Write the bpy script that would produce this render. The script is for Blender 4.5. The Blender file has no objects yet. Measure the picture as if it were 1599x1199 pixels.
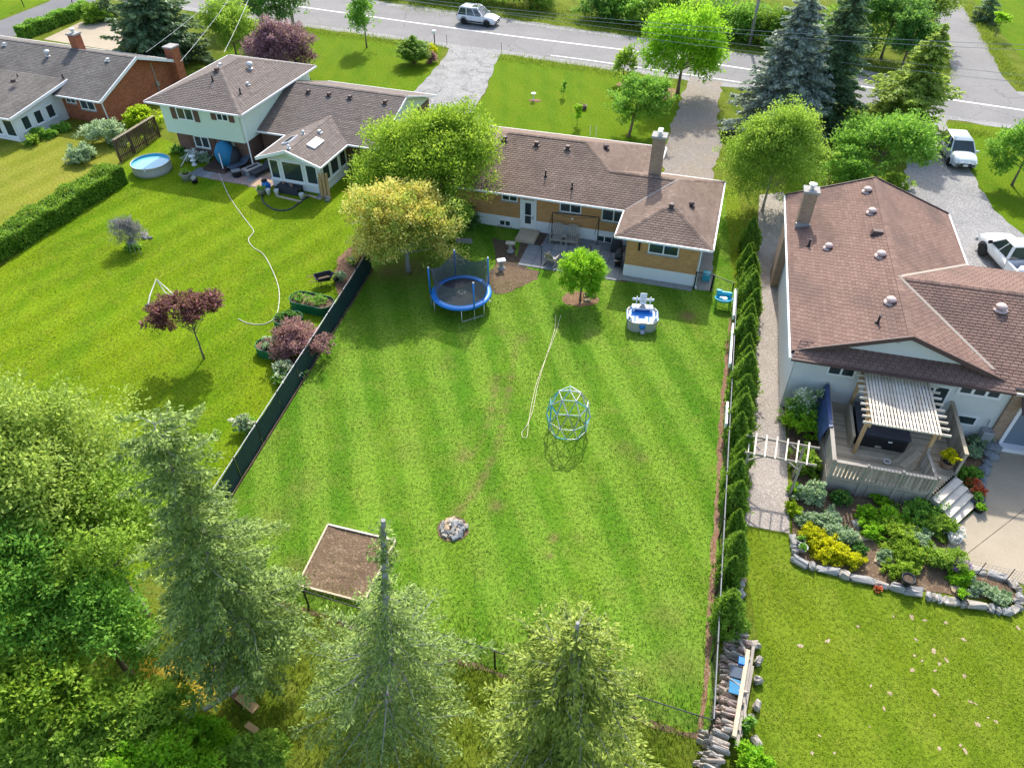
import bpy, bmesh, math, random
import numpy as np
from math import sin, cos, pi, radians, hypot, atan2
from mathutils import Vector, Matrix
from mathutils.geometry import tessellate_polygon

scene = bpy.context.scene
COL = scene.collection
random.seed(7)
RNG = np.random.default_rng(11)

# ------------------------------------------------------------------ camera
FPX, PITCH, CAMH, PW, PH = 1150.0, radians(42), 24.0, 1599.0, 1199.0
cam_d = bpy.data.cameras.new('camera')
cam = bpy.data.objects.new('camera', cam_d); COL.objects.link(cam)
cam.location = (0, 0, CAMH)
cam.rotation_euler = (radians(90) - PITCH, 0, 0)
cam_d.sensor_width = 36.0; cam_d.lens = 36.0 * FPX / PW
cam_d.clip_start = 0.5; cam_d.clip_end = 2000
scene.camera = cam

# ------------------------------------------------------------------ sky and sun
SUN_EL, SUN_AZ = radians(43), radians(8.5)          # azimuth measured from +Y towards +X
world = bpy.data.worlds.new('World'); scene.world = world; world.use_nodes = True
wn = world.node_tree.nodes; wl = world.node_tree.links; wn.clear()
sky = wn.new('ShaderNodeTexSky'); sky.sky_type = 'NISHITA'; sky.sun_disc = False
sky.sun_elevation = SUN_EL; sky.sun_rotation = SUN_AZ
sky.air_density = 1.0; sky.dust_density = 2.5; sky.ozone_density = 1.0
bg = wn.new('ShaderNodeBackground'); bg.inputs[1].default_value = 0.15
wo = wn.new('ShaderNodeOutputWorld')
wl.new(sky.outputs[0], bg.inputs[0]); wl.new(bg.outputs[0], wo.inputs[0])
sun_d = bpy.data.lights.new('sun', 'SUN'); sun_d.energy = 2.6; sun_d.angle = radians(1.4); sun_d.color = (1.0, 0.95, 0.87)
sun = bpy.data.objects.new('sun', sun_d); COL.objects.link(sun)
sdir = Vector((cos(SUN_EL) * sin(SUN_AZ), cos(SUN_EL) * cos(SUN_AZ), sin(SUN_EL)))
sun.rotation_euler = sdir.to_track_quat('Z', 'Y').to_euler(); sun.location = (20, 60, 80)
vs = scene.view_settings
vs.view_transform = 'Standard'; vs.look = 'None'; vs.gamma = 1.0; vs.exposure = 1.18; vs.use_curve_mapping = False
scene.render.engine = 'CYCLES'
scene.cycles.max_bounces = 8; scene.cycles.transparent_max_bounces = 12
scene.cycles.diffuse_bounces = 5; scene.cycles.glossy_bounces = 2; scene.cycles.transmission_bounces = 3

# ------------------------------------------------------------------ survey helpers (photo sighting -> place on the ground)
_c, _s = cos(PITCH), sin(PITCH)
def at(px, py, z=0.0):
    a = (px - 799.5) / FPX; b = (py - 599.5) / FPX
    t = (z - CAMH) / (-_s - b * _c)
    return Vector((a * t, (_c - b * _s) * t, z))
def rise(bx, by, ty):
    p = at(bx, by); lo, hi = 0.0, 22.0
    for _ in range(40):
        m = (lo + hi) / 2; zz = m - CAMH
        y = 599.5 + FPX * (-(p.y * _s + zz * _c)) / (p.y * _c - zz * _s)
        if y > ty: lo = m
        else: hi = m
    return m

# ------------------------------------------------------------------ object helpers
def tag(o, label=None, cat=None, group=None, kind=None):
    if label: o['label'] = label
    if cat: o['category'] = cat
    if group: o['group'] = group
    if kind: o['kind'] = kind
    return o
def thing(name, label, cat, loc=(0, 0, 0), rz=0.0, group=None):
    o = bpy.data.objects.new(name, None); COL.objects.link(o)
    o.location = loc; o.rotation_euler = (0, 0, rz); o.empty_display_size = 0.2
    return tag(o, label, cat, group)
def link(name, me, parent=None, loc=None, rot=None, scale=None):
    o = bpy.data.objects.new(name, me); COL.objects.link(o)
    if parent is not None: o.parent = parent
    if loc is not None: o.location = loc
    if rot is not None: o.rotation_euler = rot
    if scale is not None: o.scale = scale
    return o
def copy_tree(o, parent=None):
    c = o.copy(); COL.objects.link(c)
    if parent is not None: c.parent = parent
    for ch in list(o.children): copy_tree(ch, c)
    return c

class MB:
    """collects faces for one mesh"""
    def __init__(s): s.v = []; s.f = []; s.sh = []; s.c = 0.5
    def face(s, pts, sh=None):
        i = len(s.v); s.v.extend([tuple(p) for p in pts]); s.f.append(tuple(range(i, i + len(pts)))); s.sh.append(s.c if sh is None else sh)
    def raw(s, vs_, fs, sh=None):
        i = len(s.v); s.v.extend([tuple(p) for p in vs_])
        for f in fs: s.f.append(tuple(i + k for k in f)); s.sh.append(s.c if sh is None else sh)
    def box(s, c, d, rz=0.0, rx=0.0, ry=0.0, taper=1.0, bev=0.0):
        hx, hy, hz = d[0] / 2, d[1] / 2, d[2] / 2
        M = Matrix.Translation(c) @ Matrix.Rotation(rz, 4, 'Z') @ Matrix.Rotation(ry, 4, 'Y') @ Matrix.Rotation(rx, 4, 'X')
        if bev <= 0:
            P = [(-hx, -hy, -hz), (hx, -hy, -hz), (hx, hy, -hz), (-hx, hy, -hz),
                 (-hx * taper, -hy * taper, hz), (hx * taper, -hy * taper, hz), (hx * taper, hy * taper, hz), (-hx * taper, hy * taper, hz)]
            s.raw([M @ Vector(p) for p in P], [(3, 2, 1, 0), (4, 5, 6, 7), (0, 1, 5, 4), (1, 2, 6, 5), (2, 3, 7, 6), (3, 0, 4, 7)])
        else:
            b = min(bev, hx * .9, hy * .9, hz * .9); P = []
            for z, k in ((-hz, b), (-hz + b, 0), (hz - b, 0), (hz, b)):
                tp = 1 if z < 0 else taper
                x, y = hx - k, hy - k
                P += [(-x * tp, (-y + (b if not k else 0)) * tp, z), ((-x + (b if not k else 0)) * tp, -y * tp, z), ((x - (b if not k else 0)) * tp, -y * tp, z), (x * tp, (-y + (b if not k else 0)) * tp, z),
                      (x * tp, (y - (b if not k else 0)) * tp, z), ((x - (b if not k else 0)) * tp, y * tp, z), ((-x + (b if not k else 0)) * tp, y * tp, z), (-x * tp, (y - (b if not k else 0)) * tp, z)]
            fs = [tuple(range(7, -1, -1)), tuple(range(24, 32))]
            for k in range(3):
                for j in range(8): fs.append((k * 8 + j, k * 8 + (j + 1) % 8, k * 8 + 8 + (j + 1) % 8, k * 8 + 8 + j))
            s.raw([M @ Vector(p) for p in P], fs)
    def beam(s, a, b, w, h=None):
        a, b = Vector(a), Vector(b); h = h or w; d = (b - a).normalized()
        up = Vector((0, 0, 1)) if abs(d.z) < .95 else Vector((0, 1, 0))
        x = d.cross(up).normalized() * w / 2; y = x.cross(d).normalized() * h / 2
        P = [a - x - y, a + x - y, a + x + y, a - x + y, b - x - y, b + x - y, b + x + y, b - x + y]
        s.raw(P, [(0, 1, 2, 3), (7, 6, 5, 4), (0, 4, 5, 1), (1, 5, 6, 2), (2, 6, 7, 3), (3, 7, 4, 0)])
    def tube(s, pts, rad, n=6, cap=True):
        pts = [Vector(p) for p in pts]; R = rad if hasattr(rad, '__len__') else [rad] * len(pts); rings = []; V = []
        for i, p in enumerate(pts):
            d = (pts[min(i + 1, len(pts) - 1)] - pts[max(i - 1, 0)])
            d = d.normalized() if d.length > 1e-9 else Vector((0, 0, 1))
            up = Vector((0, 0, 1)) if abs(d.z) < .9 else Vector((1, 0, 0))
            x = d.cross(up).normalized(); y = x.cross(d)
            rings.append(len(V)); V += [p + (x * cos(2 * pi * k / n) + y * sin(2 * pi * k / n)) * R[i] for k in range(n)]
        fs = []
        for i in range(len(pts) - 1):
            for k in range(n):
                a, b = rings[i], rings[i + 1]; fs.append((a + k, b + k, b + (k + 1) % n, a + (k + 1) % n))
        if cap: fs.append(tuple(range(n))); fs.append(tuple(rings[-1] + k for k in range(n - 1, -1, -1)))
        s.raw(V, fs)
    def lathe(s, prof, c=(0, 0, 0), n=16, sx=1.0, sy=1.0, closed=False):
        V = []; fs = []
        for r, z in prof: V += [(c[0] + r * sx * cos(2 * pi * k / n), c[1] + r * sy * sin(2 * pi * k / n), c[2] + z) for k in range(n)]
        for i in range(len(prof) - 1):
            for k in range(n): fs.append((i * n + k, i * n + (k + 1) % n, i * n + n + (k + 1) % n, i * n + n + k))
        if closed:
            m = (len(prof) - 1) * n
            for k in range(n): fs.append((m + k, m + (k + 1) % n, (k + 1) % n, k))
        else:
            fs.append(tuple(range(n - 1, -1, -1))); fs.append(tuple((len(prof) - 1) * n + k for k in range(n)))
        s.raw(V, fs)
    def prism(s, poly, z0, z1):
        n = len(poly)
        V = [(p[0], p[1], z0) for p in poly] + [(p[0], p[1], z1) for p in poly]
        fs = [tuple(range(n - 1, -1, -1)), tuple(range(n, 2 * n))] + [(k, (k + 1) % n, n + (k + 1) % n, n + k) for k in range(n)]
        s.raw(V, fs)
    def blob(s, c, r, n=8, m=5, jit=.15, rng=random):
        V = [(c[0], c[1], c[2] - r[2])]; 
        for i in range(1, m):
            th = pi * i / m
            for k in range(n):
                j = 1 + rng.uniform(-jit, jit); a = 2 * pi * k / n
                V.append((c[0] + r[0] * sin(th) * cos(a) * j, c[1] + r[1] * sin(th) * sin(a) * j, c[2] - r[2] * cos(th) * (1 + rng.uniform(-jit, jit) * .6)))
        V.append((c[0], c[1], c[2] + r[2])); fs = []
        for k in range(n): fs.append((0, 1 + (k + 1) % n, 1 + k)); L = 1 + (m - 2) * n; fs.append((L + k, L + (k + 1) % n, len(V) - 1))
        for i in range(m - 2):
            for k in range(n): a = 1 + i * n; fs.append((a + k, a + (k + 1) % n, a + n + (k + 1) % n, a + n + k))
        s.raw(V, fs)
    def mesh(s, name, mat, smooth=False):
        me = bpy.data.meshes.new(name); me.from_pydata(s.v, [], s.f); me.update()
        at_ = me.attributes.new('shade', 'FLOAT', 'FACE'); at_.data.foreach_set('value', s.sh)
        if mat is not None: me.materials.append(mat)
        if smooth:
            me.polygons.foreach_set('use_smooth', [True] * len(me.polygons))
        return me
    def build(s, name, mat, parent=None, smooth=False, **kw):
        return link(name, s.mesh(name, mat, smooth), parent, **kw)

def one(name, mat, parent, fn, *a, smooth=False, **kw):
    m = MB(); getattr(m, fn)(*a, **kw); return m.build(name, mat, parent, smooth)

def sheet(name, pts, z, mat, kind='structure', thick=0.0):
    """flat ground sheet from a list of world xy points"""
    pts = [Vector((p[0], p[1], z)) for p in pts]
    tri = tessellate_polygon([pts]); V = [tuple(p) for p in pts]; F = []
    for t in tri:
        a, b, c = (Vector(V[i]) for i in t)
        F.append(tuple(t) if (b - a).cross(c - a).z > 0 else tuple(reversed(t)))
    if thick:
        n = len(V); V += [(p[0], p[1], z - thick) for p in V]
        ar = sum(V[i][0] * V[(i + 1) % n][1] - V[(i + 1) % n][0] * V[i][1] for i in range(n))
        for i in range(n):
            j = (i + 1) % n; F.append((i, i + n, j + n, j) if ar > 0 else (i, j, j + n, i + n))
    me = bpy.data.meshes.new(name); me.from_pydata(V, [], F); me.update(); me.materials.append(mat)
    o = link(name, me)
    if kind: o['kind'] = kind
    return o
def px(*pts, z=0.0): return [at(p[0], p[1], z) for p in pts]
def ragged(pts, step=.5, amp=.12, closed=True, seed=1):
    r = random.Random(seed); out = []; n = len(pts)
    for i in range(n if closed else n - 1):
        a, b = Vector(pts[i][:2]), Vector(pts[(i + 1) % n][:2]); L = (b - a).length; k = max(1, int(L / step))
        nrm = Vector((-(b - a).y, (b - a).x)).normalized()
        for j in range(k):
            q = a + (b - a) * (j / k) + nrm * (r.uniform(-amp, amp)); out.append((q.x, q.y))
    return out
def smooth_path(pts, n=6):
    """Catmull-Rom through points"""
    P = [Vector(p) for p in pts]; P = [P[0] * 2 - P[1]] + P + [P[-1] * 2 - P[-2]]; out = []
    for i in range(1, len(P) - 2):
        for k in range(n):
            t = k / n; a, b, c, d = P[i - 1:i + 3]
            out.append(.5 * ((2 * b) + (c - a) * t + (2 * a - 5 * b + 4 * c - d) * t * t + (3 * b - 3 * c + d - a) * t ** 3))
    out.append(P[-2]); return out
# ------------------------------------------------------------------ materials
MATS = {}
def nt(name):
    m = bpy.data.materials.new(name); m.use_nodes = True; t = m.node_tree; t.nodes.clear()
    o = t.nodes.new('ShaderNodeOutputMaterial'); MATS[name] = m
    return m, t, o
def N(t, typ, **kw):
    n = t.nodes.new(typ)
    for k, v in kw.items():
        if k.startswith('i_'):
            key = k[2:]; key = int(key) if key.isdigit() else key.replace('_', ' ')
            n.inputs[key].default_value = v
        else: setattr(n, k, v)
    return n
def rgb(c): return (c[0], c[1], c[2], 1.0)
def mixc(t, fac, a, b, bt='MIX'):
    n = t.nodes.new('ShaderNodeMix'); n.data_type = 'RGBA'; n.blend_type = bt
    for s_, v in ((0, fac), (6, a), (7, b)):
        if hasattr(v, 'is_output'): t.links.new(v, n.inputs[s_])
        elif isinstance(v, (tuple, list)): n.inputs[s_].default_value = rgb(v)
        else: n.inputs[s_].default_value = v
    return n.outputs[2]
def ramp(t, src, stops):
    n = t.nodes.new('ShaderNodeValToRGB'); e = n.color_ramp.elements
    while len(e) < len(stops): e.new(.5)
    for k, (p, c) in enumerate(stops):
        e[k].position = p; e[k].color = rgb(c) if isinstance(c, (tuple, list)) else (c, c, c, 1)
    t.links.new(src, n.inputs[0]); return n.outputs[0]
def coords(t, kind='Object', scale=(1, 1, 1), rot=(0, 0, 0)):
    c = t.nodes.new('ShaderNodeTexCoord'); m = t.nodes.new('ShaderNodeMapping')
    m.inputs['Scale'].default_value = scale; m.inputs['Rotation'].default_value = rot
    t.links.new(c.outputs[kind], m.inputs[0]); return m.outputs[0]
def wpos(t, scale=(1, 1, 1), rot=(0, 0, 0)):
    c = t.nodes.new('ShaderNodeNewGeometry'); m = t.nodes.new('ShaderNodeMapping')
    m.inputs['Scale'].default_value = scale; m.inputs['Rotation'].default_value = rot
    t.links.new(c.outputs['Position'], m.inputs[0]); return m.outputs[0]
def noise(t, vec, scale, detail=4, rough=.6, out=0):
    n = N(t, 'ShaderNodeTexNoise'); n.inputs['Scale'].default_value = scale; n.inputs['Detail'].default_value = detail; n.inputs['Roughness'].default_value = rough
    t.links.new(vec, n.inputs['Vector']); return n.outputs[out]
def pbsdf(t, o, col, rough=.8, bump=None, bstr=.3, bdist=.02, metal=0.0, spec=.3):
    b = t.nodes.new('ShaderNodeBsdfPrincipled')
    if hasattr(col, 'is_output'): t.links.new(col, b.inputs['Base Color'])
    else: b.inputs['Base Color'].default_value = rgb(col)
    if hasattr(rough, 'is_output'): t.links.new(rough, b.inputs['Roughness'])
    else: b.inputs['Roughness'].default_value = rough
    b.inputs['Metallic'].default_value = metal; b.inputs['Specular IOR Level'].default_value = spec
    if bump is not None:
        bm = N(t, 'ShaderNodeBump'); bm.inputs['Strength'].default_value = bstr; bm.inputs['Distance'].default_value = bdist
        t.links.new(bump, bm.inputs['Height']); t.links.new(bm.outputs[0], b.inputs['Normal'])
    t.links.new(b.outputs[0], o.inputs[0]); return b
def attr(t, name='shade'):
    a = N(t, 'ShaderNodeAttribute'); a.attribute_name = name; return a.outputs['Fac']

def plain(name, col, rough=.6, var=.12, nscale=6, metal=0.0, spec=.35, bstr=.15):
    """painted / plastic / metal / wood-ish solid with dirt and grain"""
    m, t, o = nt(name); v = wpos(t)
    n1 = noise(t, v, nscale, 5); n2 = noise(t, v, nscale * 7, 3)
    f = mixc(t, .45, n1, n2)
    c = mixc(t, f, tuple(x * (1 - 2 * var) for x in col), tuple(min(1, x * (1 + 1.6 * var)) for x in col))
    pbsdf(t, o, c, rough, f, bstr, .01, metal, spec); return m
def wood(name, col, col2, rough=.8, grain=(3, 40, 40)):
    m, t, o = nt(name); v = coords(t, 'Object', grain); a = attr(t)
    n1 = noise(t, v, 1.2, 6, .7); n2 = noise(t, wpos(t), 1.7, 4)
    f = mixc(t, .5, n1, a); c = mixc(t, ramp(t, f, [(.3, 0.0), (.7, 1.0)]), col, col2)
    c = mixc(t, ramp(t, n2, [(.45, 0.0), (.75, .5)]), c, tuple(x * .6 for x in col))
    pbsdf(t, o, c, rough, n1, .3, .01, 0, .2); return m
def grass(name, ca, cb, cc, dry, rot=0.0, stripe=1.2, sfac=.35, bare=False, mow=.28):
    m, t, o = nt(name); v = wpos(t, (1, 1, 1), (0, 0, rot))
    big = noise(t, v, .16, 5, .6); mid = noise(t, v, .9, 5, .65); fine = noise(t, v, 7, 5, .8); tiny = noise(t, v, 22, 3, .8)
    ws = wpos(t, (1, .07, 1), (0, 0, rot)); streak = noise(t, ws, stripe, 3, .55)
    c = mixc(t, ramp(t, big, [(.35, 0.0), (.65, 1.0)]), ca, cb)
    c = mixc(t, ramp(t, streak, [(.40, sfac), (.56, 0.0)]), c, cc)
    wv = N(t, 'ShaderNodeTexWave', wave_type='BANDS', bands_direction='X'); wv.inputs['Scale'].default_value = .15; wv.inputs['Distortion'].default_value = 1.2; wv.inputs['Detail'].default_value = 2; wv.inputs['Detail Scale'].default_value = .35
    t.links.new(v, wv.inputs['Vector']); c = mixc(t, ramp(t, wv.outputs['Fac'], [(.3, 0.0), (.75, mow)]), c, tuple(min(1, x * 1.35 + .012) for x in cb))
    c = mixc(t, ramp(t, mid, [(.50, 0.0), (.72, .6)]), c, dry)
    c = mixc(t, ramp(t, fine, [(.36, .85), (.56, 0.0)]), c, tuple(x * .42 for x in cc))
    c = mixc(t, ramp(t, tiny, [(.52, 0.0), (.74, .6)]), c, tuple(min(1, x * 1.9 + .01) for x in cb))
    if bare:
        a = attr(t, 'worn'); s1 = mixc(t, fine, (.115, .062, .03), (.27, .17, .095))
        w = N(t, 'ShaderNodeMath', operation='MULTIPLY'); t.links.new(a, w.inputs[0])
        t.links.new(ramp(t, fine, [(.34, .3), (.54, 1.0)]), w.inputs[1])
        c = mixc(t, w.outputs[0], c, s1)
    h = mixc(t, .5, fine, tiny)
    pbsdf(t, o, c, .9, h, .9, .06, 0, .03); return m
def grit(name, ca, cb, cc, scale=14, spots=.5, rough=.95, bd=.03, big=.35, crack=None):
    """gravel, soil, asphalt, concrete: speckle + stains"""
    m, t, o = nt(name); v = wpos(t)
    vo = N(t, 'ShaderNodeTexVoronoi'); vo.inputs['Scale'].default_value = scale; t.links.new(v, vo.inputs['Vector'])
    sp = N(t, 'ShaderNodeSeparateColor'); t.links.new(vo.outputs['Color'], sp.inputs[0])
    b = noise(t, v, big, 6, .65); f = noise(t, v, scale * 1.3, 4, .7)
    c = mixc(t, ramp(t, b, [(.35, 0.0), (.68, 1.0)]), ca, cb)
    c = mixc(t, ramp(t, sp.outputs[0], [(1 - spots, 0.0), (1.0, .85)]), c, cc)
    c = mixc(t, ramp(t, f, [(.3, .6), (.55, 0.0)]), c, tuple(x * .45 for x in ca))
    if crack:
        wob = noise(t, v, 1.3, 4, .7, 1); ad = N(t, 'ShaderNodeVectorMath', operation='MULTIPLY_ADD'); t.links.new(wob, ad.inputs[0]); ad.inputs[1].default_value = (1.6, 1.6, 0); t.links.new(v, ad.inputs[2])
        ve = N(t, 'ShaderNodeTexVoronoi', feature='DISTANCE_TO_EDGE'); ve.inputs['Scale'].default_value = crack[0]; t.links.new(ad.outputs[0], ve.inputs['Vector'])
        c = mixc(t, ramp(t, ve.outputs['Distance'], [(0.0, crack[2]), (crack[1], 0.0)]), c, tuple(x * .35 for x in ca))
    pbsdf(t, o, c, rough, mixc(t, .5, f, vo.outputs['Distance']), .6, bd, 0, .15); return m
def leafm(name, dark, light, tr=.35, rough=.55):
    m, t, o = nt(name); a = attr(t)
    c = mixc(t, a, dark, light)
    d = t.nodes.new('ShaderNodeBsdfPrincipled'); d.inputs['Roughness'].default_value = rough; d.inputs['Specular IOR Level'].default_value = .25
    t.links.new(c, d.inputs['Base Color'])
    tl = t.nodes.new('ShaderNodeBsdfTranslucent'); t.links.new(mixc(t, .35, c, (.25, .30, .02), 'MIX'), tl.inputs[0])
    mx = t.nodes.new('ShaderNodeMixShader'); mx.inputs[0].default_value = tr
    t.links.new(d.outputs[0], mx.inputs[1]); t.links.new(tl.outputs[0], mx.inputs[2]); t.links.new(mx.outputs[0], o.inputs[0]); return m
def shingle(name, ca, cb, stain):
    m, t, o = nt(name); a = attr(t); v = wpos(t)
    big = noise(t, wpos(t, (1, .55, 1)), .45, 6, .7); fine = noise(t, v, 40, 2, .8)
    c = mixc(t, ramp(t, a, [(0.0, 0.0), (1.0, 1.0)]), ca, cb)
    c = mixc(t, ramp(t, big, [(.46, 0.0), (.66, .75)]), c, stain)
    c = mixc(t, ramp(t, fine, [(.3, .35), (.6, 0.0)]), c, tuple(x * .5 for x in ca))
    pbsdf(t, o, c, .92, fine, .3, .01, 0, .15); return m
def brickm(name, ca, cb, mortar):
    m, t, o = nt(name)
    tc = t.nodes.new('ShaderNodeTexCoord'); sp = N(t, 'ShaderNodeSeparateXYZ'); t.links.new(tc.outputs['Object'], sp.inputs[0])
    ad = N(t, 'ShaderNodeMath', operation='ADD'); t.links.new(sp.outputs[0], ad.inputs[0]); t.links.new(sp.outputs[1], ad.inputs[1])
    cb_ = N(t, 'ShaderNodeCombineXYZ'); t.links.new(ad.outputs[0], cb_.inputs[0]); t.links.new(sp.outputs[2], cb_.inputs[1])
    br = N(t, 'ShaderNodeTexBrick'); t.links.new(cb_.outputs[0], br.inputs['Vector'])
    br.inputs['Scale'].default_value = 1.0; br.inputs['Brick Width'].default_value = .23; br.inputs['Row Height'].default_value = .078; br.inputs['Mortar Size'].default_value = .008
    br.inputs['Color1'].default_value = rgb(ca); br.inputs['Color2'].default_value = rgb(cb); br.inputs['Mortar'].default_value = rgb(mortar); br.inputs['Bias'].default_value = -.1
    n = noise(t, tc.outputs['Object'], 1.3, 5, .7)
    c = mixc(t, ramp(t, n, [(.4, 0.0), (.75, .45)]), br.outputs['Color'], tuple(x * .55 for x in ca))
    pbsdf(t, o, c, .9, br.outputs['Fac'], -.5, .01, 0, .15); return m

G_MAIN = grass('lawn_main', (0.087, 0.210, 0.0120), (0.156, 0.254, 0.0218), (0.047, 0.165, 0.0076), (0.220, 0.259, 0.0463), radians(-14), .55, .6, True, .55)
G_LEFT = grass('lawn_yellow', (0.129, 0.224, 0.0042), (0.178, 0.251, 0.0062), (0.074, 0.180, 0.0042), (0.231, 0.255, 0.0193), radians(38), .5, .6)
G_RIGHT = grass('lawn_olive', (0.120, 0.187, 0.0097), (0.159, 0.214, 0.0132), (0.072, 0.151, 0.0066), (0.209, 0.235, 0.0308), radians(-20), .45, .5)
G_FRONT = grass('lawn_front', (0.101, 0.187, 0.0044), (0.138, 0.210, 0.0064), (0.063, 0.153, 0.0044), (0.175, 0.199, 0.0140), radians(-25), .6, .5, False, .10)
G_PALE = grass('lawn_pale', (0.196, 0.225, 0.0198), (0.246, 0.246, 0.0330), (0.123, 0.178, 0.0120), (0.297, 0.255, 0.0660), radians(30), .5, .5)
G_ROUGH = grass('rough_grass', (0.106, 0.153, 0.0100), (0.148, 0.180, 0.0175), (0.053, 0.105, 0.0070), (0.211, 0.209, 0.0500), radians(-27), .8, .6)
ASPH = grit('asphalt', (.205, .20, .195), (.255, .248, .24), (.31, .30, .29), 22, .2, .9, .01, .25, (.16, .006, .5))
ASPH_D = grit('dark_asphalt', (.15, .15, .155), (.185, .185, .185), (.24, .24, .24), 22, .2, .9, .01, .25)
CRACK = grit('cracked_asphalt', (.23, .23, .22), (.35, .345, .33), (.42, .41, .39), 9, .25, .95, .02, .8, (.42, .02, .85))
GRAVEL = grit('gravel', (.24, .235, .23), (.31, .30, .29), (.47, .46, .45), 16, .5, .95, .05, .4)
GRAVEL_B = grit('brown_gravel', (.27, .225, .175), (.24, .22, .20), (.37, .33, .29), 12, .35, .95, .04, .5)
CONC = grit('concrete', (.37, .31, .225), (.44, .375, .275), (.49, .425, .32), 40, .15, .9, .005, .5)
PEBBLE = grit('pebble_walk', (.29, .25, .215), (.36, .31, .27), (.56, .52, .47), 26, .45, .9, .02, .6)
SOIL = grit('soil', (.135, .09, .057), (.18, .125, .08), (.27, .20, .13), 14, .25, 1.0, .05, .8)
SOIL_D = grit('dark_soil', (.085, .062, .045), (.12, .088, .062), (.20, .15, .11), 14, .25, 1.0, .05, .8)
MULCH = grit('mulch', (.20, .11, .062), (.25, .145, .09), (.36, .26, .18), 22, .4, 1.0, .05, .9)
STONE = grit('wall_stone', (.33, .295, .245), (.45, .41, .35), (.55, .51, .45), 7, .3, .9, .05, 1.6)
STONE_B = grit('tan_stone', (.36, .27, .17), (.43, .34, .23), (.50, .41, .31), 8, .3, .9, .04, 1.6)
SLAB_G = grit('slab_grey', (.19, .205, .22), (.26, .275, .285), (.31, .32, .33), 18, .2, .9, .01, .9)
SLAB_L = grit('slab_light', (.27, .27, .255), (.35, .34, .32), (.41, .395, .37), 18, .2, .9, .01, .9)
SLAB_P = grit('slab_pink', (.32, .235, .205), (.37, .285, .25), (.43, .35, .32), 18, .2, .9, .01, .9)
SLAB_T = grit('slab_tan', (.45, .31, .195), (.50, .37, .255), (.56, .44, .34), 18, .2, .9, .01, .9)
LINE = plain('road_paint', (.78, .78, .74), .7, .12, 4)
WHITE = plain('white_paint', (.80, .80, .80), .5, .04, 3)
WHITE_V = plain('white_vinyl', (.78, .80, .80), .4, .05, 2)
SIDE_G = plain('pale_green_siding', (.62, .72, .58), .6, .05, 1.5)
SIDE_W = plain('white_siding', (.74, .76, .76), .6, .05, 1.5)
SIDE_C = plain('cream_grey_siding', (.60, .63, .60), .6, .05, 1.5)
BRICK_R = brickm('red_brick', (.47, .14, .06), (.24, .065, .035), (.34, .2, .14))
BRICK_O = brickm('orange_brick', (.62, .33, .135), (.50, .25, .095), (.50, .30, .15))
BRICK_B = brickm('brown_brick', (.19, .105, .075), (.14, .075, .055), (.24, .18, .15))
BRICK_T = brickm('tan_chimney_brick', (.36, .24, .15), (.27, .17, .11), (.42, .36, .30))
SH_MAIN = shingle('shingle_main', (.168, .118, .090), (.290, .215, .172), (.145, .108, .086))
SH_SPLIT = shingle('shingle_split', (.14, .114, .099), (.265, .223, .196), (.195, .172, .154))
SH_LEFT = shingle('shingle_left', (.135, .124, .11), (.245, .226, .205), (.115, .103, .092))
SH_RIGHT = shingle('shingle_right', (.180, .110, .086), (.275, .182, .146), (.125, .090, .077))
SHUT = plain('brown_shutter', (.13, .065, .045), .6)
BROWN = plain('dark_brown_trim', (.09, .055, .05), .6)
BLACK = plain('black_metal', (.016, .017, .019), .45, .1)
GREY_M = plain('grey_metal', (.42, .43, .44), .45, .1, 5, .5)
GALV = plain('galvanised', (.62, .64, .65), .4, .08, 5, .6)
RUBBER = plain('rubber', (.02, .02, .021), .85, .1)
CHAR = plain('charcoal_fabric', (.045, .05, .06), .9, .15)
SLATE = plain('slate_blue_fabric', (.085, .11, .145), .85, .15)
BLUE = plain('blue_plastic', (.02, .20, .62), .4, .08)
TEAL = plain('turquoise_plastic', (.04, .46, .62), .35, .06)
TEALC = plain('blue_cover', (.02, .19, .36), .6, .2, 3)
GREENP = plain('green_plastic', (.006, .13, .055), .45, .12)
LIME = plain('lime_plastic', (.22, .48, .05), .4, .08)
BEIGE = plain('beige_plastic', (.44, .42, .38), .5, .08)
CONCP = plain('concrete_cast', (.34, .33, .31), .9, .15, 8)
SCREEN = plain('dark_green_screen', (.010, .036, .038), .7, .2, 4)
ROPE = plain('cream_rope', (.66, .60, .42), .8, .1)
HOSE = plain('white_hose', (.58, .56, .48), .5, .06)
HOSE_B = plain('black_hose', (.03, .05, .055), .5, .1)
TARP = plain('blue_tarp', (.05, .085, .20), .45, .3, 3)
WOOD_G = wood('weathered_wood', (.27, .24, .20), (.43, .39, .33))
WOOD_D = wood('deck_wood', (.33, .275, .19), (.55, .47, .34))
WOOD_P = wood('pergola_wood', (.62, .55, .44), (.74, .68, .58))
WOOD_T = wood('treated_wood', (.42, .27, .13), (.55, .38, .20))
WOOD_F = wood('fence_brown', (.085, .055, .04), (.15, .10, .075))
WOOD_DK = wood('dark_deck', (.055, .032, .026), (.09, .055, .045))
WOOD_L = wood('lumber', (.48, .38, .26), (.62, .52, .38))
LOG = wood('split_log', (.36, .29, .23), (.56, .47, .40))
BARK = wood('bark', (.12, .095, .075), (.22, .185, .155), .95, (12, 12, 3))
BARK_G = wood('grey_bark', (.24, .235, .23), (.40, .39, .38), .95, (12, 12, 3))
CAR_W = plain('white_car_paint', (.76, .77, .78), .22, .02, 1, 0, .5, .0)
CAR_S = plain('pale_silver_car_paint', (.60, .66, .70), .22, .02, 1, .25, .5, .0)
RED_L = plain('red_lens', (.45, .02, .03), .25, .05)
SOIL_POT = plain('terracotta', (.30, .20, .15), .8)
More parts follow.
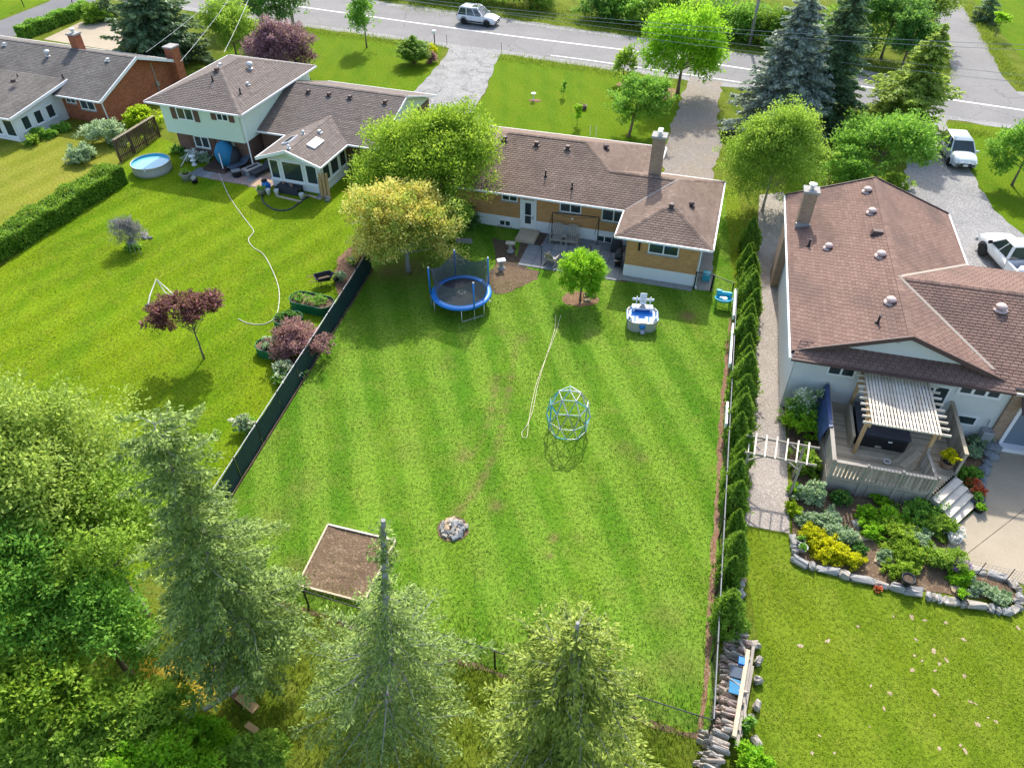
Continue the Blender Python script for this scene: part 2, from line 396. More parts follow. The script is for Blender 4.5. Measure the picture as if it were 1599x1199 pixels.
def glassm():
    m, t, o = nt('window_glass'); b = pbsdf(t, o, mixc(t, noise(t, wpos(t), .8, 3), (.012, .022, .026), (.05, .075, .08)), .06, None, 0, 0, 0, .7); return m
GLASS = glassm()
def waterm():
    m, t, o = nt('pool_water'); pbsdf(t, o, mixc(t, noise(t, wpos(t), 1.2, 3), (.10, .42, .55), (.30, .58, .66)), .05, noise(t, wpos(t), 5, 2), .15, .03, 0, .6); return m
WATER = waterm()
def netm(name, col, a):
    m, t, o = nt(name); d = N(t, 'ShaderNodeBsdfDiffuse'); d.inputs[0].default_value = rgb(col); tr = N(t, 'ShaderNodeBsdfTransparent')
    mx = N(t, 'ShaderNodeMixShader'); mx.inputs[0].default_value = a
    t.links.new(tr.outputs[0], mx.inputs[1]); t.links.new(d.outputs[0], mx.inputs[2]); t.links.new(mx.outputs[0], o.inputs[0]); return m
NET = netm('safety_net', (.10, .115, .14), .70)
LINKM = netm('chain_link', (.12, .13, .13), .16)

L_MAPLE = leafm('leaf_bright', (.15, .32, .02), (.52, .70, .08), .52)
L_YEL = leafm('leaf_yellow', (.68, .58, .08), (.98, .86, .28), .4)
L_YG = leafm('leaf_yellowgreen', (.21, .38, .04), (.46, .66, .10), .55)
L_GREEN = leafm('leaf_green', (.13, .34, .04), (.36, .66, .10), .52)
L_DEEP = leafm('leaf_deep', (0.065, 0.238, 0.054), (0.194, 0.413, 0.089), 0.58)
L_ROUND = leafm('leaf_round', (0.238, 0.562, 0.026), (0.454, 0.761, 0.049), 0.60)
L_OLIVE = leafm('leaf_olive', (.19, .32, .05), (.56, .70, .15), .52)
L_SPRUCE = leafm('needle_blue', (.17, .225, .195), (.52, .60, .52), .35)
L_DKSPR = leafm('needle_dark', (.08, .165, .085), (.27, .40, .20), .35)
L_SPR2 = leafm('needle_green', (.07, .145, .03), (.42, .56, .15), .4)
L_LARCH = leafm('needle_larch', (0.238, 0.346, 0.119), (0.583, 0.664, 0.251), 0.48)
L_CEDAR = leafm('cedar_spray', (.075, .20, .02), (.30, .50, .065), .4)
L_CEDAR2 = leafm('cedar_spray_olive', (.075, .14, .018), (.50, .60, .11), .42)
L_RED = leafm('leaf_red', (0.120, 0.037, 0.055), (0.349, 0.127, 0.149), 0.43)
L_PINK = leafm('leaf_pink', (.15, .06, .095), (.50, .27, .35), .35)
L_PURP = leafm('leaf_purple', (0.238, 0.097, 0.134), (0.648, 0.356, 0.380), 0.48)
L_GREYT = leafm('twig_grey', (.16, .15, .145), (.36, .35, .34), .05)
L_WFL = leafm('leaf_white_bloom', (0.224, 0.364, 0.112), (0.950, 0.950, 0.806), 0.42)
L_SILV = leafm('leaf_silver', (0.210, 0.350, 0.154), (0.650, 0.780, 0.520), 0.42)
L_LIME = leafm('leaf_lime', (0.252, 0.462, 0.017), (0.650, 0.806, 0.039), 0.57)
L_GOLD = leafm('leaf_gold', (0.392, 0.448, 0.011), (0.950, 0.910, 0.026), 0.52)
L_HEDGE = leafm('leaf_hedge', (0.105, 0.266, 0.020), (0.312, 0.520, 0.065), 0.52)
L_TUFT = leafm('grass_tuft', (0.112, 0.224, 0.020), (0.364, 0.429, 0.078), 0.47)
L_FLO = leafm('flower_orange', (.55, .06, .03), (.80, .28, .10), .2)
L_FLP = leafm('flower_purple', (.30, .10, .42), (.62, .36, .70), .2)
L_FLW = leafm('flower_white', (.55, .57, .52), (.85, .85, .82), .2)
L_LINE = None
L_LAWN = leafm('lawn_blade', (.085, .185, .014), (.27, .38, .05), .4)
L_LAWNY = leafm('lawn_blade_yellow', (.15, .24, .012), (.35, .42, .035), .4)
# ------------------------------------------------------------------ ground, lawns, roads
def S(name, pts, z, mat, rag=None, **kw):
    P = px(*pts)
    if rag: P = ragged(P, rag[0], rag[1], True, rag[2] if len(rag) > 2 else 3)
    return sheet(name, P, z, mat, **kw)
sheet('ground', [(-420, -60), (420, -60), (420, 700), (-420, 700)], 0.0, G_ROUGH)
S('pale_lawn', [(-700, 330), (0, 165), (140, 190), (190, 255), (0, 415), (-500, 800)], .004, G_PALE)
S('left_lawn', [(-60, 470), (188, 262), (250, 215), (300, 240), (460, 150), (640, 200), (580, 400), (338, 802), (300, 850), (-100, 1080), (-400, 760)], .008, G_LEFT, (1.0, .1))
S('split_front_lawn', [(380, 60), (470, 44), (560, 55), (690, 74), (680, 110), (640, 160), (440, 130), (330, 100)], .008, G_FRONT, (1.2, .15))
S('front_lawn', [(778, 84), (860, 98), (960, 112), (1068, 140), (1048, 195), (1034, 262), (700, 205), (735, 178), (762, 140)], .008, G_FRONT, (1.2, .15))
S('corner_lawn', [(1478, 193), (1540, 196), (1700, 225), (1900, 300), (1760, 420), (1600, 372), (1560, 338), (1535, 302), (1514, 265), (1486, 232)], .008, G_FRONT, (1.0, .15))
S('far_lawn', [(1520, 0), (1570, 60), (1620, 118), (1900, 150), (1900, -60), (1520, -60)], .004, G_FRONT)
S('top_left_lawn', [(-300, 60), (0, 30), (78, 0), (60, -30), (-300, -20)], .004, G_FRONT)
S('right_lawn', [(1150, 800), (1240, 838), (1600, 960), (2100, 1120), (2300, 1700), (1150, 1700), (1176, 1199), (1182, 990)], .008, G_RIGHT, (1.2, .05))
S('side_strip_lawn', [(1130, 285), (1152, 300), (1168, 400), (1152, 480), (1120, 460), (1112, 400)], .010, G_RIGHT)

# the main back lawn: a fine grid that carries where the turf is worn
def main_lawn():
    poly = [(p.x, p.y) for p in px((330, 806), (372, 912), (468, 946), (1005, 1119), (1108, 1152), (1132, 700), (1150, 478), (1130, 300), (1000, 280), (640, 300), (590, 392))]
    def inside(x, y):
        r = False; n = len(poly)
        for i in range(n):
            (x1, y1), (x2, y2) = poly[i], poly[(i + 1) % n]
            if (y1 > y) != (y2 > y) and x < (x2 - x1) * (y - y1) / (y2 - y1) + x1: r = not r
        return r
    st = .18; x0 = min(p[0] for p in poly); x1 = max(p[0] for p in poly); y0 = min(p[1] for p in poly); y1 = max(p[1] for p in poly)
    nx, ny = int((x1 - x0) / st) + 2, int((y1 - y0) / st) + 2
    tr = []
    for line, w, k in (([(806, 540), (800, 580), (790, 630), (778, 690), (760, 735), (738, 772), (715, 800)], .20, .95), ([(775, 590), (768, 640), (745, 700), (722, 715)], .22, .75),
                       ([(900, 640), (870, 560), (840, 520)], .25, .0), ([(700, 560), (660, 640), (600, 780)], .3, .22), ([(1010, 520), (960, 640), (900, 840)], .35, .2)):
        P = smooth_path([at(*q) for q in line], 5); tr += [(p.x, p.y, w * random.uniform(.5, 1.3), k * random.uniform(.4, 1)) for p in P]
    for q, r, k in (((1074, 494), .45, .95), ((975, 700), .5, .35), ((1000, 715), .35, .45), ((864, 840), .2, .8), ((858, 868), .15, .8), ((775, 790), .3, .7), ((725, 705), .25, .6), ((925, 520), .4, .3), ((815, 530), .35, .5),
                    ((460, 885), .5, .5), ((480, 760), .6, .3), ((1060, 1040), .9, .3), ((1040, 960), .7, .3), ((1000, 1060), .8, .3), ((640, 420), 1.2, .75), ((605, 425), .8, .7), ((690, 425), .7, .5), ((785, 520), .3, .4), ((430, 810), .8, .3), ((640, 700), .7, .18)):
        p = at(*q); tr.append((p.x, p.y, r, k))
    T = np.array(tr); gx, gy = np.meshgrid(x0 + st * np.arange(nx), y0 + st * np.arange(ny)); co = np.zeros((nx * ny, 3)); co[:, 0] = gx.ravel(); co[:, 1] = gy.ravel(); co[:, 2] = .012
    w = np.zeros(nx * ny)
    for a in T:
        d2 = (co[:, 0] - a[0]) ** 2 + (co[:, 1] - a[1]) ** 2; w = np.maximum(w, a[3] * np.exp(-d2 / (a[2] ** 2)))
    F = [(j * nx + i, j * nx + i + 1, (j + 1) * nx + i + 1, (j + 1) * nx + i) for j in range(ny - 1) for i in range(nx - 1) if inside(x0 + st * (i + .5), y0 + st * (j + .5))]
    me = bpy.data.meshes.new('back_lawn'); me.from_pydata(co.tolist(), [], F); me.update()
    a_ = me.attributes.new('worn', 'FLOAT', 'POINT'); a_.data.foreach_set('value', w); me.materials.append(G_MAIN)
    link('back_lawn', me)['kind'] = 'structure'
main_lawn()

near = [(-700, -125), (300, 12), (470, 37), (560, 48), (690, 67), (800, 81), (960, 104), (1200, 139), (1450, 176), (1600, 198), (2300, 300)]
far = [(2300, 245), (1600, 150), (1455, 130), (1200, 94), (1000, 64), (800, 36), (700, 22), (560, 3), (300, -34), (-700, -165)]
mid = [(-700, -145), (300, -14), (475, 12), (560, 24), (675, 40), (800, 57), (1007, 82.5), (1137, 104), (1300, 128.5), (1455, 152), (1600, 173), (2300, 270)]
sheet('road_shoulder', ragged(px(*[(x, y + 6) for x, y in near], *[(x, y - 5) for x, y in far]), 1.2, .25), .010, GRAVEL)
sheet('road', ragged(px(*near, *far), 1.5, .08), .016, ASPH)
def strip(name, pts, w, z, mat):
    P = [at(*p) for p in pts]; V = []; F = []
    for i, p in enumerate(P):
        d = (P[min(i + 1, len(P) - 1)] - P[max(i - 1, 0)]); n_ = Vector((-d.y, d.x, 0)).normalized() * w / 2
        V += [tuple(p + n_ + Vector((0, 0, z))), tuple(p - n_ + Vector((0, 0, z)))]
    F = [(2 * i, 2 * i + 1, 2 * i + 3, 2 * i + 2) for i in range(len(P) - 1)]
    me = bpy.data.meshes.new(name); me.from_pydata(V, [], F); me.update(); me.materials.append(mat); o = link(name, me); o['kind'] = 'structure'; return o
strip('road_centre_line', mid, .22, .020, LINE)
strip('road_edge_line', [(860, 87), (907, 93), (960, 100.5), (1100, 121), (1300, 150)], .14, .020, LINE)
S('side_road', [(1470, -60), (1468, 0), (1459, 30), (1468, 65), (1486, 108), (1478, 134), (1600, 152), (1572, 128), (1547, 84), (1524, 40), (1494, 0), (1480, -60)], .012, ASPH, (1.0, .15))
S('driveway_cracked', [(705, 69), (694, 92), (666, 122), (643, 147), (655, 190), (712, 188), (738, 176), (760, 140), (770, 108), (784, 80)], .012, CRACK, (.8, .12))
S('driveway_gravel', [(1078, 121), (1066, 150), (1050, 190), (1039, 226), (1032, 300), (1104, 300), (1127, 226), (1122, 178), (1128, 128)], .012, GRAVEL_B, (.7, .2))
S('driveway_grey_gravel', [(1436, 172), (1484, 180), (1477, 205), (1490, 235), (1516, 268), (1536, 303), (1562, 338), (1604, 374), (1790, 480), (1900, 640), (1500, 520), (1400, 330), (1415, 262), (1440, 205)], .012, GRAVEL, (.7, .15))
S('driveway_dark', [(-40, 50), (0, 33), (75, 4), (110, -20), (170, -20), (146, 6), (28, 56), (-40, 70)], .012, ASPH_D)
S('parking_pad', [(126, 35), (185, 37), (200, 58), (178, 80), (68, 62)], .012, CONC, thick=.012)
S('walkway', [(1186, 305), (1224, 300), (1226, 420), (1217, 575), (1228, 690), (1233, 833), (1163, 820), (1166, 690), (1171, 600), (1176, 450), (1181, 380)], .016, PEBBLE, thick=.016)
S('concrete_patio', [(1475, 862), (1482, 830), (1520, 800), (1532, 760), (1546, 715), (1552, 690), (1555, 640), (1800, 660), (1900, 960), (1600, 913), (1512, 880)], .020, CONC, thick=.02)
m_ = MB(); a_, b_ = at(1490, 880, .022), at(1600, 795, .022); d_ = (b_ - a_).normalized(); n_ = Vector((-d_.y, d_.x, 0)) * .012
m_.face([a_ - n_, b_ - n_, b_ + n_, a_ + n_]); m_.build('patio_joint', SOIL_D)['kind'] = 'structure'
S('garden_soil', [(1222, 560), (1270, 575), (1300, 620), (1300, 735), (1440, 778), (1470, 800), (1484, 835), (1476, 864), (1515, 885), (1576, 908), (1588, 940), (1450, 925), (1330, 900), (1240, 872), (1234, 700), (1217, 600)], .030, SOIL, (.5, .05), thick=.03)
S('house_side_soil', [(1490, 600), (1535, 640), (1548, 680), (1540, 715), (1522, 760), (1505, 740)], .024, MULCH, (.5, .05))
S('mulch_edge', [(1139, 498), (1125, 620), (1117, 760), (1108, 900), (1098, 1050), (1086, 1152), (1099, 1152), (1108, 1050), (1118, 900), (1125, 760), (1133, 620), (1150, 498)], .018, MULCH, (.4, .06))
S('mulch_stones_edge', [(1150, 815), (1142, 900), (1136, 985), (1160, 985), (1158, 900), (1160, 815)], .018, MULCH, (.4, .06))
S('trampoline_dirt', [(768, 372), (805, 380), (806, 412), (842, 425), (836, 436), (800, 455), (775, 460), (760, 440), (775, 405)], .018, SOIL_D, (.3, .10))
S('dirt_patch', [(775, 412), (842, 425), (838, 435), (800, 455), (778, 460), (766, 440)], .022, SOIL, (.3, .10))
S('tree_mulch', [(876, 466), (886, 457), (910, 455), (930, 458), (936, 466), (930, 475), (905, 480), (885, 476)], .018, MULCH, (.25, .08))
S('fence_corner_mulch', [(525, 405), (548, 385), (575, 380), (582, 405), (556, 440), (530, 465), (524, 440)], .018, MULCH, (.3, .08))
S('side_yard_slabs', [(1098, 390), (1114, 396), (1112, 455), (1084, 452)], .016, SLAB_L, (.3, .05))
S('shrub_mulch', [(1060, 140), (1050, 160), (980, 140), (960, 132), (975, 128)], .012, MULCH, (.4, .1))
S('spruce_mulch', [(1150, 205), (1270, 225), (1330, 215), (1300, 190), (1180, 180)], .012, MULCH, (.5, .2))
S('dry_yard_patch', [(215, 1025), (330, 1025), (345, 1095), (230, 1100)], .008, grass('dry_weeds', (.36, .28, .03), (.46, .33, .04), (.22, .22, .02), (.5, .34, .1)), (.4, .2))
sheet('fence_line_dirt', ragged(px((385, 921), (468, 947), (1005, 1121), (1104, 1153), (1104, 1160), (1000, 1128), (466, 954), (383, 928)), .4, .07), .014, SOIL)
# ------------------------------------------------------------------ houses
def clip(poly, clipper):
    out = poly; n = len(clipper)
    for i in range(n):
        a, b = clipper[i], clipper[(i + 1) % n]; inp = out; out = []
        if not inp: return []
        ex, ey = b[0] - a[0], b[1] - a[1]
        def sd(p): return ex * (p[1] - a[1]) - ey * (p[0] - a[0])
        for k in range(len(inp)):
            p, q = inp[k], inp[(k + 1) % len(inp)]; sp, sq = sd(p), sd(q)
            if sp >= 0: out.append(p)
            if (sp >= 0) != (sq >= 0): t = sp / (sp - sq); out.append((p[0] + (q[0] - p[0]) * t, p[1] + (q[1] - p[1]) * t))
    return out
def L3(p): return Vector((p[0], -p[1], p[2]))        # house frame (u, v towards the back yard, z) -> local xyz
def shingles(mb, pts, e=.165, w=.30, seed=0):
    r = random.Random(seed); P = [L3(p) for p in pts]
    n = Vector((0, 0, 0))
    for i in range(1, len(P) - 1): n += (P[i] - P[0]).cross(P[i + 1] - P[0])
    n.normalize()
    if n.z < 0: n = -n
    h = Vector((0, 0, 1)).cross(n).normalized(); s = n.cross(h).normalized()
    if s.z < 0: s = -s; h = -h
    Q = [(p.dot(h), p.dot(s)) for p in P]; base = P[0] - h * Q[0][0] - s * Q[0][1]
    ar = sum(Q[i][0] * Q[(i + 1) % len(Q)][1] - Q[(i + 1) % len(Q)][0] * Q[i][1] for i in range(len(Q)))
    if ar < 0: Q = Q[::-1]
    x0, x1 = min(q[0] for q in Q), max(q[0] for q in Q); y0, y1 = min(q[1] for q in Q), max(q[1] for q in Q)
    k0 = int(math.floor(y0 / e)); 
    for k in range(k0, int(y1 / e) + 1):
        ya, yb = k * e, (k + 1) * e + .004
        off = ((k * 7919) % 3) * w / 3 + r.uniform(-.03, .03); rowsh = r.uniform(-.12, .12); x = x0 - off - w
        while x < x1:
            c = clip([(x + .014, ya), (x + w - .014, ya), (x + w - .014, yb), (x + .014, yb)], Q)
            if len(c) >= 3:
                sh = min(1, max(0, .5 + rowsh + r.gauss(0, .15)))
                V = [base + h * q[0] + s * q[1] + n * (.024 - .020 * (q[1] - ya) / (yb - ya)) for q in c]
                mb.face(V, sh)
                lo = [q for q in c if q[1] < ya + .001]
                if len(lo) >= 2:
                    a, b = min(lo), max(lo)
                    mb.face([base + h * a[0] + s * a[1] + n * .001, base + h * b[0] + s * b[1] + n * .001, base + h * b[0] + s * b[1] + n * .024, base + h * a[0] + s * a[1] + n * .024], 0.0)  # butt face takes the darkest tint: a painted shadow line along each course
            x += w
def roof(house, planes, mat, under, seed=0, e=.165, w=.30, name='roof'):
    m = MB()
    for p in planes:
        m.face([L3(q) for q in p])
        m.face([L3((q[0], q[1], q[2] - .10)) for q in p][::-1])
    ro = m.build(name, under, house)
    sb = MB()
    for i, p in enumerate(planes): shingles(sb, p, e, w, seed + i)
    so = sb.build('shingles', mat, ro); so['kind'] = 'stuff'
    return ro
def ridgecaps(ro, lines, mat, seed=0):
    m = MB(); r = random.Random(seed)
    for a, b in lines:
        a, b = L3(a), L3(b); L = (b - a).length; k = max(1, int(L / .28)); d = (b - a) / L; x = d.cross(Vector((0, 0, 1))).normalized()
        for i in range(k):
            p, q = a + d * (L * i / k), a + d * (L * (i + 1) / k + .03); m.c = min(1, max(0, r.gauss(.55, .2)))
            up = Vector((0, 0, .035)); dn = Vector((0, 0, -.012))
            m.face([p + x * .15 + dn, q + x * .15 + dn, q + up, p + up]); m.face([p + up, q + up, q - x * .15 + dn, p - x * .15 + dn])
    o = m.build('ridge_caps', mat, ro); o['kind'] = 'stuff'; return o
def edge(name, house, a, b, mat, w=.08, h=.11):
    m = MB(); m.beam(L3(a), L3(b), w, h); return m.build(name, mat, house)
def ubox(name, mat, parent, u0, u1, v0, v1, z0, z1):
    return one(name, mat, parent, 'box', ((u0 + u1) / 2, -(v0 + v1) / 2, (z0 + z1) / 2), (u1 - u0, v1 - v0, z1 - z0))
def lap(name, mat, parent, a, b, z0, z1, zt=None, step=.16):
    """lap siding between plan points a and b (outward = right of a->b); zt(s) gives the wall top at 0..1 along the wall"""
    m = MB(); A, B = Vector((a[0], -a[1], 0)), Vector((b[0], -b[1], 0)); d = B - A; n_ = Vector((d.y, -d.x, 0)).normalized(); z = z0; r = random.Random(5)
    while z < z1 - .01:
        zb = min(z + step, z1); sa, sb = 0.0, 1.0
        if zt:
            ss = [k / 200 for k in range(201) if zt(k / 200) >= (z + zb) / 2]
            if not ss: break
            sa, sb = ss[0], ss[-1]
        p, q = A + d * sa, A + d * sb; m.c = r.random(); lo = n_ * .03; hi = n_ * .008
        m.face([p + lo + Vector((0, 0, z)), q + lo + Vector((0, 0, z)), q + hi + Vector((0, 0, zb)), p + hi + Vector((0, 0, zb))])
        m.face([p + hi + Vector((0, 0, z)), q + hi + Vector((0, 0, z)), q + lo + Vector((0, 0, z)), p + lo + Vector((0, 0, z))]); z = zb
    o = m.build(name, mat, parent); o['kind'] = 'stuff'; return o
def window(house, u0, u1, z0, z1, v, n=2, fr=.07, proud=.07, axis='v', mat=None, side=1, sill=True):
    """a framed window in the wall plane v=const (facing +v) or u=const (facing side*u)"""
    def P(a, d, z): return (a, -(v + d * side), z) if axis == 'v' else (v + d * side, -a, z)
    def bx(m, a0, a1, d0, d1, zz0, zz1):
        p, q = P(a0, d0, zz0), P(a1, d1, zz1)
        m.box(((p[0] + q[0]) / 2, (p[1] + q[1]) / 2, (zz0 + zz1) / 2), (abs(p[0] - q[0]), abs(p[1] - q[1]), zz1 - zz0))
    m = MB(); bx(m, u0, u1, 0, proud, z1 - fr, z1); bx(m, u0, u1, 0, proud, z0, z0 + fr)
    wd = (u1 - u0 - fr) / n
    for k in range(n + 1): bx(m, u0 + k * wd, u0 + k * wd + fr, 0, proud - .002, z0 + fr, z1 - fr)
    o = m.build('window', mat or WHITE, house)
    if sill: s_ = MB(); bx(s_, u0 - .06, u1 + .06, 0, proud + .07, z0 - .06, z0 - .001); s_.build('sill', CONCP if mat is None else mat, o)
    for k in range(n): g = MB(); bx(g, u0 + k * wd + fr, u0 + (k + 1) * wd, 0, .048, z0 + fr, z1 - fr); g.build('pane', GLASS, o)
    return o
def vent_box(ro, u, v, z, mat, s=.28): m = MB(); m.box((u, -v, z + .10), (s, s, .2), taper=.8); m.box((u, -v, z + .01), (s * 1.5, s * 1.5, .03)); return m.build('roof_vent', mat, ro)
def vent_round(ro, u, v, z, mat, r=.2): m = MB(); m.lathe([(r * .6, 0), (r * .6, .14), (r, .14), (r * 1.02, .19), (r * .7, .26), (r * .15, .29)], (u, -v, z), 14); m.lathe([(r * 1.3, -.02), (r * 1.25, .03)], (u, -v, z), 14); return m.build('roof_vent', mat, ro, True)
def vent_pipe(ro, u, v, z, h=.42): m = MB(); m.tube([(u, -v, z - .1), (u, -v, z + h)], .05, 8); m.lathe([(.12, -.02), (.07, .08)], (u, -v, z), 8); return m.build('vent_pipe', BLACK, ro)
def turbine(ro, u, v, z): 
    m = MB(); m.lathe([(.10, -.1), (.10, .18), (.17, .22), (.24, .34), (.17, .46), (.05, .50)], (u, -v, z), 12); m.lathe([(.2, -.02), (.15, .05)], (u, -v, z), 12); return m.build('turbine_vent', GALV, ro, True)
def house(name, label, o, ang): return thing(name, label, 'house', (o[0], o[1], 0), radians(ang))

# ---- the orange brick bungalow in the middle -------------------------------------------------
def main_house():
    H = house('brick_bungalow', 'orange brick bungalow with brown hip roof behind the trampoline', (6.568, 38.658), -16.5)
    k = .385; e = 2.8; rz = e + 2.65 * k; RZ = e + 4.6 * k; uL = -13.0; FRr = 1.15
    ubox('foundation', WHITE, H, uL + .6, .60, -8.6, -.80, -.1, .78); ubox('foundation', WHITE, H, .6, 4.7, -4.7, 2.5, -.1, .779)
    ubox('wall', BRICK_O, H, uL + .62, .62, -8.58, -.82, .78, e - .02); ubox('wall', BRICK_O, H, .62, 4.68, -4.68, 2.48, .779, e - .02)
    ubox('soffit', WHITE, H, uL + .05, 1.1, -9.15, -.05, e - .10, e - .06); ubox('soffit', WHITE, H, .05, 5.25, -5.25, 2.95, e - .105, e - .065)
    A1 = [(uL, 0, e), (0, 0, e), (2.65, -2.65, rz), (uL + 2.65, -2.65, rz)]; A2 = [(uL + 2.65, -2.65, rz), (-1.5, -2.65, rz), (-3.45, -4.6, RZ), (uL + 4.6, -4.6, RZ)]
    planes = [A1, A2, [(-3.45, -4.6, RZ), (-1.5, -2.65, rz), (1.15, -5.3, e), (1.15, -9.2, e)], [(uL, -9.2, e), (1.15, -9.2, e), (-3.45, -4.6, RZ), (uL + 4.6, -4.6, RZ)],
              [(uL, 0, e), (uL + 4.6, -4.6, RZ), (uL, -9.2, e)], [(-1.5, -2.65, rz), (1.15, -5.3, e), (5.3, -5.3, e), (2.65, -2.65, rz)],
              [(5.3, -5.3, e), (5.3, 3, e), (2.65, .35, rz), (2.65, -2.65, rz)], [(0, 3, e), (5.3, 3, e), (2.65, .35, rz)], [(0, 0, e), (0, 3, e), (2.65, .35, rz), (2.65, -2.65, rz)]]
    R = roof(H, planes, SH_MAIN, BROWN, 10)
    ridgecaps(R, [((uL + 4.6, -4.6, RZ), (-3.45, -4.6, RZ)), ((-3.45, -4.6, RZ), (-1.5, -2.65, rz)), ((-1.5, -2.65, rz), (2.65, -2.65, rz)), ((2.65, -2.65, rz), (2.65, .35, rz)), ((2.65, .35, rz), (0, 3, e)), ((2.65, .35, rz), (5.3, 3, e)), ((2.65, -2.65, rz), (5.3, -5.3, e))], SH_MAIN, 3)
    for a, b in (((uL, .03), (0, .03)), ((-.03, 0.08), (-.03, 3.03)), ((-.03, 3.05), (5.33, 3.05)), ((5.35, 3.0), (5.35, -5.3)), ((5.3, -5.35), (1.2, -5.35)), ((1.2, -5.35), (1.2, -9.2)), ((1.15, -9.25), (uL, -9.25))):
        edge('gutter', H, (a[0], a[1], e - .05), (b[0], b[1], e - .05), WHITE)
    edge('valley_flashing', R, (.02, -.05, e + .03), (2.6, -2.60, rz + .03), plain('valley_strip', (.26, .23, .21), .8), .12, .02)
    window(H, -7.75, -6.72, 1.90, 2.52, -.82); window(H, -4.05, -2.70, 1.70, 2.5, -.82); window(H, -1.45, .02, 1.5, 2.45, -.82); window(H, 1.85, 3.55, 1.78, 2.5, 2.48)
    window(H, -7.92, -7.15, .12, .55, -.80, 2, .06); window(H, -1.65, -.62, .0, .5, -.80, 2, .07)
    d = ubox('door', WHITE, H, -6.42, -5.62, -.82, -.74, .12, 2.15)
    for z0, z1 in ((1.15, 1.95), (.55, 1.08)): ubox('door_glass', GLASS, d, -6.22, -5.84, -.75, -.725, z0, z1)
    one('handle', GREY_M, d, 'box', (-5.70, .70, 1.0), (.05, .08, .16))
    for a, b in ((-6.54, -6.42), (-5.62, -5.5)): ubox('door_frame', WHITE, H, a, b, -.82, -.70, .1, 2.22)
    one('wall_lamp', WHITE, H, 'blob', (-6.0, .72, 2.36), (.07, .07, .08))
    one('downspout', WHITE, H, 'tube', [(4.76, -2.62, e - .1), (4.76, -2.58, .2), (4.85, -2.8, .1)], .045)
    one('vent_hose', BLACK, H, 'tube', [(1.35, -2.56, 2.55), (1.35, -2.56, 1.85)], .06)
    c = one('chimney', BRICK_T, R, 'box', (1.15, 3.35, 4.55), (.72, .62, 2.9)); one('chimney_cap', CONCP, R, 'box', (1.15, 3.35, 6.05), (.88, .78, .12))
    m = MB(); [m.lathe([(.10, 0), (.10, .22), (.17, .24), (.15, .30), (.03, .33)], (1.15, 3.35 + dy, 6.1), 10) for dy in (-.16, .16)]; m.build('flue', GALV, R)
    for u, v in ((-8.5, -4.0), (-6.4, -3.9), (-4.4, -3.9)): vent_box(R, u, v, e - v * k, BROWN)
    vent_box(R, 2.65, .55, rz - .1, BROWN); vent_pipe(R, -5.2, -1.6, e + 1.6 * k); vent_pipe(R, -3.4, -1.0, e + 1.0 * k); vent_round(R, 3.7, -.4, rz - 1.05 * k, BROWN, .16); vent_round(R, -2.2, -5.0, e + 3.35 * k, BROWN, .18)
main_house()

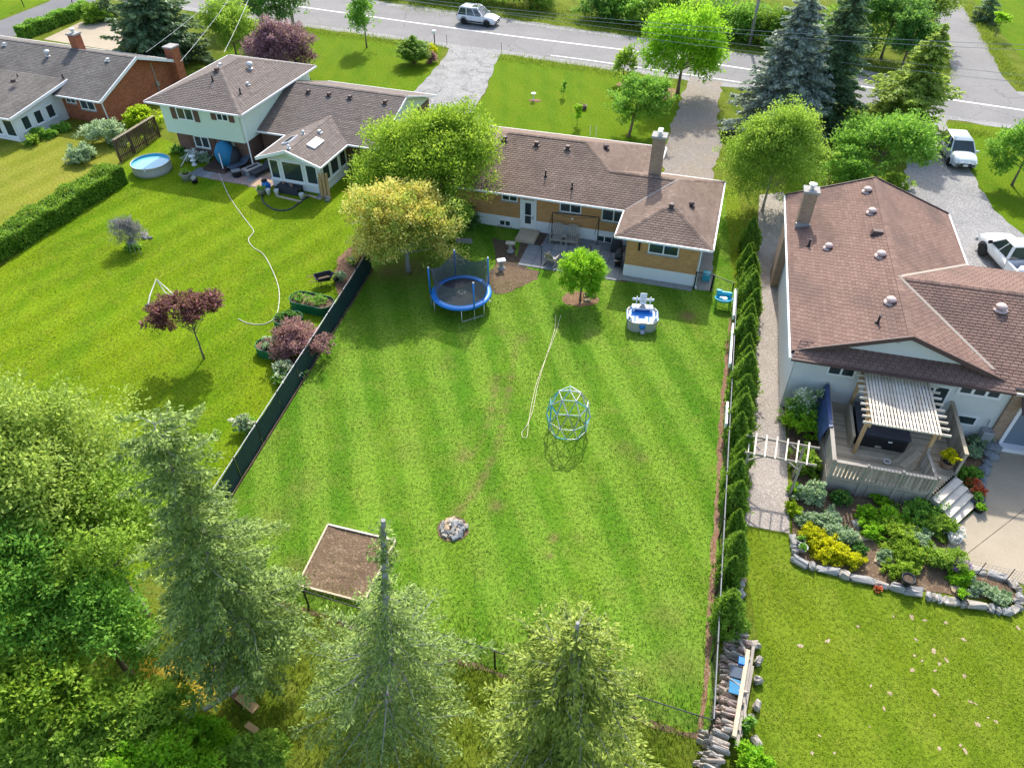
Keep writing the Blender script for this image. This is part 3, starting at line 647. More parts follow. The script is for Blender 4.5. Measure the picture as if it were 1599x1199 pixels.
# ---- split level house with the sunroom --------------------------------------------------------
def split_house():
    H = house('split_level_house', 'split-level house with pale green siding, brown roof and glazed sunroom', (-18.362, 49.108), -18.5)
    e, k = 4.2, .36; z = e + 3.9 * k; u0, u1, v0, v1 = -7.8, 0, -10.1, 0
    ubox('brick_base', BRICK_B, H, -6.9, -.75, -9.4, -1.1, -.1, 2.02); ubox('upper_wall', SIDE_G, H, -6.95, -.5, -9.7, -.4, 1.98, e - .02)
    lap('siding', SIDE_G, H, (-6.95, -.4), (-.5, -.4), 1.97, e - .05); lap('siding', SIDE_G, H, (-.5, -.4), (-.5, -9.7), 1.97, e - .05)
    ubox('soffit', WHITE, H, u0 + .05, u1 - .05, v0 + .05, v1 - .05, e - .10, e - .06)
    P = [[(u0, v1, e), (u1, v1, e), (-3.9, -3.9, z)], [(u1, v1, e), (u1, v0, e), (-3.9, -6.2, z), (-3.9, -3.9, z)], [(u0, v0, e), (u1, v0, e), (-3.9, -6.2, z)], [(u0, v0, e), (-3.9, -6.2, z), (-3.9, -3.9, z), (u0, v1, e)]]
    R = roof(H, P, SH_SPLIT, BROWN, 30)
    ridgecaps(R, [((-3.9, -3.9, z), (u0, v1, e)), ((-3.9, -3.9, z), (u1, v1, e)), ((-3.9, -6.2, z), (-3.9, -3.9, z)), ((-3.9, -6.2, z), (u1, v0, e)), ((-3.9, -6.2, z), (u0, v0, e))], SH_SPLIT, 4)
    for a, b in (((u0, .05), (u1, .05)), ((.05, 0), (.05, v0)), ((-7.85, 0), (-7.85, v0)), ((u0, v0 - .05), (u1, v0 - .05))): edge('gutter', H, (a[0], a[1], e - .05), (b[0], b[1], e - .05), WHITE)
    le, lz = 2.3, 4.05; a0, a1 = -.45, 9.1; vb, vf, vr = -1.9, -12.1, -7.0
    ubox('wall', BRICK_B, H, -.6, 8.7, -11.5, -2.5, -.1, le - .02)
    P = [[(a0, vb, le), (a1, vb, le), (a1, vr, lz), (a0, vr, lz)], [(a0, vf, le), (a1, vf, le), (a1, vr, lz), (a0, vr, lz)]]
    R2 = roof(H, P, SH_SPLIT, BROWN, 40); ridgecaps(R2, [((a0, vr, lz), (a1, vr, lz))], SH_SPLIT, 5)
    m = MB(); m.face([L3(q) for q in ((8.72, -2.4, le - .05), (8.72, -11.6, le - .05), (8.72, vr, lz - .14))]); m.build('gable', SIDE_G, H)
    edge('gutter', H, (a0, vb + .05, le - .05), (1.9, vb + .05, le - .05), WHITE); edge('gutter', H, (6.8, vb + .05, le - .05), (a1, vb + .05, le - .05), WHITE); edge('gutter', H, (a0, vf - .05, le - .05), (a1, vf - .05, le - .05), WHITE)
    edge('fascia', H, (a1, vb, le - .04), (a1, vr, lz - .04), WHITE); edge('fascia', H, (a1, vf, le - .04), (a1, vr, lz - .04), WHITE)
    # sunroom
    s0, s1, sf, sz, su = 1.95, 6.75, 1.9, 3.1, 4.35; bk = vb - (sz - le) / ((lz - le) / (vb - vr))
    P = [[(s0, sf, le), (s0, vb, le), (su, bk, sz), (su, sf, sz)], [(s1, sf, le), (s1, vb, le), (su, bk, sz), (su, sf, sz)]]
    R3 = roof(H, P, SH_SPLIT, BROWN, 50); ridgecaps(R3, [((su, bk, sz), (su, sf, sz))], SH_SPLIT, 6)
    edge('fascia', H, (s0 - .05, sf + .03, le - .06), (su, sf + .03, sz - .04), WHITE_V, .06, .2); edge('fascia', H, (s1 + .05, sf + .03, le - .06), (su, sf + .03, sz - .04), WHITE_V, .06, .2)
    edge('gutter', H, (s1 + .05, sf, le - .05), (s1 + .05, vb, le - .05), WHITE); edge('gutter', H, (s0 - .05, sf, le - .05), (s0 - .05, vb, le - .05), WHITE)
    ubox('sunroom_wall', SIDE_W, H, 2.35, 6.25, -2.4, 1.25, -.1, le - .12)
    m = MB(); m.face([L3(q) for q in ((2.3, 1.27, le - .12), (6.4, 1.27, le - .12), (su, 1.27, sz - .16))]); m.build('sunroom_gable', SIDE_G, H)
    for q in ((2.4, 3.2), (3.35, 5.0), (5.15, 6.1)): window(H, q[0], q[1], .62, 2.08, 1.25, 1, .11, .06, mat=WHITE_V)
    for q in ((.05, 1.0), (-1.15, -.05), (-2.2, -1.3)): window(H, q[0], q[1], .7, 2.0, 6.25, 1, .1, .06, 'u', WHITE_V)
    o = MB(); o.box((0, 0, 0), (.62, 1.3, .10)); o.build('skylight', WHITE, R3, loc=(su + .95, .3, sz - .95 * .333 + .08), rot=(0, radians(18.4), 0)); o = MB(); o.box((0, 0, 0), (.62, 1.2, .10)); sk = o.build('skylight', WHITE, R3, loc=(su - .95, .2, sz - .95 * .333 + .08), rot=(0, radians(-18.4), 0)); g = MB(); g.box((0, 0, .052), (.5, 1.05, .01)); g.build('skylight_glass', GLASS, sk)
    vent_box(R3, su + .5, -1.7, sz - .17, GALV, .22); vent_round(R3, su + .05, 1.5, sz, WHITE, .1); vent_round(R3, su - .35, -1.0, sz - .1, GALV, .12)
    for u in (1.6, 3.3, 5.0, 7.8): vent_box(R2, u, vr + .9, lz - .31, BROWN)
    turbine(R, -2.6, -5.6, z - 1.3 * k); vent_box(R, -4.6, -4.9, z - .7 * k, GALV, .25); vent_box(R, -3.95, -3.6, z - .1, BROWN); vent_pipe(R, -3.7, -2.6, z - 1.3 * k); vent_box(R, -1.6, -3.6, e + 1.6 * k, GALV, .2); vent_pipe(R, -1.3, -2.2, e + 1.3 * k)
    window(H, -5.65, -4.25, 3.05, 3.95, -.4, 2, .09, .06, mat=WHITE_V, sill=False); window(H, -2.3, -1.35, 3.4, 3.95, -.4, 2, .08, .06, mat=WHITE, sill=False)
    for a, z0 in ((-6.1, 3.05), (-4.2, 3.05), (-2.75, 3.4), (-1.30, 3.4)): ubox('shutter', SHUT, H, a, a + .4, -.4, -.33, z0, 3.95)
    window(H, -5.45, -4.15, .75, 1.65, -1.1, 2, .09, .06); ubox('shutter', SHUT, H, -5.95, -5.5, -1.1, -1.04, .75, 1.65); ubox('shutter', SHUT, H, -4.08, -3.63, -1.1, -1.04, .75, 1.65)
    d = ubox('door', SIDE_G, H, -2.85, -2.0, -1.1, -1.03, .1, 1.95); ubox('door_glass', GLASS, d, -2.65, -2.2, -1.04, -1.015, .8, 1.7); one('downspout', WHITE, H, 'tube', [(-.35, .5, 3.9), (-.35, .5, .1)], .05)
    ubox('window_wall', GLASS, H, .9, 1.8, -2.5, -2.47, .6, 1.9)
split_house()

# ---- red brick bungalow on the left -------------------------------------------------------------
def left_house():
    H = house('red_brick_bungalow', 'red brick bungalow with grey gable roof and white sunroom at left edge', (-31.478, 56.542), -19.5)
    e, z, vf, vr = 2.2, 4.0, -9.7, -4.85; k = (z - e) / -vr; u0, u1 = -22, -.2
    ubox('wall', BRICK_R, H, u0 + .5, -.85, -9.0, -.75, -.1, e - .02)
    m = MB(); m.raw([L3(q) for q in ((-.86, -.75, e - .02), (-.86, -9.0, e - .02), (-.86, vr, z - .14), (-1.2, -.75, e - .02), (-1.2, -9.0, e - .02), (-1.2, vr, z - .14))], [(0, 1, 2), (5, 4, 3), (0, 3, 4, 1), (1, 4, 5, 2), (2, 5, 3, 0)]); m.build('gable_wall', BRICK_R, H)
    P = [[(u0, 0, e), (u1, 0, e), (u1, vr, z), (u0, vr, z)], [(u0, vf, e), (u1, vf, e), (u1, vr, z), (u0, vr, z)]]
    R = roof(H, P, SH_LEFT, BROWN, 60); ridgecaps(R, [((u0, vr, z), (u1, vr, z))], SH_LEFT, 7)
    edge('gutter', H, (-4.6, .06, e - .05), (u1, .06, e - .05), WHITE); edge('gutter', H, (u0, vf - .06, e - .05), (u1, vf - .06, e - .05), WHITE)
    edge('fascia', H, (u1 + .03, .05, e - .04), (u1 + .03, vr, z - .04), WHITE, .08, .22); edge('fascia', H, (u1 + .03, vf, e - .04), (u1 + .03, vr, z - .04), WHITE, .08, .22)
    se, sk = 2.0, .2; z2 = e + 1.6 * k; P = [[(u0, 4.5, se), (-4.6, 4.5, se), (-4.6, -1.6, z2 + .03), (u0, -1.6, z2 + .03)]]
    R2 = roof(H, P, SH_LEFT, BROWN, 70); ubox('sunroom_wall', SIDE_W, H, u0 + .5, -5.0, -.8, 4.1, -.1, se - .12)
    m = MB(); m.face([L3(q) for q in ((-4.98, 4.1, se - .12), (-4.98, -.8, se - .12), (-4.98, -.8, z2 - .3))]); m.build('sunroom_gable', SIDE_W, H)
    edge('fascia', H, (-4.57, 4.5, se - .05), (-4.57, -1.6, z2 - .02), WHITE, .08, .2); edge('gutter', H, (u0, 4.55, se - .06), (-4.6, 4.55, se - .06), WHITE)
    lap('siding', SIDE_W, H, (-5.0, 4.1), (-5.0, -.7), 0, se - .12); lap('siding', SIDE_W, H, (-14, 4.1), (-5.0, 4.1), 0, se - .12)
    for q in (.3, 1.5, 2.7): window(H, q, q + .8, .6, 1.65, -4.99, 1, .09, .06, 'u', WHITE_V)
    for q in (-6.1, -7.5, -8.9, -10.3): window(H, q, q + 1.05, .35, 1.7, 4.1, 1, .09, .06, mat=WHITE_V)
    window(H, -4.55, -3.55, 1.35, 1.95, -.75, 2, .08, .06); window(H, -3.2, -1.75, 1.0, 1.95, -.75, 2, .09, .06)
    one('downspout', WHITE, H, 'tube', [(-.5, -.05, e - .1), (-.75, .55, e - .4), (-.75, .65, .1)], .05)
    one('conduit', GREY_M, H, 'tube', [(-.82, 6.8, 2.9), (-.82, 6.8, .2)], .04); one('electric_meter', GREY_M, H, 'box', (-.78, 6.8, 1.2), (.14, .25, .35))
    c = one('chimney', BRICK_R, H, 'box', (-.45, 9.15, 1.7), (.8, .9, 3.6)); one('chimney_cap', CONCP, H, 'box', (-.45, 9.15, 3.55), (.95, 1.05, .12))
    c = one('chimney', BRICK_R, R, 'box', (-6.4, 5.3, 4.2), (.7, .7, 1.6)); one('chimney_cap', CONCP, R, 'box', (-6.4, 5.3, 5.05), (.85, .85, .12)); one('flue', GALV, R, 'lathe', [(.12, 0), (.12, .25), (.2, .27), (.18, .34), (.03, .38)], (-6.4, 5.3, 5.1), 10)
    turbine(R, -8.2, -3.7, e + 3.7 * k); vent_box(R, -2.4, -4.1, e + 4.1 * k, GALV); vent_box(R, -13.2, -4.2, e + 4.2 * k, GALV); vent_pipe(R, -5.0, -1.6, e + 1.6 * k); vent_pipe(R, -9.0, -.9, e + .9 * k); vent_box(R2, -8.0, .4, se + .9, BROWN)
left_house()

# ---- house on the right with the pinkish brown roof -------------------------------------------
def right_house():
    H = house('right_bungalow', 'grey sided bungalow with pinkish brown roof and cross gable at right', (12.145, 24.597), -14.5)
    e, ru, rz, uR, vf = 3.5, 4.42, 5.13, 8.75, -15.0; kl = (rz - e) / ru; kr = (rz - e) / (uR - ru); cv, cz = -4.9, rz - .005; c0, c1 = -9.65, -.15; kc = (cz - e) / (c1 - cv); E1 = 18.0
    ubox('wall', SIDE_C, H, .35, 8.4, -14.5, -.62, -.1, e - .02); ubox('wall', SIDE_C, H, 8.4, E1 - .5, -9.2, -.621, -.1, e - .021)
    ubox('soffit', WHITE, H, .06, 8.7, -14.95, .02, e - .10, e - .06); ubox('soffit', WHITE, H, 8.7, E1, -9.6, -.2, e - .105, e - .065)
    rk = -.35
    def zl(u): return e + u * kl
    P = [[(0, rk, e), (0, vf, e), (ru, vf, rz), (ru, rk, rz)],
         [(uR, vf, e), (uR, c0, e), (ru, cv, rz), (ru, vf, rz)], [(ru, cv, rz), (8.57, rk, rz - (8.57 - ru) * kr), (ru, rk, rz)],
         [(ru, cv, cz), (uR, c1, e), (E1, c1, e), (E1, cv, cz)], [(ru, cv, cz), (uR, c0, e), (E1, c0, e), (E1, cv, cz)],
         [(.0, .12, e - .02), (8.9, .12, e - .02), (8.6, -.74, e + .34), (.30, -.74, e + .34)]]
    R = roof(H, P, SH_RIGHT, BROWN, 80)
    ridgecaps(R, [((ru, vf, rz), (ru, rk, rz)), ((ru, cv, cz), (E1, cv, cz))], SH_RIGHT, 8)
    gm = MB(); gm.raw([L3(q) for q in ((1.15, -.75, e + .25), (7.65, -.75, e + .25), (ru, -.75, rz - .16), (1.15, -1.0, e + .25), (7.65, -1.0, e + .25), (ru, -1.0, rz - .16))], [(2, 1, 0), (3, 4, 5), (0, 1, 4, 3), (1, 2, 5, 4), (2, 0, 3, 5)]); gm.build('gable_wall', SIDE_C, H)
    lap('gable_siding', SIDE_C, H, (.3, -.74), (8.6, -.74), e + .25, rz - .1, lambda s: e + (rz - .16 - e) * (1 - abs((.3 + 8.3 * s) - ru) / 4.2))
    one('gable_vent', GREY_M, H, 'blob', (4.1, .68, 4.55), (.10, .06, .07))
    lap('siding', SIDE_C, H, (.35, -.62), (9.2, -.62), 0, e - .1); lap('siding', SIDE_C, H, (.35, -14.5), (.35, -.62), 0, e - .1)
    edge('rake_board', H, (0.0, rk + .03, e - .02), (ru, rk + .03, rz - .02), BROWN, .06, .2); edge('rake_board', H, (uR, rk + .03, e - .02), (ru, rk + .03, rz - .02), BROWN, .06, .2)
    edge('fascia', H, (0, vf - .03, e - .02), (ru, vf - .03, rz - .02), BROWN, .06, .2); edge('fascia', H, (uR, vf - .03, e - .02), (ru, vf - .03, rz - .02), BROWN, .06, .2)
    for a, b, mt in (((-.06, .12), (-.06, vf), WHITE), ((0, .18), (8.9, .18), BROWN), ((8.9, .16), (E1, .16), GREY_M), ((uR + .06, c0), (uR + .06, vf), WHITE)): edge('gutter', H, (a[0], a[1], e - .06), (b[0], b[1], e - .06), mt)
    vm = plain('valley_metal', (.33, .28, .23), .8)
    edge('valley_flashing', R, (ru, cv, rz + .04), (uR, c1, e + .04), vm, .16, .02); edge('valley_flashing', R, (ru, cv, rz + .04), (uR, c0, e + .04), vm, .16, .02)
    # chimney on the left slope and its breast outside
    c = one('chimney', BRICK_T, R, 'box', (.72, 11.35, 4.65), (.66, .60, 2.1)); one('chimney_cap', CONCP, R, 'box', (.72, 11.35, 5.75), (.82, .76, .12)); one('flue', GALV, R, 'lathe', [(.10, 0), (.10, .25), (.22, .27), (.2, .32), (.03, .36)], (.72, 11.35, 5.8), 12)
    m = MB(); m.box((.16, 11.4, 1.6), (.5, 1.5, 3.3)); m.build('chimney_breast', BRICK_T, H); one('flashing', GREY_M, R, 'box', (.72, 11.02, 3.84), (.74, .1, .26))
    for v in (-13.6, -11.2, -6.9, -3.0): vent_round(R, 3.9, v, zl(3.9), plain('pale_vent', (.55, .42, .38), .6), .22)
    vent_round(R, 1.8, -8.4, zl(1.8), MATS['pale_vent'], .2); vent_round(R, 8.6, -3.9, cz - 1.0 * kc, MATS['pale_vent'], .24); vent_pipe(R, .95, -8.9, zl(.95)); vent_pipe(R, 3.3, -1.6, zl(3.3))
    m = MB(); m.box((3.95, 9.0, zl(3.95) + .1), (.62, .34, .22), taper=.75); m.build('roof_vent', MATS['dark_brown_trim'], R)
    window(H, 1.75, 2.95, 2.35, 3.0, -.62, 2, .09, .06, mat=WHITE_V, sill=False); window(H, 7.1, 8.85, 2.4, 2.98, -.62, 3, .12, .06, mat=WHITE_V, sill=False); window(H, 7.6, 8.5, .72, 1.32, -.62, 1, .10, .06, mat=WHITE_V, sill=False)
    window(H, 5.6, 6.9, 1.0, 2.7, -.62, 2, .10, .06, mat=WHITE_V, sill=False)
    ubox('brick_pier', BRICK_T, H, 9.2, 9.7, -.62, -.45, -.1, e - .1); ubox('wall_right', BRICK_T, H, 9.7, E1 - .5, -.62, -.52, -.1, e - .1)
    d = ubox('door', plain('grey_blue_door', (.16, .21, .26), .5), H, 9.8, 10.75, -.52, -.44, .2, 2.2); ubox('door_frame', WHITE, H, 9.66, 9.8, -.5, -.38, .1, 2.3); ubox('door_sill', WHITE, H, 9.66, 10.9, -.5, -.05, .02, .2); one('handle', GREY_M, d, 'box', (10.6, .40, 1.15), (.06, .09, .18))
    m = MB(); m.face([L3(q) for q in ((9.5, -.45, 2.9), (11.4, -.45, 2.9), (11.4, .25, 2.45), (9.5, .25, 2.45))]); m.face([L3(q) for q in ((9.5, .25, 2.45), (11.4, .25, 2.45), (11.4, -.45, 2.86), (9.5, -.45, 2.86))]); m.build('door_awning', BROWN, H)
    for v in (-4.5, -7.0): window(H, v, v + 1.0, 2.3, 2.9, .35, 1, .08, .06, 'u', WHITE_V, -1, False)
right_house()
# ------------------------------------------------------------------ vegetation
def unit(a): return a / np.maximum(np.linalg.norm(a, axis=1, keepdims=True), 1e-9)
def sph(n, rng): return unit(rng.normal(size=(n, 3)))
def leafmesh(name, C, D, S_, asp, sh, mat, rng):
    """diamond shaped leaves: centre, long axis, length, width ratio"""
    n = len(C); W = unit(np.cross(D, unit(rng.normal(0, .55, (n, 3)) + np.array([.08, .45, .85])))); S_ = S_[:, None]; V = np.empty((n, 4, 3))
    V[:, 0] = C - D * S_ * .5; V[:, 1] = C + W * S_ * asp * .5; V[:, 2] = C + D * S_ * .5; V[:, 3] = C - W * S_ * asp * .5
    me = bpy.data.meshes.new(name); me.vertices.add(4 * n); me.vertices.foreach_set('co', V.ravel())
    me.loops.add(4 * n); me.loops.foreach_set('vertex_index', np.arange(4 * n)); me.polygons.add(n); me.polygons.foreach_set('loop_start', np.arange(n) * 4)
    me.update(calc_edges=True)
    a = me.attributes.new('shade', 'FLOAT', 'FACE'); a.data.foreach_set('value', np.clip(sh, 0, 1)); me.materials.append(mat); return me
def clumps(rng, R, nl, ns, nleaf, lobe=.42, spray=.17, up=.15, inner=.45, bias=None):
    """lobes on an ellipsoid shell -> sprays -> leaves; returns centres, directions, shade, lobe centres"""
    R = np.array(R); d = sph(nl, rng); d[:, 2] = np.where(d[:, 2] < -.55, -d[:, 2], d[:, 2])
    r = inner + (1 - inner) * rng.random(nl) ** .5; LC = d * r[:, None] * R * (1 - lobe * .55); ls = rng.normal(0, .12, nl); lr = rng.uniform(.7, 1.2, nl)
    sd = sph(nl * ns, rng); sr = rng.random(nl * ns) ** .45; rm = float(np.mean(R))
    SC = np.repeat(LC, ns, 0) + sd * (sr * np.repeat(lr, ns))[:, None] * R * lobe; ss = np.repeat(ls, ns) + rng.normal(0, .13, nl * ns)
    k = nleaf; od = sph(nl * ns * k, rng); C = np.repeat(SC, k, 0) + od * (rng.random(nl * ns * k) ** .5)[:, None] * spray * rm * np.array([1, 1, .75])
    D = unit(np.repeat(sd, k, 0) * .5 + od * .6 + rng.normal(size=od.shape) * .5 + np.array([0, 0, up])); sh = .54 + np.repeat(ss, k) * 1.2 + rng.normal(0, .24, len(C)); return C, D, sh, LC
def woodmesh(m, h, r0, targets, lean=(0, 0), fork=.45, rng=random, n=7):
    """tapered trunk with limbs that reach the lobes"""
    top = Vector((lean[0], lean[1], h)); pts = [Vector((0, 0, -.1))]; K = 6
    for i in range(1, K + 1):
        t = i / K; pts.append(Vector((lean[0] * t + rng.uniform(-.04, .04) * h * .15, lean[1] * t + rng.uniform(-.04, .04) * h * .15, h * t)))
    m.tube(pts, [r0 * (1.25 if i == 0 else 1 - .75 * i / K) for i in range(K + 1)], n)
    for q in targets:
        q = Vector(q); t = min(.98, max(fork, (q.z / h) * .75)) * rng.uniform(.85, 1.0); i = min(K - 1, int(t * K)); s_ = pts[i].lerp(pts[i + 1], t * K - i); midp = s_.lerp(q, .5) + Vector((0, 0, (q - s_).length * .08))
        rr = max(.012, r0 * .42 * (1 - t * .5)); m.tube([s_, midp, q], [rr, rr * .65, rr * .2], 5)
def tree(name, label, cat, base, h, R, cz, mat, leaf=.16, nl=16, ns=16, nleaf=26, bark=None, r0=None, lean=(0, 0), seed=0, asp=.55, lobe=.42, spray=.17, group=None, trunk_h=None, off=(0, 0), inner=.45, limbs=True, mat2=None, frac=.5):
    rng = np.random.default_rng(100 + seed); rr = random.Random(seed)
    nleaf = max(6, int(nleaf * .82)); t = thing(name, label, cat, base, 0, group)
    C, D, sh, LC = clumps(rng, R, nl, ns, nleaf, lobe, spray, inner=inner); o = np.array([off[0] + lean[0], off[1] + lean[1], cz]); C = C + o; LC = LC + o
    C[:, 2] = np.maximum(C[:, 2], .05)
    m = MB(); woodmesh(m, trunk_h or cz + R[2] * .35, r0 or max(.05, R[0] * .05), [q for q in LC] if limbs else [], lean, .35, rr); m.build('trunk', bark or BARK, t, True)
    if mat2 is not None:
        sp_ = rng.random(nl * ns) < np.repeat(frac * rng.uniform(.5, 1.4, nl), ns); k2 = np.repeat(sp_, nleaf) & (rng.random(len(C)) < .85); S2 = leaf * rng.uniform(.5, 1.5, len(C))
        link('blossom', leafmesh('blossom', C[k2], D[k2], S2[k2], .7, sh[k2], mat2, rng), t); link('crown', leafmesh('crown', C[~k2], D[~k2], S2[~k2], asp, sh[~k2], mat, rng), t); return t
    link('crown', leafmesh('crown', C, D, leaf * rng.uniform(.5, 1.5, len(C)), asp, sh, mat, rng), t); return t
def bush(name, label, cat, base, R, mat, leaf=.12, n=2500, seed=0, nl=10, group=None, mat2=None, frac=.3, asp=.55, up=.25, stem=True):
    rng = np.random.default_rng(500 + seed); t = thing(name, label, cat, base, 0, group)
    ns = 12; k = max(3, int(n / nl / ns)); C, D, sh, LC = clumps(rng, R, nl, ns, k, .5, .2, up, .3); C[:, 2] = np.abs(C[:, 2] + R[2] * .55); s_ = leaf * rng.uniform(.5, 1.5, len(C))
    if stem:
        m = MB(); rr = random.Random(seed); [m.tube([(rr.uniform(-.08, .08), rr.uniform(-.08, .08), -.05), (q[0] * .5, q[1] * .5, abs(q[2]) * .5 + R[2] * .25), (q[0], q[1], abs(q[2] + R[2] * .5))], [.02, .014, .006], 4) for q in LC]; m.build('stems', BARK, t)
    if mat2 is None: link('foliage', leafmesh('foliage', C, D, s_, asp, sh, mat, rng), t)
    else:
        top = (C[:, 2] + rng.normal(0, .2 * R[2], len(C)) > R[2] * (1.45 - frac)) | (rng.random(len(C)) < frac * .25)
        link('foliage', leafmesh('foliage', C[~top], D[~top], s_[~top], asp, sh[~top], mat, rng), t); link('blossom', leafmesh('blossom', C[top], D[top], s_[top] * .9, .8, sh[top], mat2, rng), t)
    return t
def conifer(name, label, cat, base, h, r, mat, zl=.4, step=.3, nb=7, droop=.28, leaf=.34, dens=9, bark=None, lean=(0, 0), seed=0, power=.85, bare_top=0.0, prof=None, group=None, asp=.3, side=.8, gap=0.0, r0=None):
    """whorled branches with side sprays; prof(t) overrides the outline, t = 0 bottom .. 1 top"""
    rng = np.random.default_rng(900 + seed); rr = random.Random(seed); t = thing(name, label, cat, base, 0, group); m = MB(); K = 10; r0 = r0 or h * .014 + .04
    def ax(z): f = z / h; return Vector((lean[0] * f, lean[1] * f, z))
    m.tube([ax(h * i / K) - Vector((0, 0, .1 if i == 0 else 0)) for i in range(K + 1)], [r0 * (1 - (.9 if r0 < .15 else .72) * i / K) for i in range(K + 1)], 7)
    Cs, Ds, Ss, Sh = [], [], [], []; z = zl; ga = rr.random() * 6
    while z < h * .995:
        f = (z - zl) / (h - zl); L0 = r * (prof(f) if prof else (1 - f) ** power) + .05; n = max(3, int(nb * (.5 + .5 * L0 / r)))
        for b in range(n):
            if rr.random() < gap: continue
            ga += 2.4 + rr.uniform(-.3, .3); L = L0 * rr.uniform(.62, 1.12); zz = z + rr.uniform(-.5, .5) * step; s0 = ax(min(zz, h)); dr = Vector((cos(ga), sin(ga), 0)); dd = droop * rr.uniform(.5, 1.5) * (1.1 - f * 1.6)
            bd = rr.uniform(-.22, .22) * L; pv = Vector((-dr.y, dr.x, 0)); uz = rr.uniform(-.12, .12) * L; q = [s0, s0 + dr * L * .5 + pv * bd * .7 + Vector((0, 0, -dd * L * .45)), s0 + dr * L + pv * bd * -.3 + Vector((0, 0, -dd * L * .72 + uz))]
            if L > .35: m.tube(q, [.008 * L + .006, .004 * L + .004, .003], 4, False)
            k = max(3, int(dens * .74 * L / .35)); tt = rng.uniform(.12 if f > .3 else .3, 1.04, k); pos = np.where(tt[:, None] < .5, np.array(q[0]) + (np.array(q[1]) - np.array(q[0])) * tt[:, None] * 2, np.array(q[1]) + (np.array(q[2]) - np.array(q[1])) * (tt[:, None] - .5) * 2)
            sd = rng.uniform(-1, 1, k) * (.45 * L * (1.15 - tt)) * side; pr = np.array([-dr.y, dr.x, 0.]); pos = pos + pr * sd[:, None] + rng.normal(0, .05, (k, 3)) - np.array([0, 0, 1.]) * np.abs(sd)[:, None] * .25
            D = np.array(dr) * .8 + pr * np.sign(sd)[:, None] * .7 + rng.normal(0, .3, (k, 3)) + np.array([0, 0, -.15]); cs = rr.gauss(.55, .15)
            if bare_top and f > 1 - bare_top and rr.random() < .55: continue
            Cs.append(pos); Ds.append(unit(D)); Ss.append(leaf * rng.uniform(.6, 1.2, k)); Sh.append(cs + rng.normal(0, .27, k))
        z += step * rr.uniform(.8, 1.2)
    m.build('trunk', bark or BARK, t, False)
    link('crown', leafmesh('crown', np.concatenate(Cs), np.concatenate(Ds), np.concatenate(Ss), asp, np.concatenate(Sh), mat, rng), t); return t
def B(pxx, pyy): return tuple(at(pxx, pyy))
def base_under(cx, cy, z): p = at(cx, cy, z); return (p.x, p.y, 0)

# ---- trees at the bottom edge
GL = 'trees along the bottom left'
tree('deciduous_tree', 'tall leafy tree filling the left edge above the bottom left corner', 'tree', base_under(35, 735, 6.0), 8, (3.9, 3.4, 3.6), 5.4, L_OLIVE, .13, 30, 26, 75, seed=1, group=GL, bark=BARK_G)
tree('deciduous_tree', 'leafy tree with grey limbs left of the ragged spruce', 'tree', base_under(150, 835, 4.8), 7, (2.5, 2.5, 2.7), 4.4, L_YG, .12, 24, 24, 60, seed=2, group=GL, bark=BARK_G)
tree('deciduous_tree', 'dark green leafy tree in the lower left against the left edge', 'tree', base_under(20, 930, 4.4), 7, (2.7, 2.5, 2.6), 4.0, L_GREEN, .13, 24, 24, 60, seed=3, group=GL)
tree('deciduous_tree', 'medium green leafy tree below the ragged spruce', 'tree', base_under(140, 965, 3.6), 6, (2.2, 2.0, 2.2), 3.2, L_GREEN, .12, 20, 22, 55, seed=4, group=GL)
tree('broadleaf_bush', 'large bright green bush in the bottom left corner', 'bush', base_under(60, 1085, 2.8), 5, (2.7, 1.9, 2.0), 2.4, L_MAPLE, .14, 24, 22, 55, seed=5)
tree('broadleaf_bush', 'bright green bush left of the scrap boards at the bottom', 'bush', base_under(205, 1110, 2.2), 4, (1.7, 1.4, 1.4), 1.7, L_YG, .13, 18, 20, 50, seed=6)
tree('broadleaf_bush', 'yellow green bush on the bottom edge near the left corner', 'bush', base_under(90, 1185, 2.0), 4, (2.2, 1.2, 1.5), 1.6, L_YG, .13, 20, 20, 50, seed=45)
tree('broadleaf_bush', 'bright green bush on the bottom edge below the scrap boards', 'bush', base_under(235, 1195, 1.8), 4, (1.7, 1.1, 1.3), 1.4, L_ROUND, .13, 18, 18, 45, seed=46)
tree('broadleaf_bush', 'low green bush under the metal beam at the bottom edge', 'bush', base_under(300, 1150, .9), 3, (1.3, .9, .8), .7, L_ROUND, .12, 14, 16, 40, seed=7)
tree('broadleaf_bush', 'pale green bush at the bottom edge left of the spiked spruce', 'bush', base_under(400, 1178, 1.0), 3, (1.1, .8, .9), .8, L_YG, .12, 14, 16, 40, seed=8)
GC = 'conifers beyond the back fence'
conifer('ragged_spruce', 'ragged leaning spruce with bare grey leader left of the back fence', 'tree', B(405, 1055), rise(405, 1055, 676), 2.1, L_SPR2, 1.8, .23, 9, .18, .15, 60, BARK_G, (.15, .3), 1, .8, .0, lambda f: (.30 + .25 * abs(math.sin(f * 31)) if f > .78 else min(1, .42 + (.80 - f) * 1.3)) * (.75 + .35 * abs(math.sin(f * 9))), asp=.4, gap=.2, group=GC, r0=.145)
conifer('ragged_spruce', 'spruce with tall bare grey spike top over the garden bed', 'tree', B(610, 1130), rise(610, 1130, 812), 2.75, L_SPR2, 1.4, .26, 9, .10, .14, 46, BARK_G, (1.0, .0), 2, .8, .0, lambda f: ((.05 + .12 * (math.sin(f * 90) > .7)) if f > .68 else min(1, .16 + (.68 - f) * 2.3) * (.85 + .15 * math.sin(f * 23))), asp=.36, gap=.2, group=GC, r0=.2)
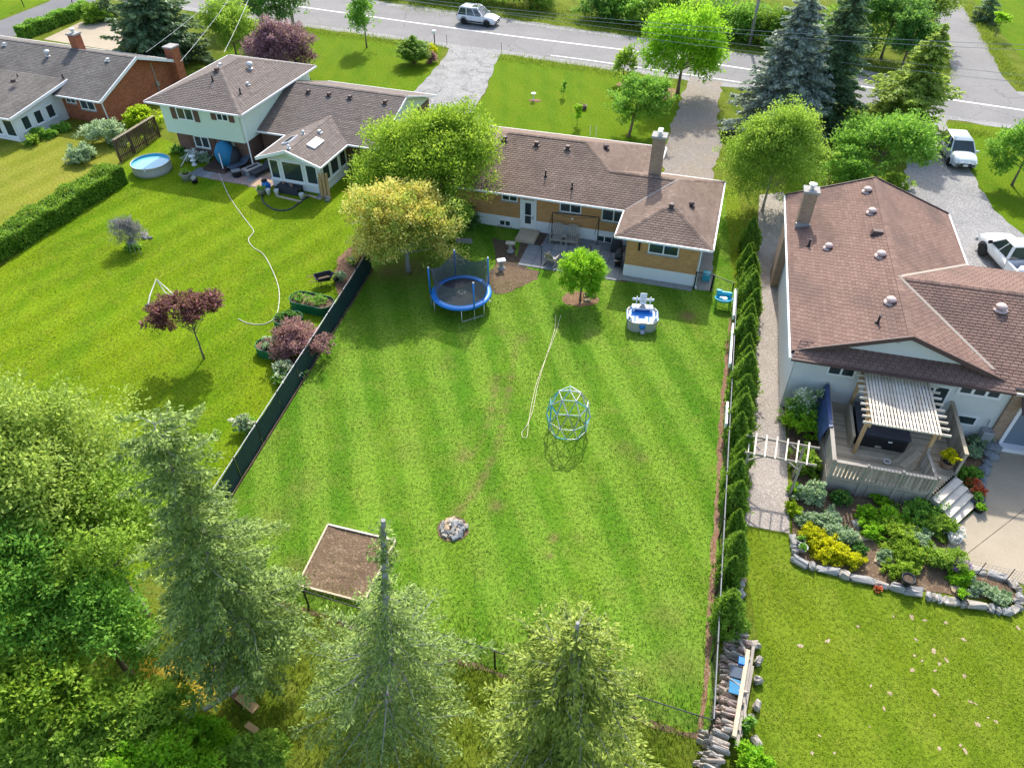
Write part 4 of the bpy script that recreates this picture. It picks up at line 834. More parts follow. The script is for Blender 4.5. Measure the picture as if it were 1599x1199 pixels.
conifer('round_conifer', 'dense round-topped conifer at the bottom right of the back fence', 'tree', B(872, 1215), rise(872, 1215, 972), 2.6, L_CEDAR2, .5, .2, 11, -.15, .15, 54, BARK_G, (0.05, .0), 3, .8, .0, lambda f: (max(0, 1 - f ** 2.6)) ** .5 * (.72 + .25 * math.sin(f * 19) + .15 * math.sin(f * 47)), asp=.4, gap=.22, group=GC, side=1.1)

# ---- the back yard and the neighbours
tree('maple_tree', 'big bright green tree between the two middle houses', 'tree', B(684, 352), rise(662, 352, 168), (4.6, 3.8, 3.1), 4.4, L_MAPLE, .15, 40, 28, 80, seed=10, r0=.3)
tree('flowering_tree', 'yellow blossoming tree behind the trampoline', 'tree', B(638, 424), 5, (3.7, 2.6, 2.7), 2.75, L_OLIVE, .13, 34, 26, 85, bark=BARK_G, seed=11, r0=.16, mat2=L_YEL, frac=.75)
tree('companion_tree', 'yellow green leafy tree rising right behind the yellow blossoms', 'tree', B(690, 392), 4, (2.0, 1.6, 1.8), 2.6, L_YG, .16, 18, 20, 40, seed=12, r0=.1)
tree('round_tree', 'small round clipped green tree in a mulch ring', 'tree', B(906, 469), 3, (1.32, 1.25, 1.35), 1.62, L_ROUND, .11, 40, 22, 30, seed=13, r0=.07, lobe=.36, spray=.16, inner=.55)
tree('red_maple', 'small dark red maple on the left lawn', 'tree', B(319, 560), 4, (1.95, 1.6, 1.15), 2.65, L_RED, .14, 28, 14, 26, seed=14, r0=.055, lobe=.30, spray=.16, off=(-.15, .1), inner=.5)
bush('smoke_bush', 'purple leaved shrub leaning over the dark screen fence', 'shrub', B(472, 552), (1.75, 1.4, 1.15), L_PURP, .12, 10000, 15, 18)
tree('twiggy_bush', 'grey leafless twiggy bush on the left lawn', 'bush', B(209, 386), 2, (1.0, .95, .95), 1.15, L_GREYT, .30, 26, 16, 18, bark=BARK_G, seed=16, asp=.045, r0=.06)
bush('green_bush', 'low green growth at the foot of the twiggy bush', 'bush', B(207, 388), (.55, .5, .25), L_GREEN, .12, 700, 17)
conifer('wall_bush', 'dark green feathery bush against the orange brick wall', 'bush', B(733, 352), 1.6, 1.0, L_DEEP, .1, .12, 8, -.1, .2, 18, seed=19, power=.6)
tree('lilac_bush', 'pink purple blossoming tree in front of the split-level house', 'tree', B(447, 116), 6, (3.4, 2.8, 2.4), 2.4, L_PINK, .2, 28, 22, 36, seed=20, r0=.12)
tree('young_tree', 'slender young tree on the front lawn of the split-level house', 'tree', B(573, 75), 6, (1.7, 1.5, 2.4), 2.9, L_GREEN, .2, 22, 14, 18, seed=21, r0=.08)
conifer('yew_shrub', 'dark upright evergreen shrub on the front lawn', 'shrub', B(647, 101), 2.6, 1.6, L_CEDAR, .05, .12, 14, -.9, .3, 14, seed=22, prof=lambda f: (1 - f ** 4) * .95)
bush('golden_shrub', 'yellow gold shrub beside the dark evergreen', 'shrub', B(673, 84), (.8, .7, .6), L_GOLD, .16, 1200, 23)
bush('red_shrub', 'dark red shrub beside the dark evergreen', 'shrub', B(671, 98), (.75, .65, .7), L_PURP, .16, 1200, 24)
tree('front_maple', 'large rounded green tree by the road end of the gravel driveway', 'tree', B(1058, 146), rise(1058, 143, 12), (3.7, 3.2, 3.9), 3.9, L_ROUND, .22, 32, 22, 36, seed=25, r0=.16)
tree('front_tree', 'green tree with crooked trunk beside the gravel driveway', 'tree', B(981, 214), rise(981, 214, 118), (2.5, 2.2, 1.9), 2.75, L_GREEN, .18, 24, 20, 34, seed=26, r0=.12, lean=(.8, .7))
tree('slim_tree', 'slim light green tree left of the large roadside tree', 'tree', B(972, 134), 4, (1.15, 1.0, 1.8), 1.8, L_YG, .2, 14, 14, 18, seed=27, r0=.06)
tree('sapling', 'tiny sapling with narrow crown on the front lawn', 'tree', B(879.5, 152), 2, (.28, .28, .75), .85, L_GREEN, .12, 8, 8, 12, seed=28, r0=.02)
tree('sapling', 'bushier sapling near the roof on the front lawn', 'tree', B(901, 197), 2, (.5, .5, .75), .95, L_ROUND, .13, 10, 8, 14, seed=29, r0=.025)
conifer('blue_spruce', 'tall blue grey spruce at the roadside', 'tree', B(1212, 212), rise(1215, 208, -20), 4.3, L_SPRUCE, .2, .3, 14, .35, .42, 24, seed=30, power=.7, asp=.4)
conifer('dark_spruce', 'darker spruce right behind the blue grey spruce', 'tree', B(1278, 203), rise(1283, 200, -60), 3.2, L_DKSPR, .2, .34, 12, .3, .42, 22, seed=31, power=.75, asp=.4)
conifer('cedar_tree', 'broad ragged cedar tree between road and grey gravel driveway', 'tree', B(1385, 222), 8.2, 3.4, L_OLIVE, .2, .22, 13, -.25, .34, 24, seed=32, prof=lambda f: min(1, (1 - f) * 1.5 + .08) * (.8 + .2 * math.sin(f * 17)), lean=(1.6, .6), asp=.4)
tree('birch_tree', 'light green feathery tree left of the right house roof', 'tree', B(1190, 330), rise(1192, 318, 165), (3.0, 2.6, 3.7), 3.4, L_YG, .13, 40, 26, 70, bark=BARK_G, seed=33, r0=.09)
tree('ash_tree', 'spreading green tree behind the chimney of the right house', 'tree', B(1362, 290), 5, (3.7, 2.6, 1.9), 2.9, L_GREEN, .19, 30, 22, 36, seed=34, r0=.1)
tree('ash_tree', 'lower green tree left of the spreading tree behind the right house', 'tree', B(1310, 305), 4, (1.9, 1.6, 1.6), 1.7, L_GREEN, .18, 18, 18, 28, seed=35, r0=.07)
tree('fruit_tree', 'green tree cut by the right edge beside the silver hatchback', 'tree', B(1580, 290), 5, (2.4, 2.1, 2.1), 2.4, L_GREEN, .18, 24, 20, 30, seed=36, r0=.09)
conifer('top_left_spruce', 'wide dark spruce beside the concrete parking pad', 'tree', B(258, 92), rise(245, 86, -60), 5.2, L_DKSPR, .3, .36, 14, .3, .48, 20, seed=37, power=.6, asp=.42)
tree('top_left_tree', 'yellow green tree behind the split-level chimney roof', 'tree', B(370, 90), 6, (2.8, 2.3, 2.6), 2.7, L_YG, .22, 24, 18, 26, seed=38, r0=.1)
tree('top_left_tree', 'grey green tree beside the utility pole at the top', 'tree', B(438, 50), 6, (3.2, 2.5, 3.0), 2.9, L_DEEP, .24, 24, 18, 26, seed=39, r0=.1)
tree('top_left_tree', 'whitish blossoming tree at the top edge left of the utility pole', 'tree', B(382, 46), 6, (3.0, 2.4, 3.0), 3.0, L_SILV, .24, 22, 18, 22, seed=40, r0=.1)
bush('ball_shrub', 'round clipped green shrub at the end of the long low hedge', 'shrub', B(155, 35), (1.7, 1.5, 1.2), L_HEDGE, .18, 5200, 41, 20)
conifer('small_spruce', 'small dark evergreen behind the round clipped shrub', 'tree', B(172, 30), 3.6, 1.6, L_DKSPR, .1, .3, 9, .2, .4, 14, seed=42)
conifer('small_spruce', 'dark evergreen beside the side road at top right', 'tree', B(1536, 34), 4.0, 1.7, L_DKSPR, .1, .3, 9, .2, .45, 14, seed=43)
tree('umbrella_tree', 'tiny flat-topped tree right of the side road', 'tree', B(1553, 60), 3, (.95, .9, .55), 1.9, L_ROUND, .22, 10, 10, 12, seed=44, r0=.05)
for i, (x, y, R_, mt, lb) in enumerate(((1375, 75, 3.6, L_DEEP, 'dark leafy tree left of the side road at the top edge'), (1330, 62, 3.6, L_GREEN, 'green leafy tree at the top edge right of the dark spruce'), (1435, 52, 3.0, L_OLIVE, 'thin yellow green tree beside the side road at the top edge'), (1405, 96, 2.2, L_DEEP, 'low dark tree at the road corner above the cedar'))):
    tree('roadside_tree', lb, 'tree', B(x, y + 18), 7, (R_, R_ * .9, R_ * .95), 3.3, mt, .25, 22, 18, 26, seed=50 + i, r0=.12, group='trees across the road')
ROAD_BUSH = ((1290, 82, 3.2, 'dark bush across the road right of the dark spruce'), (750, -6, 3.6, 'dark thicket bush at the top edge above the moving car'), (830, 4, 3.6, 'dark thicket bush right of the moving car across the road'), (945, 22, 3.0, 'dense dark bush left of the large roadside tree across the road'), (992, 28, 3.2, 'dense dark bush behind the large roadside tree'), (1040, 34, 3.2, 'dark bush right behind the large roadside tree crown'), (1105, 44, 3.4, 'dark leafy bush across the road left of the blue spruce'), (1158, 52, 3.2, 'dark leafy bush across the road touching the blue spruce'), (1215, 62, 3.2, 'dark bush across the road hidden by the blue spruce'), (685, -14, 3.2, 'dark bush at the top edge left of the moving car'), (615, -24, 3.4, 'dark bush at the top edge above the slender young tree'))
for i, (x, y, r_, lb) in enumerate(ROAD_BUSH):
    bush('roadside_bush', lb, 'bush', B(x, y + 8), (r_ * 1.15, r_ * .85, r_ * .72), (L_DEEP, L_GREEN, L_CEDAR)[i % 3], .28, 7000, 60 + i, 22, group='thicket across the road')

# ---- bushes near the houses
bush('lime_shrub', 'lime green shrub between the red brick wall and the wooden fence', 'shrub', B(222, 198), (1.7, 1.3, 1.05), L_LIME, .2, 4200, 80, 14)
bush('white_flower_shrub', 'pale flowering shrub behind the brown wooden fence', 'shrub', B(165, 222), (1.9, 1.3, 1.15), L_SILV, .18, 4800, 81, 14)
bush('white_flower_shrub', 'silvery green shrub at the end of the long left hedge', 'shrub', B(133, 252), (1.3, 1.1, .95), L_SILV, .17, 3500, 82, 12)
bush('garden_shrub', 'small yellow green ball shrub at the white sunroom corner', 'shrub', B(50, 226), (.72, .6, .5), L_YG, .15, 1500, 83)
bush('garden_shrub', 'dark green low shrub along the white sunroom wall', 'shrub', B(70, 214), (1.3, .5, .45), L_GREEN, .16, 1800, 84)
bush('garden_shrub', 'dark green low shrub under the red brick wall', 'shrub', B(100, 204), (1.1, .45, .45), L_GREEN, .16, 1500, 85)
bush('white_flower_shrub', 'white flowering shrub beside the dark small deck', 'shrub', B(311, 252), (1.2, .7, .55), L_SILV, .14, 2200, 86, mat2=L_FLW)
bush('garden_shrub', 'dark green shrub under the split-level basement window', 'shrub', B(285, 240), (1.1, .6, .4), L_DEEP, .14, 1600, 87)
bush('hydrangea', 'white blossoming hydrangea left of the dark screen fence', 'shrub', B(452, 590), (.85, .7, .55), L_GREEN, .14, 2400, 88, mat2=L_WFL, frac=.6)
bush('hydrangea', 'white blossoming hydrangea near the lower end of the screen fence', 'shrub', B(390, 672), (.75, .6, .55), L_GREEN, .13, 2200, 89, mat2=L_WFL, frac=.6)
bush('hydrangea', 'small white flowering plant by the black fence post', 'shrub', B(553, 412), (.4, .35, .4), L_GREEN, .12, 700, 90, mat2=L_FLW)
bush('hydrangea', 'pale flowering plant in the mulch near the wheelbarrow', 'shrub', B(533, 440), (.4, .35, .45), L_SILV, .12, 700, 91)
bush('walk_shrub', 'white flecked dark shrub at the corner of the right house', 'shrub', (13.2, 24.05, 0), (1.0, .75, 1.2), L_GREEN, .12, 5200, 92, 14, mat2=L_WFL, frac=.25)
bush('walk_shrub', 'bright green shrub beside the deck tarp along the walkway', 'shrub', B(1247, 676), (1.1, .95, .7), L_ROUND, .12, 4200, 93)
bush('walk_shrub', 'leafy green plant under the arbor beam by the walkway', 'shrub', B(1258, 730), (.85, .9, .7), L_YG, .12, 3600, 94)
bush('walk_shrub', 'pale leafy plant below the arbor at the walkway edge', 'shrub', B(1262, 778), (.8, .75, .55), L_SILV, .12, 2800, 95)
for i, (x, y, rx, rz, mt, m2, lb) in enumerate(((1270, 848, .62, .42, L_GOLD, None, 'bright yellow flowering mound left end near stone wall'), (1298, 868, .62, .42, L_GOLD, None, 'bright yellow flowering mound in the middle of the three'), (1325, 880, .42, .36, L_GOLD, None, 'bright yellow flowering mound right end near stone wall'),
        (1352, 808, .35, .4, L_ROUND, None, 'upright light green plant under the deck railing'), (1290, 815, .55, .4, L_SILV, None, 'silvery plant left in the vegetable garden'), (1310, 838, .5, .4, L_SILV, None, 'silvery plant beside the stakes in the garden'), (1362, 830, .5, .42, L_ROUND, None, 'left plant of the leafy green potato rows'), (1385, 815, .6, .45, L_ROUND, None, 'upper plant of the leafy green potato rows'), (1398, 840, .65, .45, L_MAPLE, None, 'middle plant of the leafy green potato rows'), (1412, 868, .62, .42, L_MAPLE, None, 'lower middle plant of the leafy green potato rows'), (1402, 893, .6, .4, L_MAPLE, None, 'bottom plant of the leafy green potato rows'), (1425, 845, .5, .4, L_SILV, None, 'right plant of the leafy green potato rows'),
        (1430, 795, .85, .6, L_GREEN, None, 'dark green bush left of the deck steps'), (1462, 825, .55, .5, L_YG, None, 'grassy yellow green bush below the deck steps'), (1465, 880, .7, .55, L_YG, None, 'olive bush beside the purple flowers'), (1313, 785, .4, .35, L_DEEP, None, 'dark low plant under the deck skirt left'), (1368, 782, .4, .3, L_ROUND, None, 'small green plant under the deck skirt'), (1500, 905, .4, .35, L_ROUND, None, 'green plant in front of the wire trellis'), (1560, 935, .4, .3, L_SILV, None, 'grey green plant at the right end of the stone wall'), (1520, 920, .35, .25, L_SILV, None, 'small plant beside the black pot in the stone bed'),
        (1520, 665, .5, .4, L_GREEN, None, 'green plant below the basement window'), (1532, 695, .5, .35, L_SILV, None, 'broad leaved plant beside the flagstone edge'), (1510, 745, .45, .4, L_GREEN, None, 'green plant right of the top deck step'), (1515, 712, .35, .3, L_SILV, None, 'small plant right of the deck screen'), (1243, 770, .3, .3, L_ROUND, None, 'narrow green plant at the walkway edge above the stone wall'), (1240, 800, .3, .35, L_LIME, None, 'lime green plant at the walkway edge above the stone wall'), (1258, 815, .4, .35, L_SILV, None, 'pale plant beside the walkway edge of the garden'), (1378, 870, .3, .25, L_SILV, None, 'small plant next to the tan stepping stones'), (1340, 860, .3, .28, L_DEEP, None, 'small dark plant right of the yellow mounds'))):
    bush('garden_plant', lb, 'plant', B(x, y), (rx * 1.35, rx * 1.2, rz * .9), mt, .09, int(4600 * rx / .5), 100 + i, 10, group='plants in the right hand garden')
for i, (x, y, m2, lb) in enumerate(((1487, 838, L_FLW, 'white flowers in a pot on the patio corner below the steps'), (1518, 762, L_FLO, 'red flowers beside the deck steps'), (1487, 885, L_FLO, 'orange flowers left of the purple flowers'), (1497, 893, L_FLP, 'purple flowers near the wire trellis'), (1370, 922, L_FLO, 'tiny red flower clump on the lawn below the stone wall'), (1524, 775, L_FLO, 'orange potted flowers at the foot of the steps'))):
    s_ = .16 if i == 4 else .42
    bush('flower_clump', lb, 'flowers', B(x, y), (s_, s_ * .9, s_ * .75), L_GREEN, .1, 900 if i != 4 else 250, 140 + i, 8, mat2=m2, frac=.75, group='flowers in the right hand garden')
bush('pot_plant', 'bright yellow green plant in the pot on the deck', 'plant', tuple(at(1480, 712, 1.1)), (.42, .4, .4), L_GOLD, .13, 1400, 150)
bush('bottom_shrub', 'leafy green shrub at the foot of the stone pile', 'shrub', B(1165, 1192), (.7, .55, .5), L_ROUND, .13, 1700, 151)
bush('bottom_shrub', 'small leafy shrub beside the stone pile beams', 'shrub', B(1164, 1135), (.4, .4, .4), L_GREEN, .13, 900, 152)
bush('side_shrub', 'yellow green bush right of the gravel driveway by the tree', 'shrub', B(1395, 292), (1.2, .8, .6), L_YG, .18, 1500, 153)

# ---- clipped hedges
def hedge(name, label, a, b, w, h, mat, n, leaf, seed):
    rng = np.random.default_rng(seed); a, b = Vector(a), Vector(b); L = (b - a).length; rz = atan2(b.y - a.y, b.x - a.x)
    t = thing(name, label, 'hedge', tuple(a), rz); P = rng.random((n, 3)) * np.array([L, w, h]); f = rng.integers(0, 6, n); dep = np.abs(rng.normal(0, .10, n)); wob = .12 * np.sin(P[:, 0] * 1.9 + seed) + .08 * np.sin(P[:, 0] * 4.3) + rng.normal(0, .05, n)
    P[f <= 1, 2] = (h + wob - dep)[f <= 1]; P[(f == 2) | (f == 3), 1] = (dep + wob * .6)[(f == 2) | (f == 3)]; P[f == 4, 1] = (w - dep + wob * .6)[f == 4]; k = f == 5; P[k, 0] = np.where(rng.random(k.sum()) < .5, dep[k], L - dep[k]); P[:, 1] -= w / 2
    D = unit(rng.normal(size=(n, 3)) + np.array([0, 0, .6])); sh = .45 + .18 * np.sin(P[:, 0] * 3.1 + P[:, 2] * 4) * rng.random(n) + rng.normal(0, .2, n)
    link('foliage', leafmesh('foliage', P, D, leaf * rng.uniform(.6, 1.3, n), .6, sh, mat, rng), t)
    m = MB(); rr = random.Random(seed); [m.tube([(x, rr.uniform(-.1, .1), -.05), (x + rr.uniform(-.2, .2), rr.uniform(-.2, .2), h * .8)], [.03, .012], 4) for x in np.arange(.3, L, .5)]; m.box((L / 2, 0, h * .44), (L - .5, w - .5, h * .72)); m.build('stems', plain('hedge_core_%d' % seed, (.025, .04, .015), 1), t); return t
hedge('clipped_hedge', 'long clipped green hedge dividing the two left lawns', at(-60, 437), at(186, 283), 1.7, 1.25, L_HEDGE, 26000, .15, 3)
hedge('clipped_hedge', 'low clipped hedge along the dark driveway at top left', at(34, 62), at(138, 22), 1.1, 1.2, L_GREEN, 9000, .2, 4)

# ---- columnar cedars along the walkway: five forms, copied
def cedar_form(k):
    rng = np.random.default_rng(300 + k); n = 3000; h, r = 2.0, .50; t = thing('columnar_cedar', 'narrow green cedar in the row between lawn and pebble walkway', 'tree', (0, 0, 0), 0, 'cedars along the walkway')
    f = rng.random(n) ** 1.25; a = rng.uniform(0, 2 * pi, n); rib = 1 + .16 * np.sin(a * 5 + f * 9 + k) + .10 * np.sin(a * 9 - f * 14); R = r * np.minimum(1, .55 + f * 2.2) * (1 - f ** 1.5) ** .8 * rib * (1 + rng.normal(0, .13, n))
    C = np.stack([R * np.cos(a) + .08 * f * np.sin(k * 2.1), R * np.sin(a), f * h * 1.0 + .03], 1); D = unit(np.stack([np.cos(a) * .35, np.sin(a) * .35, np.ones(n)], 1) + rng.normal(0, .42, (n, 3))); sh = .55 + .2 * np.sin(a * 5 + f * 9 + k) * .6 + rng.normal(0, .2, n)
    link('crown', leafmesh('crown', C, D, .16 * rng.uniform(.5, 1.5, n), .4, sh, L_CEDAR, rng), t); m = MB(); m.tube([(0, 0, -.05), (0, 0, h * .85)], [.05, .012], 6); m.build('trunk', BARK, t); return t
ORD = 'first second third fourth fifth sixth seventh eighth ninth tenth eleventh twelfth thirteenth fourteenth fifteenth sixteenth seventeenth eighteenth nineteenth twentieth twenty-first twenty-second twenty-third twenty-fourth twenty-fifth twenty-sixth twenty-seventh twenty-eighth twenty-ninth last'.split()
def cedar_row():
    a, b = at(1169, 392), at(1131, 985); n = 30; forms = [cedar_form(k) for k in range(5)]; rr = random.Random(5)
    for i in range(n):
        f = i / (n - 1); p = a.lerp(b, f); o = forms[i] if i < 5 else copy_tree(forms[i % 5]); o['label'] = 'narrow green cedar, %s in the walkway row counted from the bungalow' % ORD[i]; s_ = rr.choice([.72, .85, .95, 1.0, 1.08, 1.2])
        o.location = (p.x + rr.uniform(-.14, .14), p.y + rr.uniform(-.22, .22), 0); o.rotation_euler = (rr.uniform(-.06, .06), rr.uniform(-.06, .06), rr.uniform(0, 6.3)); o.scale = (s_ * rr.uniform(.9, 1.15), s_ * rr.uniform(.9, 1.15), s_ * rr.uniform(.85, 1.12))
cedar_row()
# ---- tall grass tufts along the road verges, under the trees and at fence lines
def tufts(name, label, spots, n, h, mat, seed):
    rng = np.random.default_rng(seed); C = []
    for (pts, w) in spots:
        P = [np.array(at(*p)) for p in pts]
        for i in range(len(P) - 1):
            L = np.linalg.norm(P[i + 1] - P[i]); k = int(n * L); t = rng.random(k)[:, None]; C.append(P[i] * (1 - t) + P[i + 1] * t + rng.normal(0, 1, (k, 3)) * np.array([w, w, 0]))
    C = np.concatenate(C); S_ = h * rng.uniform(.5, 1.3, len(C)); C[:, 2] = S_ * .4; D = unit(rng.normal(0, .35, C.shape) + np.array([0, 0, 1.])); o = link(name, leafmesh(name, C, D, S_, .14, .5 + rng.normal(0, .25, len(C)), mat, rng)); tag(o, label, 'grass', None, 'stuff')
tufts('verge_grass', 'tall grass on the verges of the road', [([(780, 89), (860, 100), (960, 115), (1040, 130)], .55), ([(470, 46), (560, 58), (690, 76)], .5), ([(640, 8), (800, 24), (1000, 52), (1200, 82), (1450, 118)], 1.2), ([(640, -4), (800, 12), (1000, 38), (1200, 70)], 1.6), ([(1476, 122), (1458, 90), (1448, 50)], .5), ([(1512, 10), (1548, 70), (1576, 112), (1605, 138)], .4), ([(1485, 205), (1560, 212)], .5)], 170, .28, L_TUFT, 71)
tufts('fence_grass', 'rough grass beyond the back fence', [([(400, 925), (560, 975), (760, 1040), (1100, 1150)], .8), ([(420, 1000), (500, 1080), (480, 1180)], .9), ([(700, 1060), (760, 1150), (1020, 1180)], .8), ([(230, 1000), (330, 1010), (380, 1050)], .7)], 420, .22, L_TUFT, 72)

# ---- short blades over the nearer lawns
def blades(name, label, poly, dens, mat, seed, size=.07):
    rng = np.random.default_rng(seed); P = np.array([at(*q)[:2] for q in poly]); lo, hi = P.min(0), P.max(0); n = int((hi - lo).prod() * dens); C = lo + rng.random((n, 2)) * (hi - lo); ins = np.zeros(n, bool)
    for i in range(len(P)):
        (x1, y1), (x2, y2) = P[i], P[(i + 1) % len(P)]; c_ = ((y1 > C[:, 1]) != (y2 > C[:, 1])); xx = (x2 - x1) * (C[:, 1] - y1) / (y2 - y1 + 1e-12) + x1; ins ^= c_ & (C[:, 0] < xx)
    C = C[ins]; g = np.zeros(len(C))
    for k in range(7): a = rng.uniform(0, 6.3); w = rng.uniform(.4, 3.2); g += np.sin((C[:, 0] * cos(a) + C[:, 1] * sin(a)) * w + rng.uniform(0, 6))
    keep = rng.random(len(C)) < .62 + .14 * g; C = C[keep]; g = g[keep]; S_ = size * rng.uniform(.6, 1.5, len(C)); D = unit(rng.normal(0, .8, (len(C), 3)) + np.array([0, 0, .55])); D[:, 2] = np.abs(D[:, 2]); C3 = np.concatenate([C, (.014 + S_ * .35 * D[:, 2])[:, None]], 1)
    o = link(name, leafmesh(name, C3, D, S_, .3, .5 + .05 * g + rng.normal(0, .16, len(C)), mat, rng)); tag(o, label, 'grass', None, 'stuff')
blades('lawn_grass', 'short mown grass of the middle back lawn', [(345, 806), (380, 912), (468, 944), (1005, 1117), (1098, 1145), (1122, 700), (1135, 500), (985, 448), (840, 440), (600, 420)], 260, L_LAWN, 81)
blades('lawn_grass', 'short mown grass of the left back lawn', [(-60, 480), (188, 290), (420, 318), (540, 330), (520, 470), (325, 800), (0, 800)], 200, L_LAWNY, 82, .08)
blades('lawn_grass', 'short mown grass of the lower right lawn', [(1168, 835), (1240, 895), (1600, 975), (1620, 1210), (1185, 1210), (1190, 1000)], 300, L_LAWNY, 83, .06)
def jbox(d, r, j=.12):
    m = MB(); m.box((0, 0, 0), d, bev=min(d) * .28); m.v = [(x + r.uniform(-j, j) * d[0] * .35, y + r.uniform(-j, j) * d[1] * .35, z + r.uniform(-j, j) * d[2] * .5) for x, y, z in m.v]; return m
# ------------------------------------------------------------------ fences
def seg_frame(a, b): a, b = Vector(a), Vector(b); return a, (b - a).length, atan2(b.y - a.y, b.x - a.x)
def screen_fence():
    a, L, rz = seg_frame(at(339, 806), at(580, 420)); h = 1.25
    t = thing('screen_fence', 'dark green fabric screened fence between the two back lawns', 'fence', tuple(a), rz); n = 9; st = L / n; r = random.Random(3)
    for i in range(n + 1): one('post', BLACK, t, 'tube', [(i * st, 0, -.1), (i * st, 0, h + (.05 if i < n - 1 else .35))], .035, 8)
    for i in range(n):
        m = MB(); K = 8; g = [[(i * st + .03 + (st - .06) * x / K, -.02 - .03 * sin(pi * x / K) * r.uniform(.5, 1.5) + r.uniform(-.012, .012), .02 + (h - .02) * y / 4) for x in range(K + 1)] for y in range(5)]
        for y in range(4):
            for x in range(K): m.face([g[y][x], g[y][x + 1], g[y + 1][x + 1], g[y + 1][x]])
        m.build('screen_panel', SCREEN, t, True)
        one('top_rail', GREY_M, t, 'tube', [(i * st + .03, 0, h + .02), (i * st + st - .03, 0, h + .02)], .022, 6)
    for z in (.35, .62, .89, 1.16, 1.43):
        for i in (n - 1,): one('slat', WOOD_F, t, 'box', (i * st + st / 2, .06, z), (st - .1, .03, .14))
    one('kerb_board', WOOD_F, t, 'box', (L / 2, -.12, .05), (L, .05, .12))
screen_fence()
def chain_fence(label, a, b, h, n, name='chain_fence', rail=None):
    a, L, rz = seg_frame(a, b); t = thing(name, label, 'fence', tuple(a), rz); st = L / n
    for i in range(n + 1): one('post', BLACK, t, 'tube', [(i * st, 0, -.1), (i * st, 0, h + .04)], .036, 8)
    for i in range(n):
        one('top_rail', rail or BLACK, t, 'tube', [(i * st + .03, 0, h), (i * st + st - .03, 0, h)], .024, 6)
        m = MB(); m.face([(i * st + .03, 0, .03), (i * st + st - .03, 0, .03), (i * st + st - .03, 0, h - .02), (i * st + .03, 0, h - .02)]); m.build('wire_mesh', LINKM, t)
    return t
chain_fence('black chain link fence along the back of the lawn', at(395, 922), at(1104, 1150), 1.2, 7)
chain_fence('chain link fence with pale top rail along the cedar row', at(1144, 480), at(1104, 1150), 1.2, 9, rail=plain('dull_rail', (.20, .21, .22), .6))
chain_fence('short black fence beside the right corner of the brick bungalow', at(1110, 456), at(1140, 468), 1.1, 1)
chain_fence('black gate at the side passage of the brick bungalow', at(1083, 451), at(1109, 455), 1.1, 1, 'garden_gate')
for q, lb in ((((1144, 478), (1141, 520)), 'white board on the chain fence nearest the turquoise table'), (((1140, 532), (1135, 596)), 'long white board on the chain fence beside the cedars'), (((1131, 655), (1129, 690)), 'short white board between the cedars further down the fence')):
    a, L, rz = seg_frame(at(*q[0]), at(*q[1])); m = MB(); m.box((L / 2, -.06, 1.0), (L, .10, .30), bev=.02); tag(m.build('white_board', WHITE, None, loc=tuple(a), rot=(0, 0, rz)), lb, 'board', 'white boards on the fence')
def brown_fence():
    a, L, rz = seg_frame(at(189, 253), at(250, 214)); t = thing('wooden_fence', 'dark brown slatted wooden fence panel beside the round pool', 'fence', tuple(a), rz); n = 3; h = 1.55
    for i in range(n + 1): one('post', WOOD_F, t, 'box', (i * L / n, 0, h / 2), (.12, .12, h + .1))
    k = int(L / .17)
    for i in range(k):
        m = MB(); m.c = random.random(); x = (i + .5) * L / k
        if 5 < i % 9 < 9: m.box((x, -.02, .35), (.12, .03, .6)); m2 = MB(); m2.box((x, -.02, 1.22), (.12, .03, .5)); m2.build('slat', WOOD_F, t)
        else: m.box((x, -.02, h / 2), (.105, .03, h - .1))
        m.build('slat', WOOD_F, t)
    for z in (.3, h - .05): one('rail', WOOD_F, t, 'box', (L / 2, .05, z), (L, .06, .1))
    m = MB(); [m.box((L * (i + .5) / 26, 0, h + .1), (.06, .25, .05)) for i in range(26)]; m.build('top_lattice', WOOD_L, t)
brown_fence()

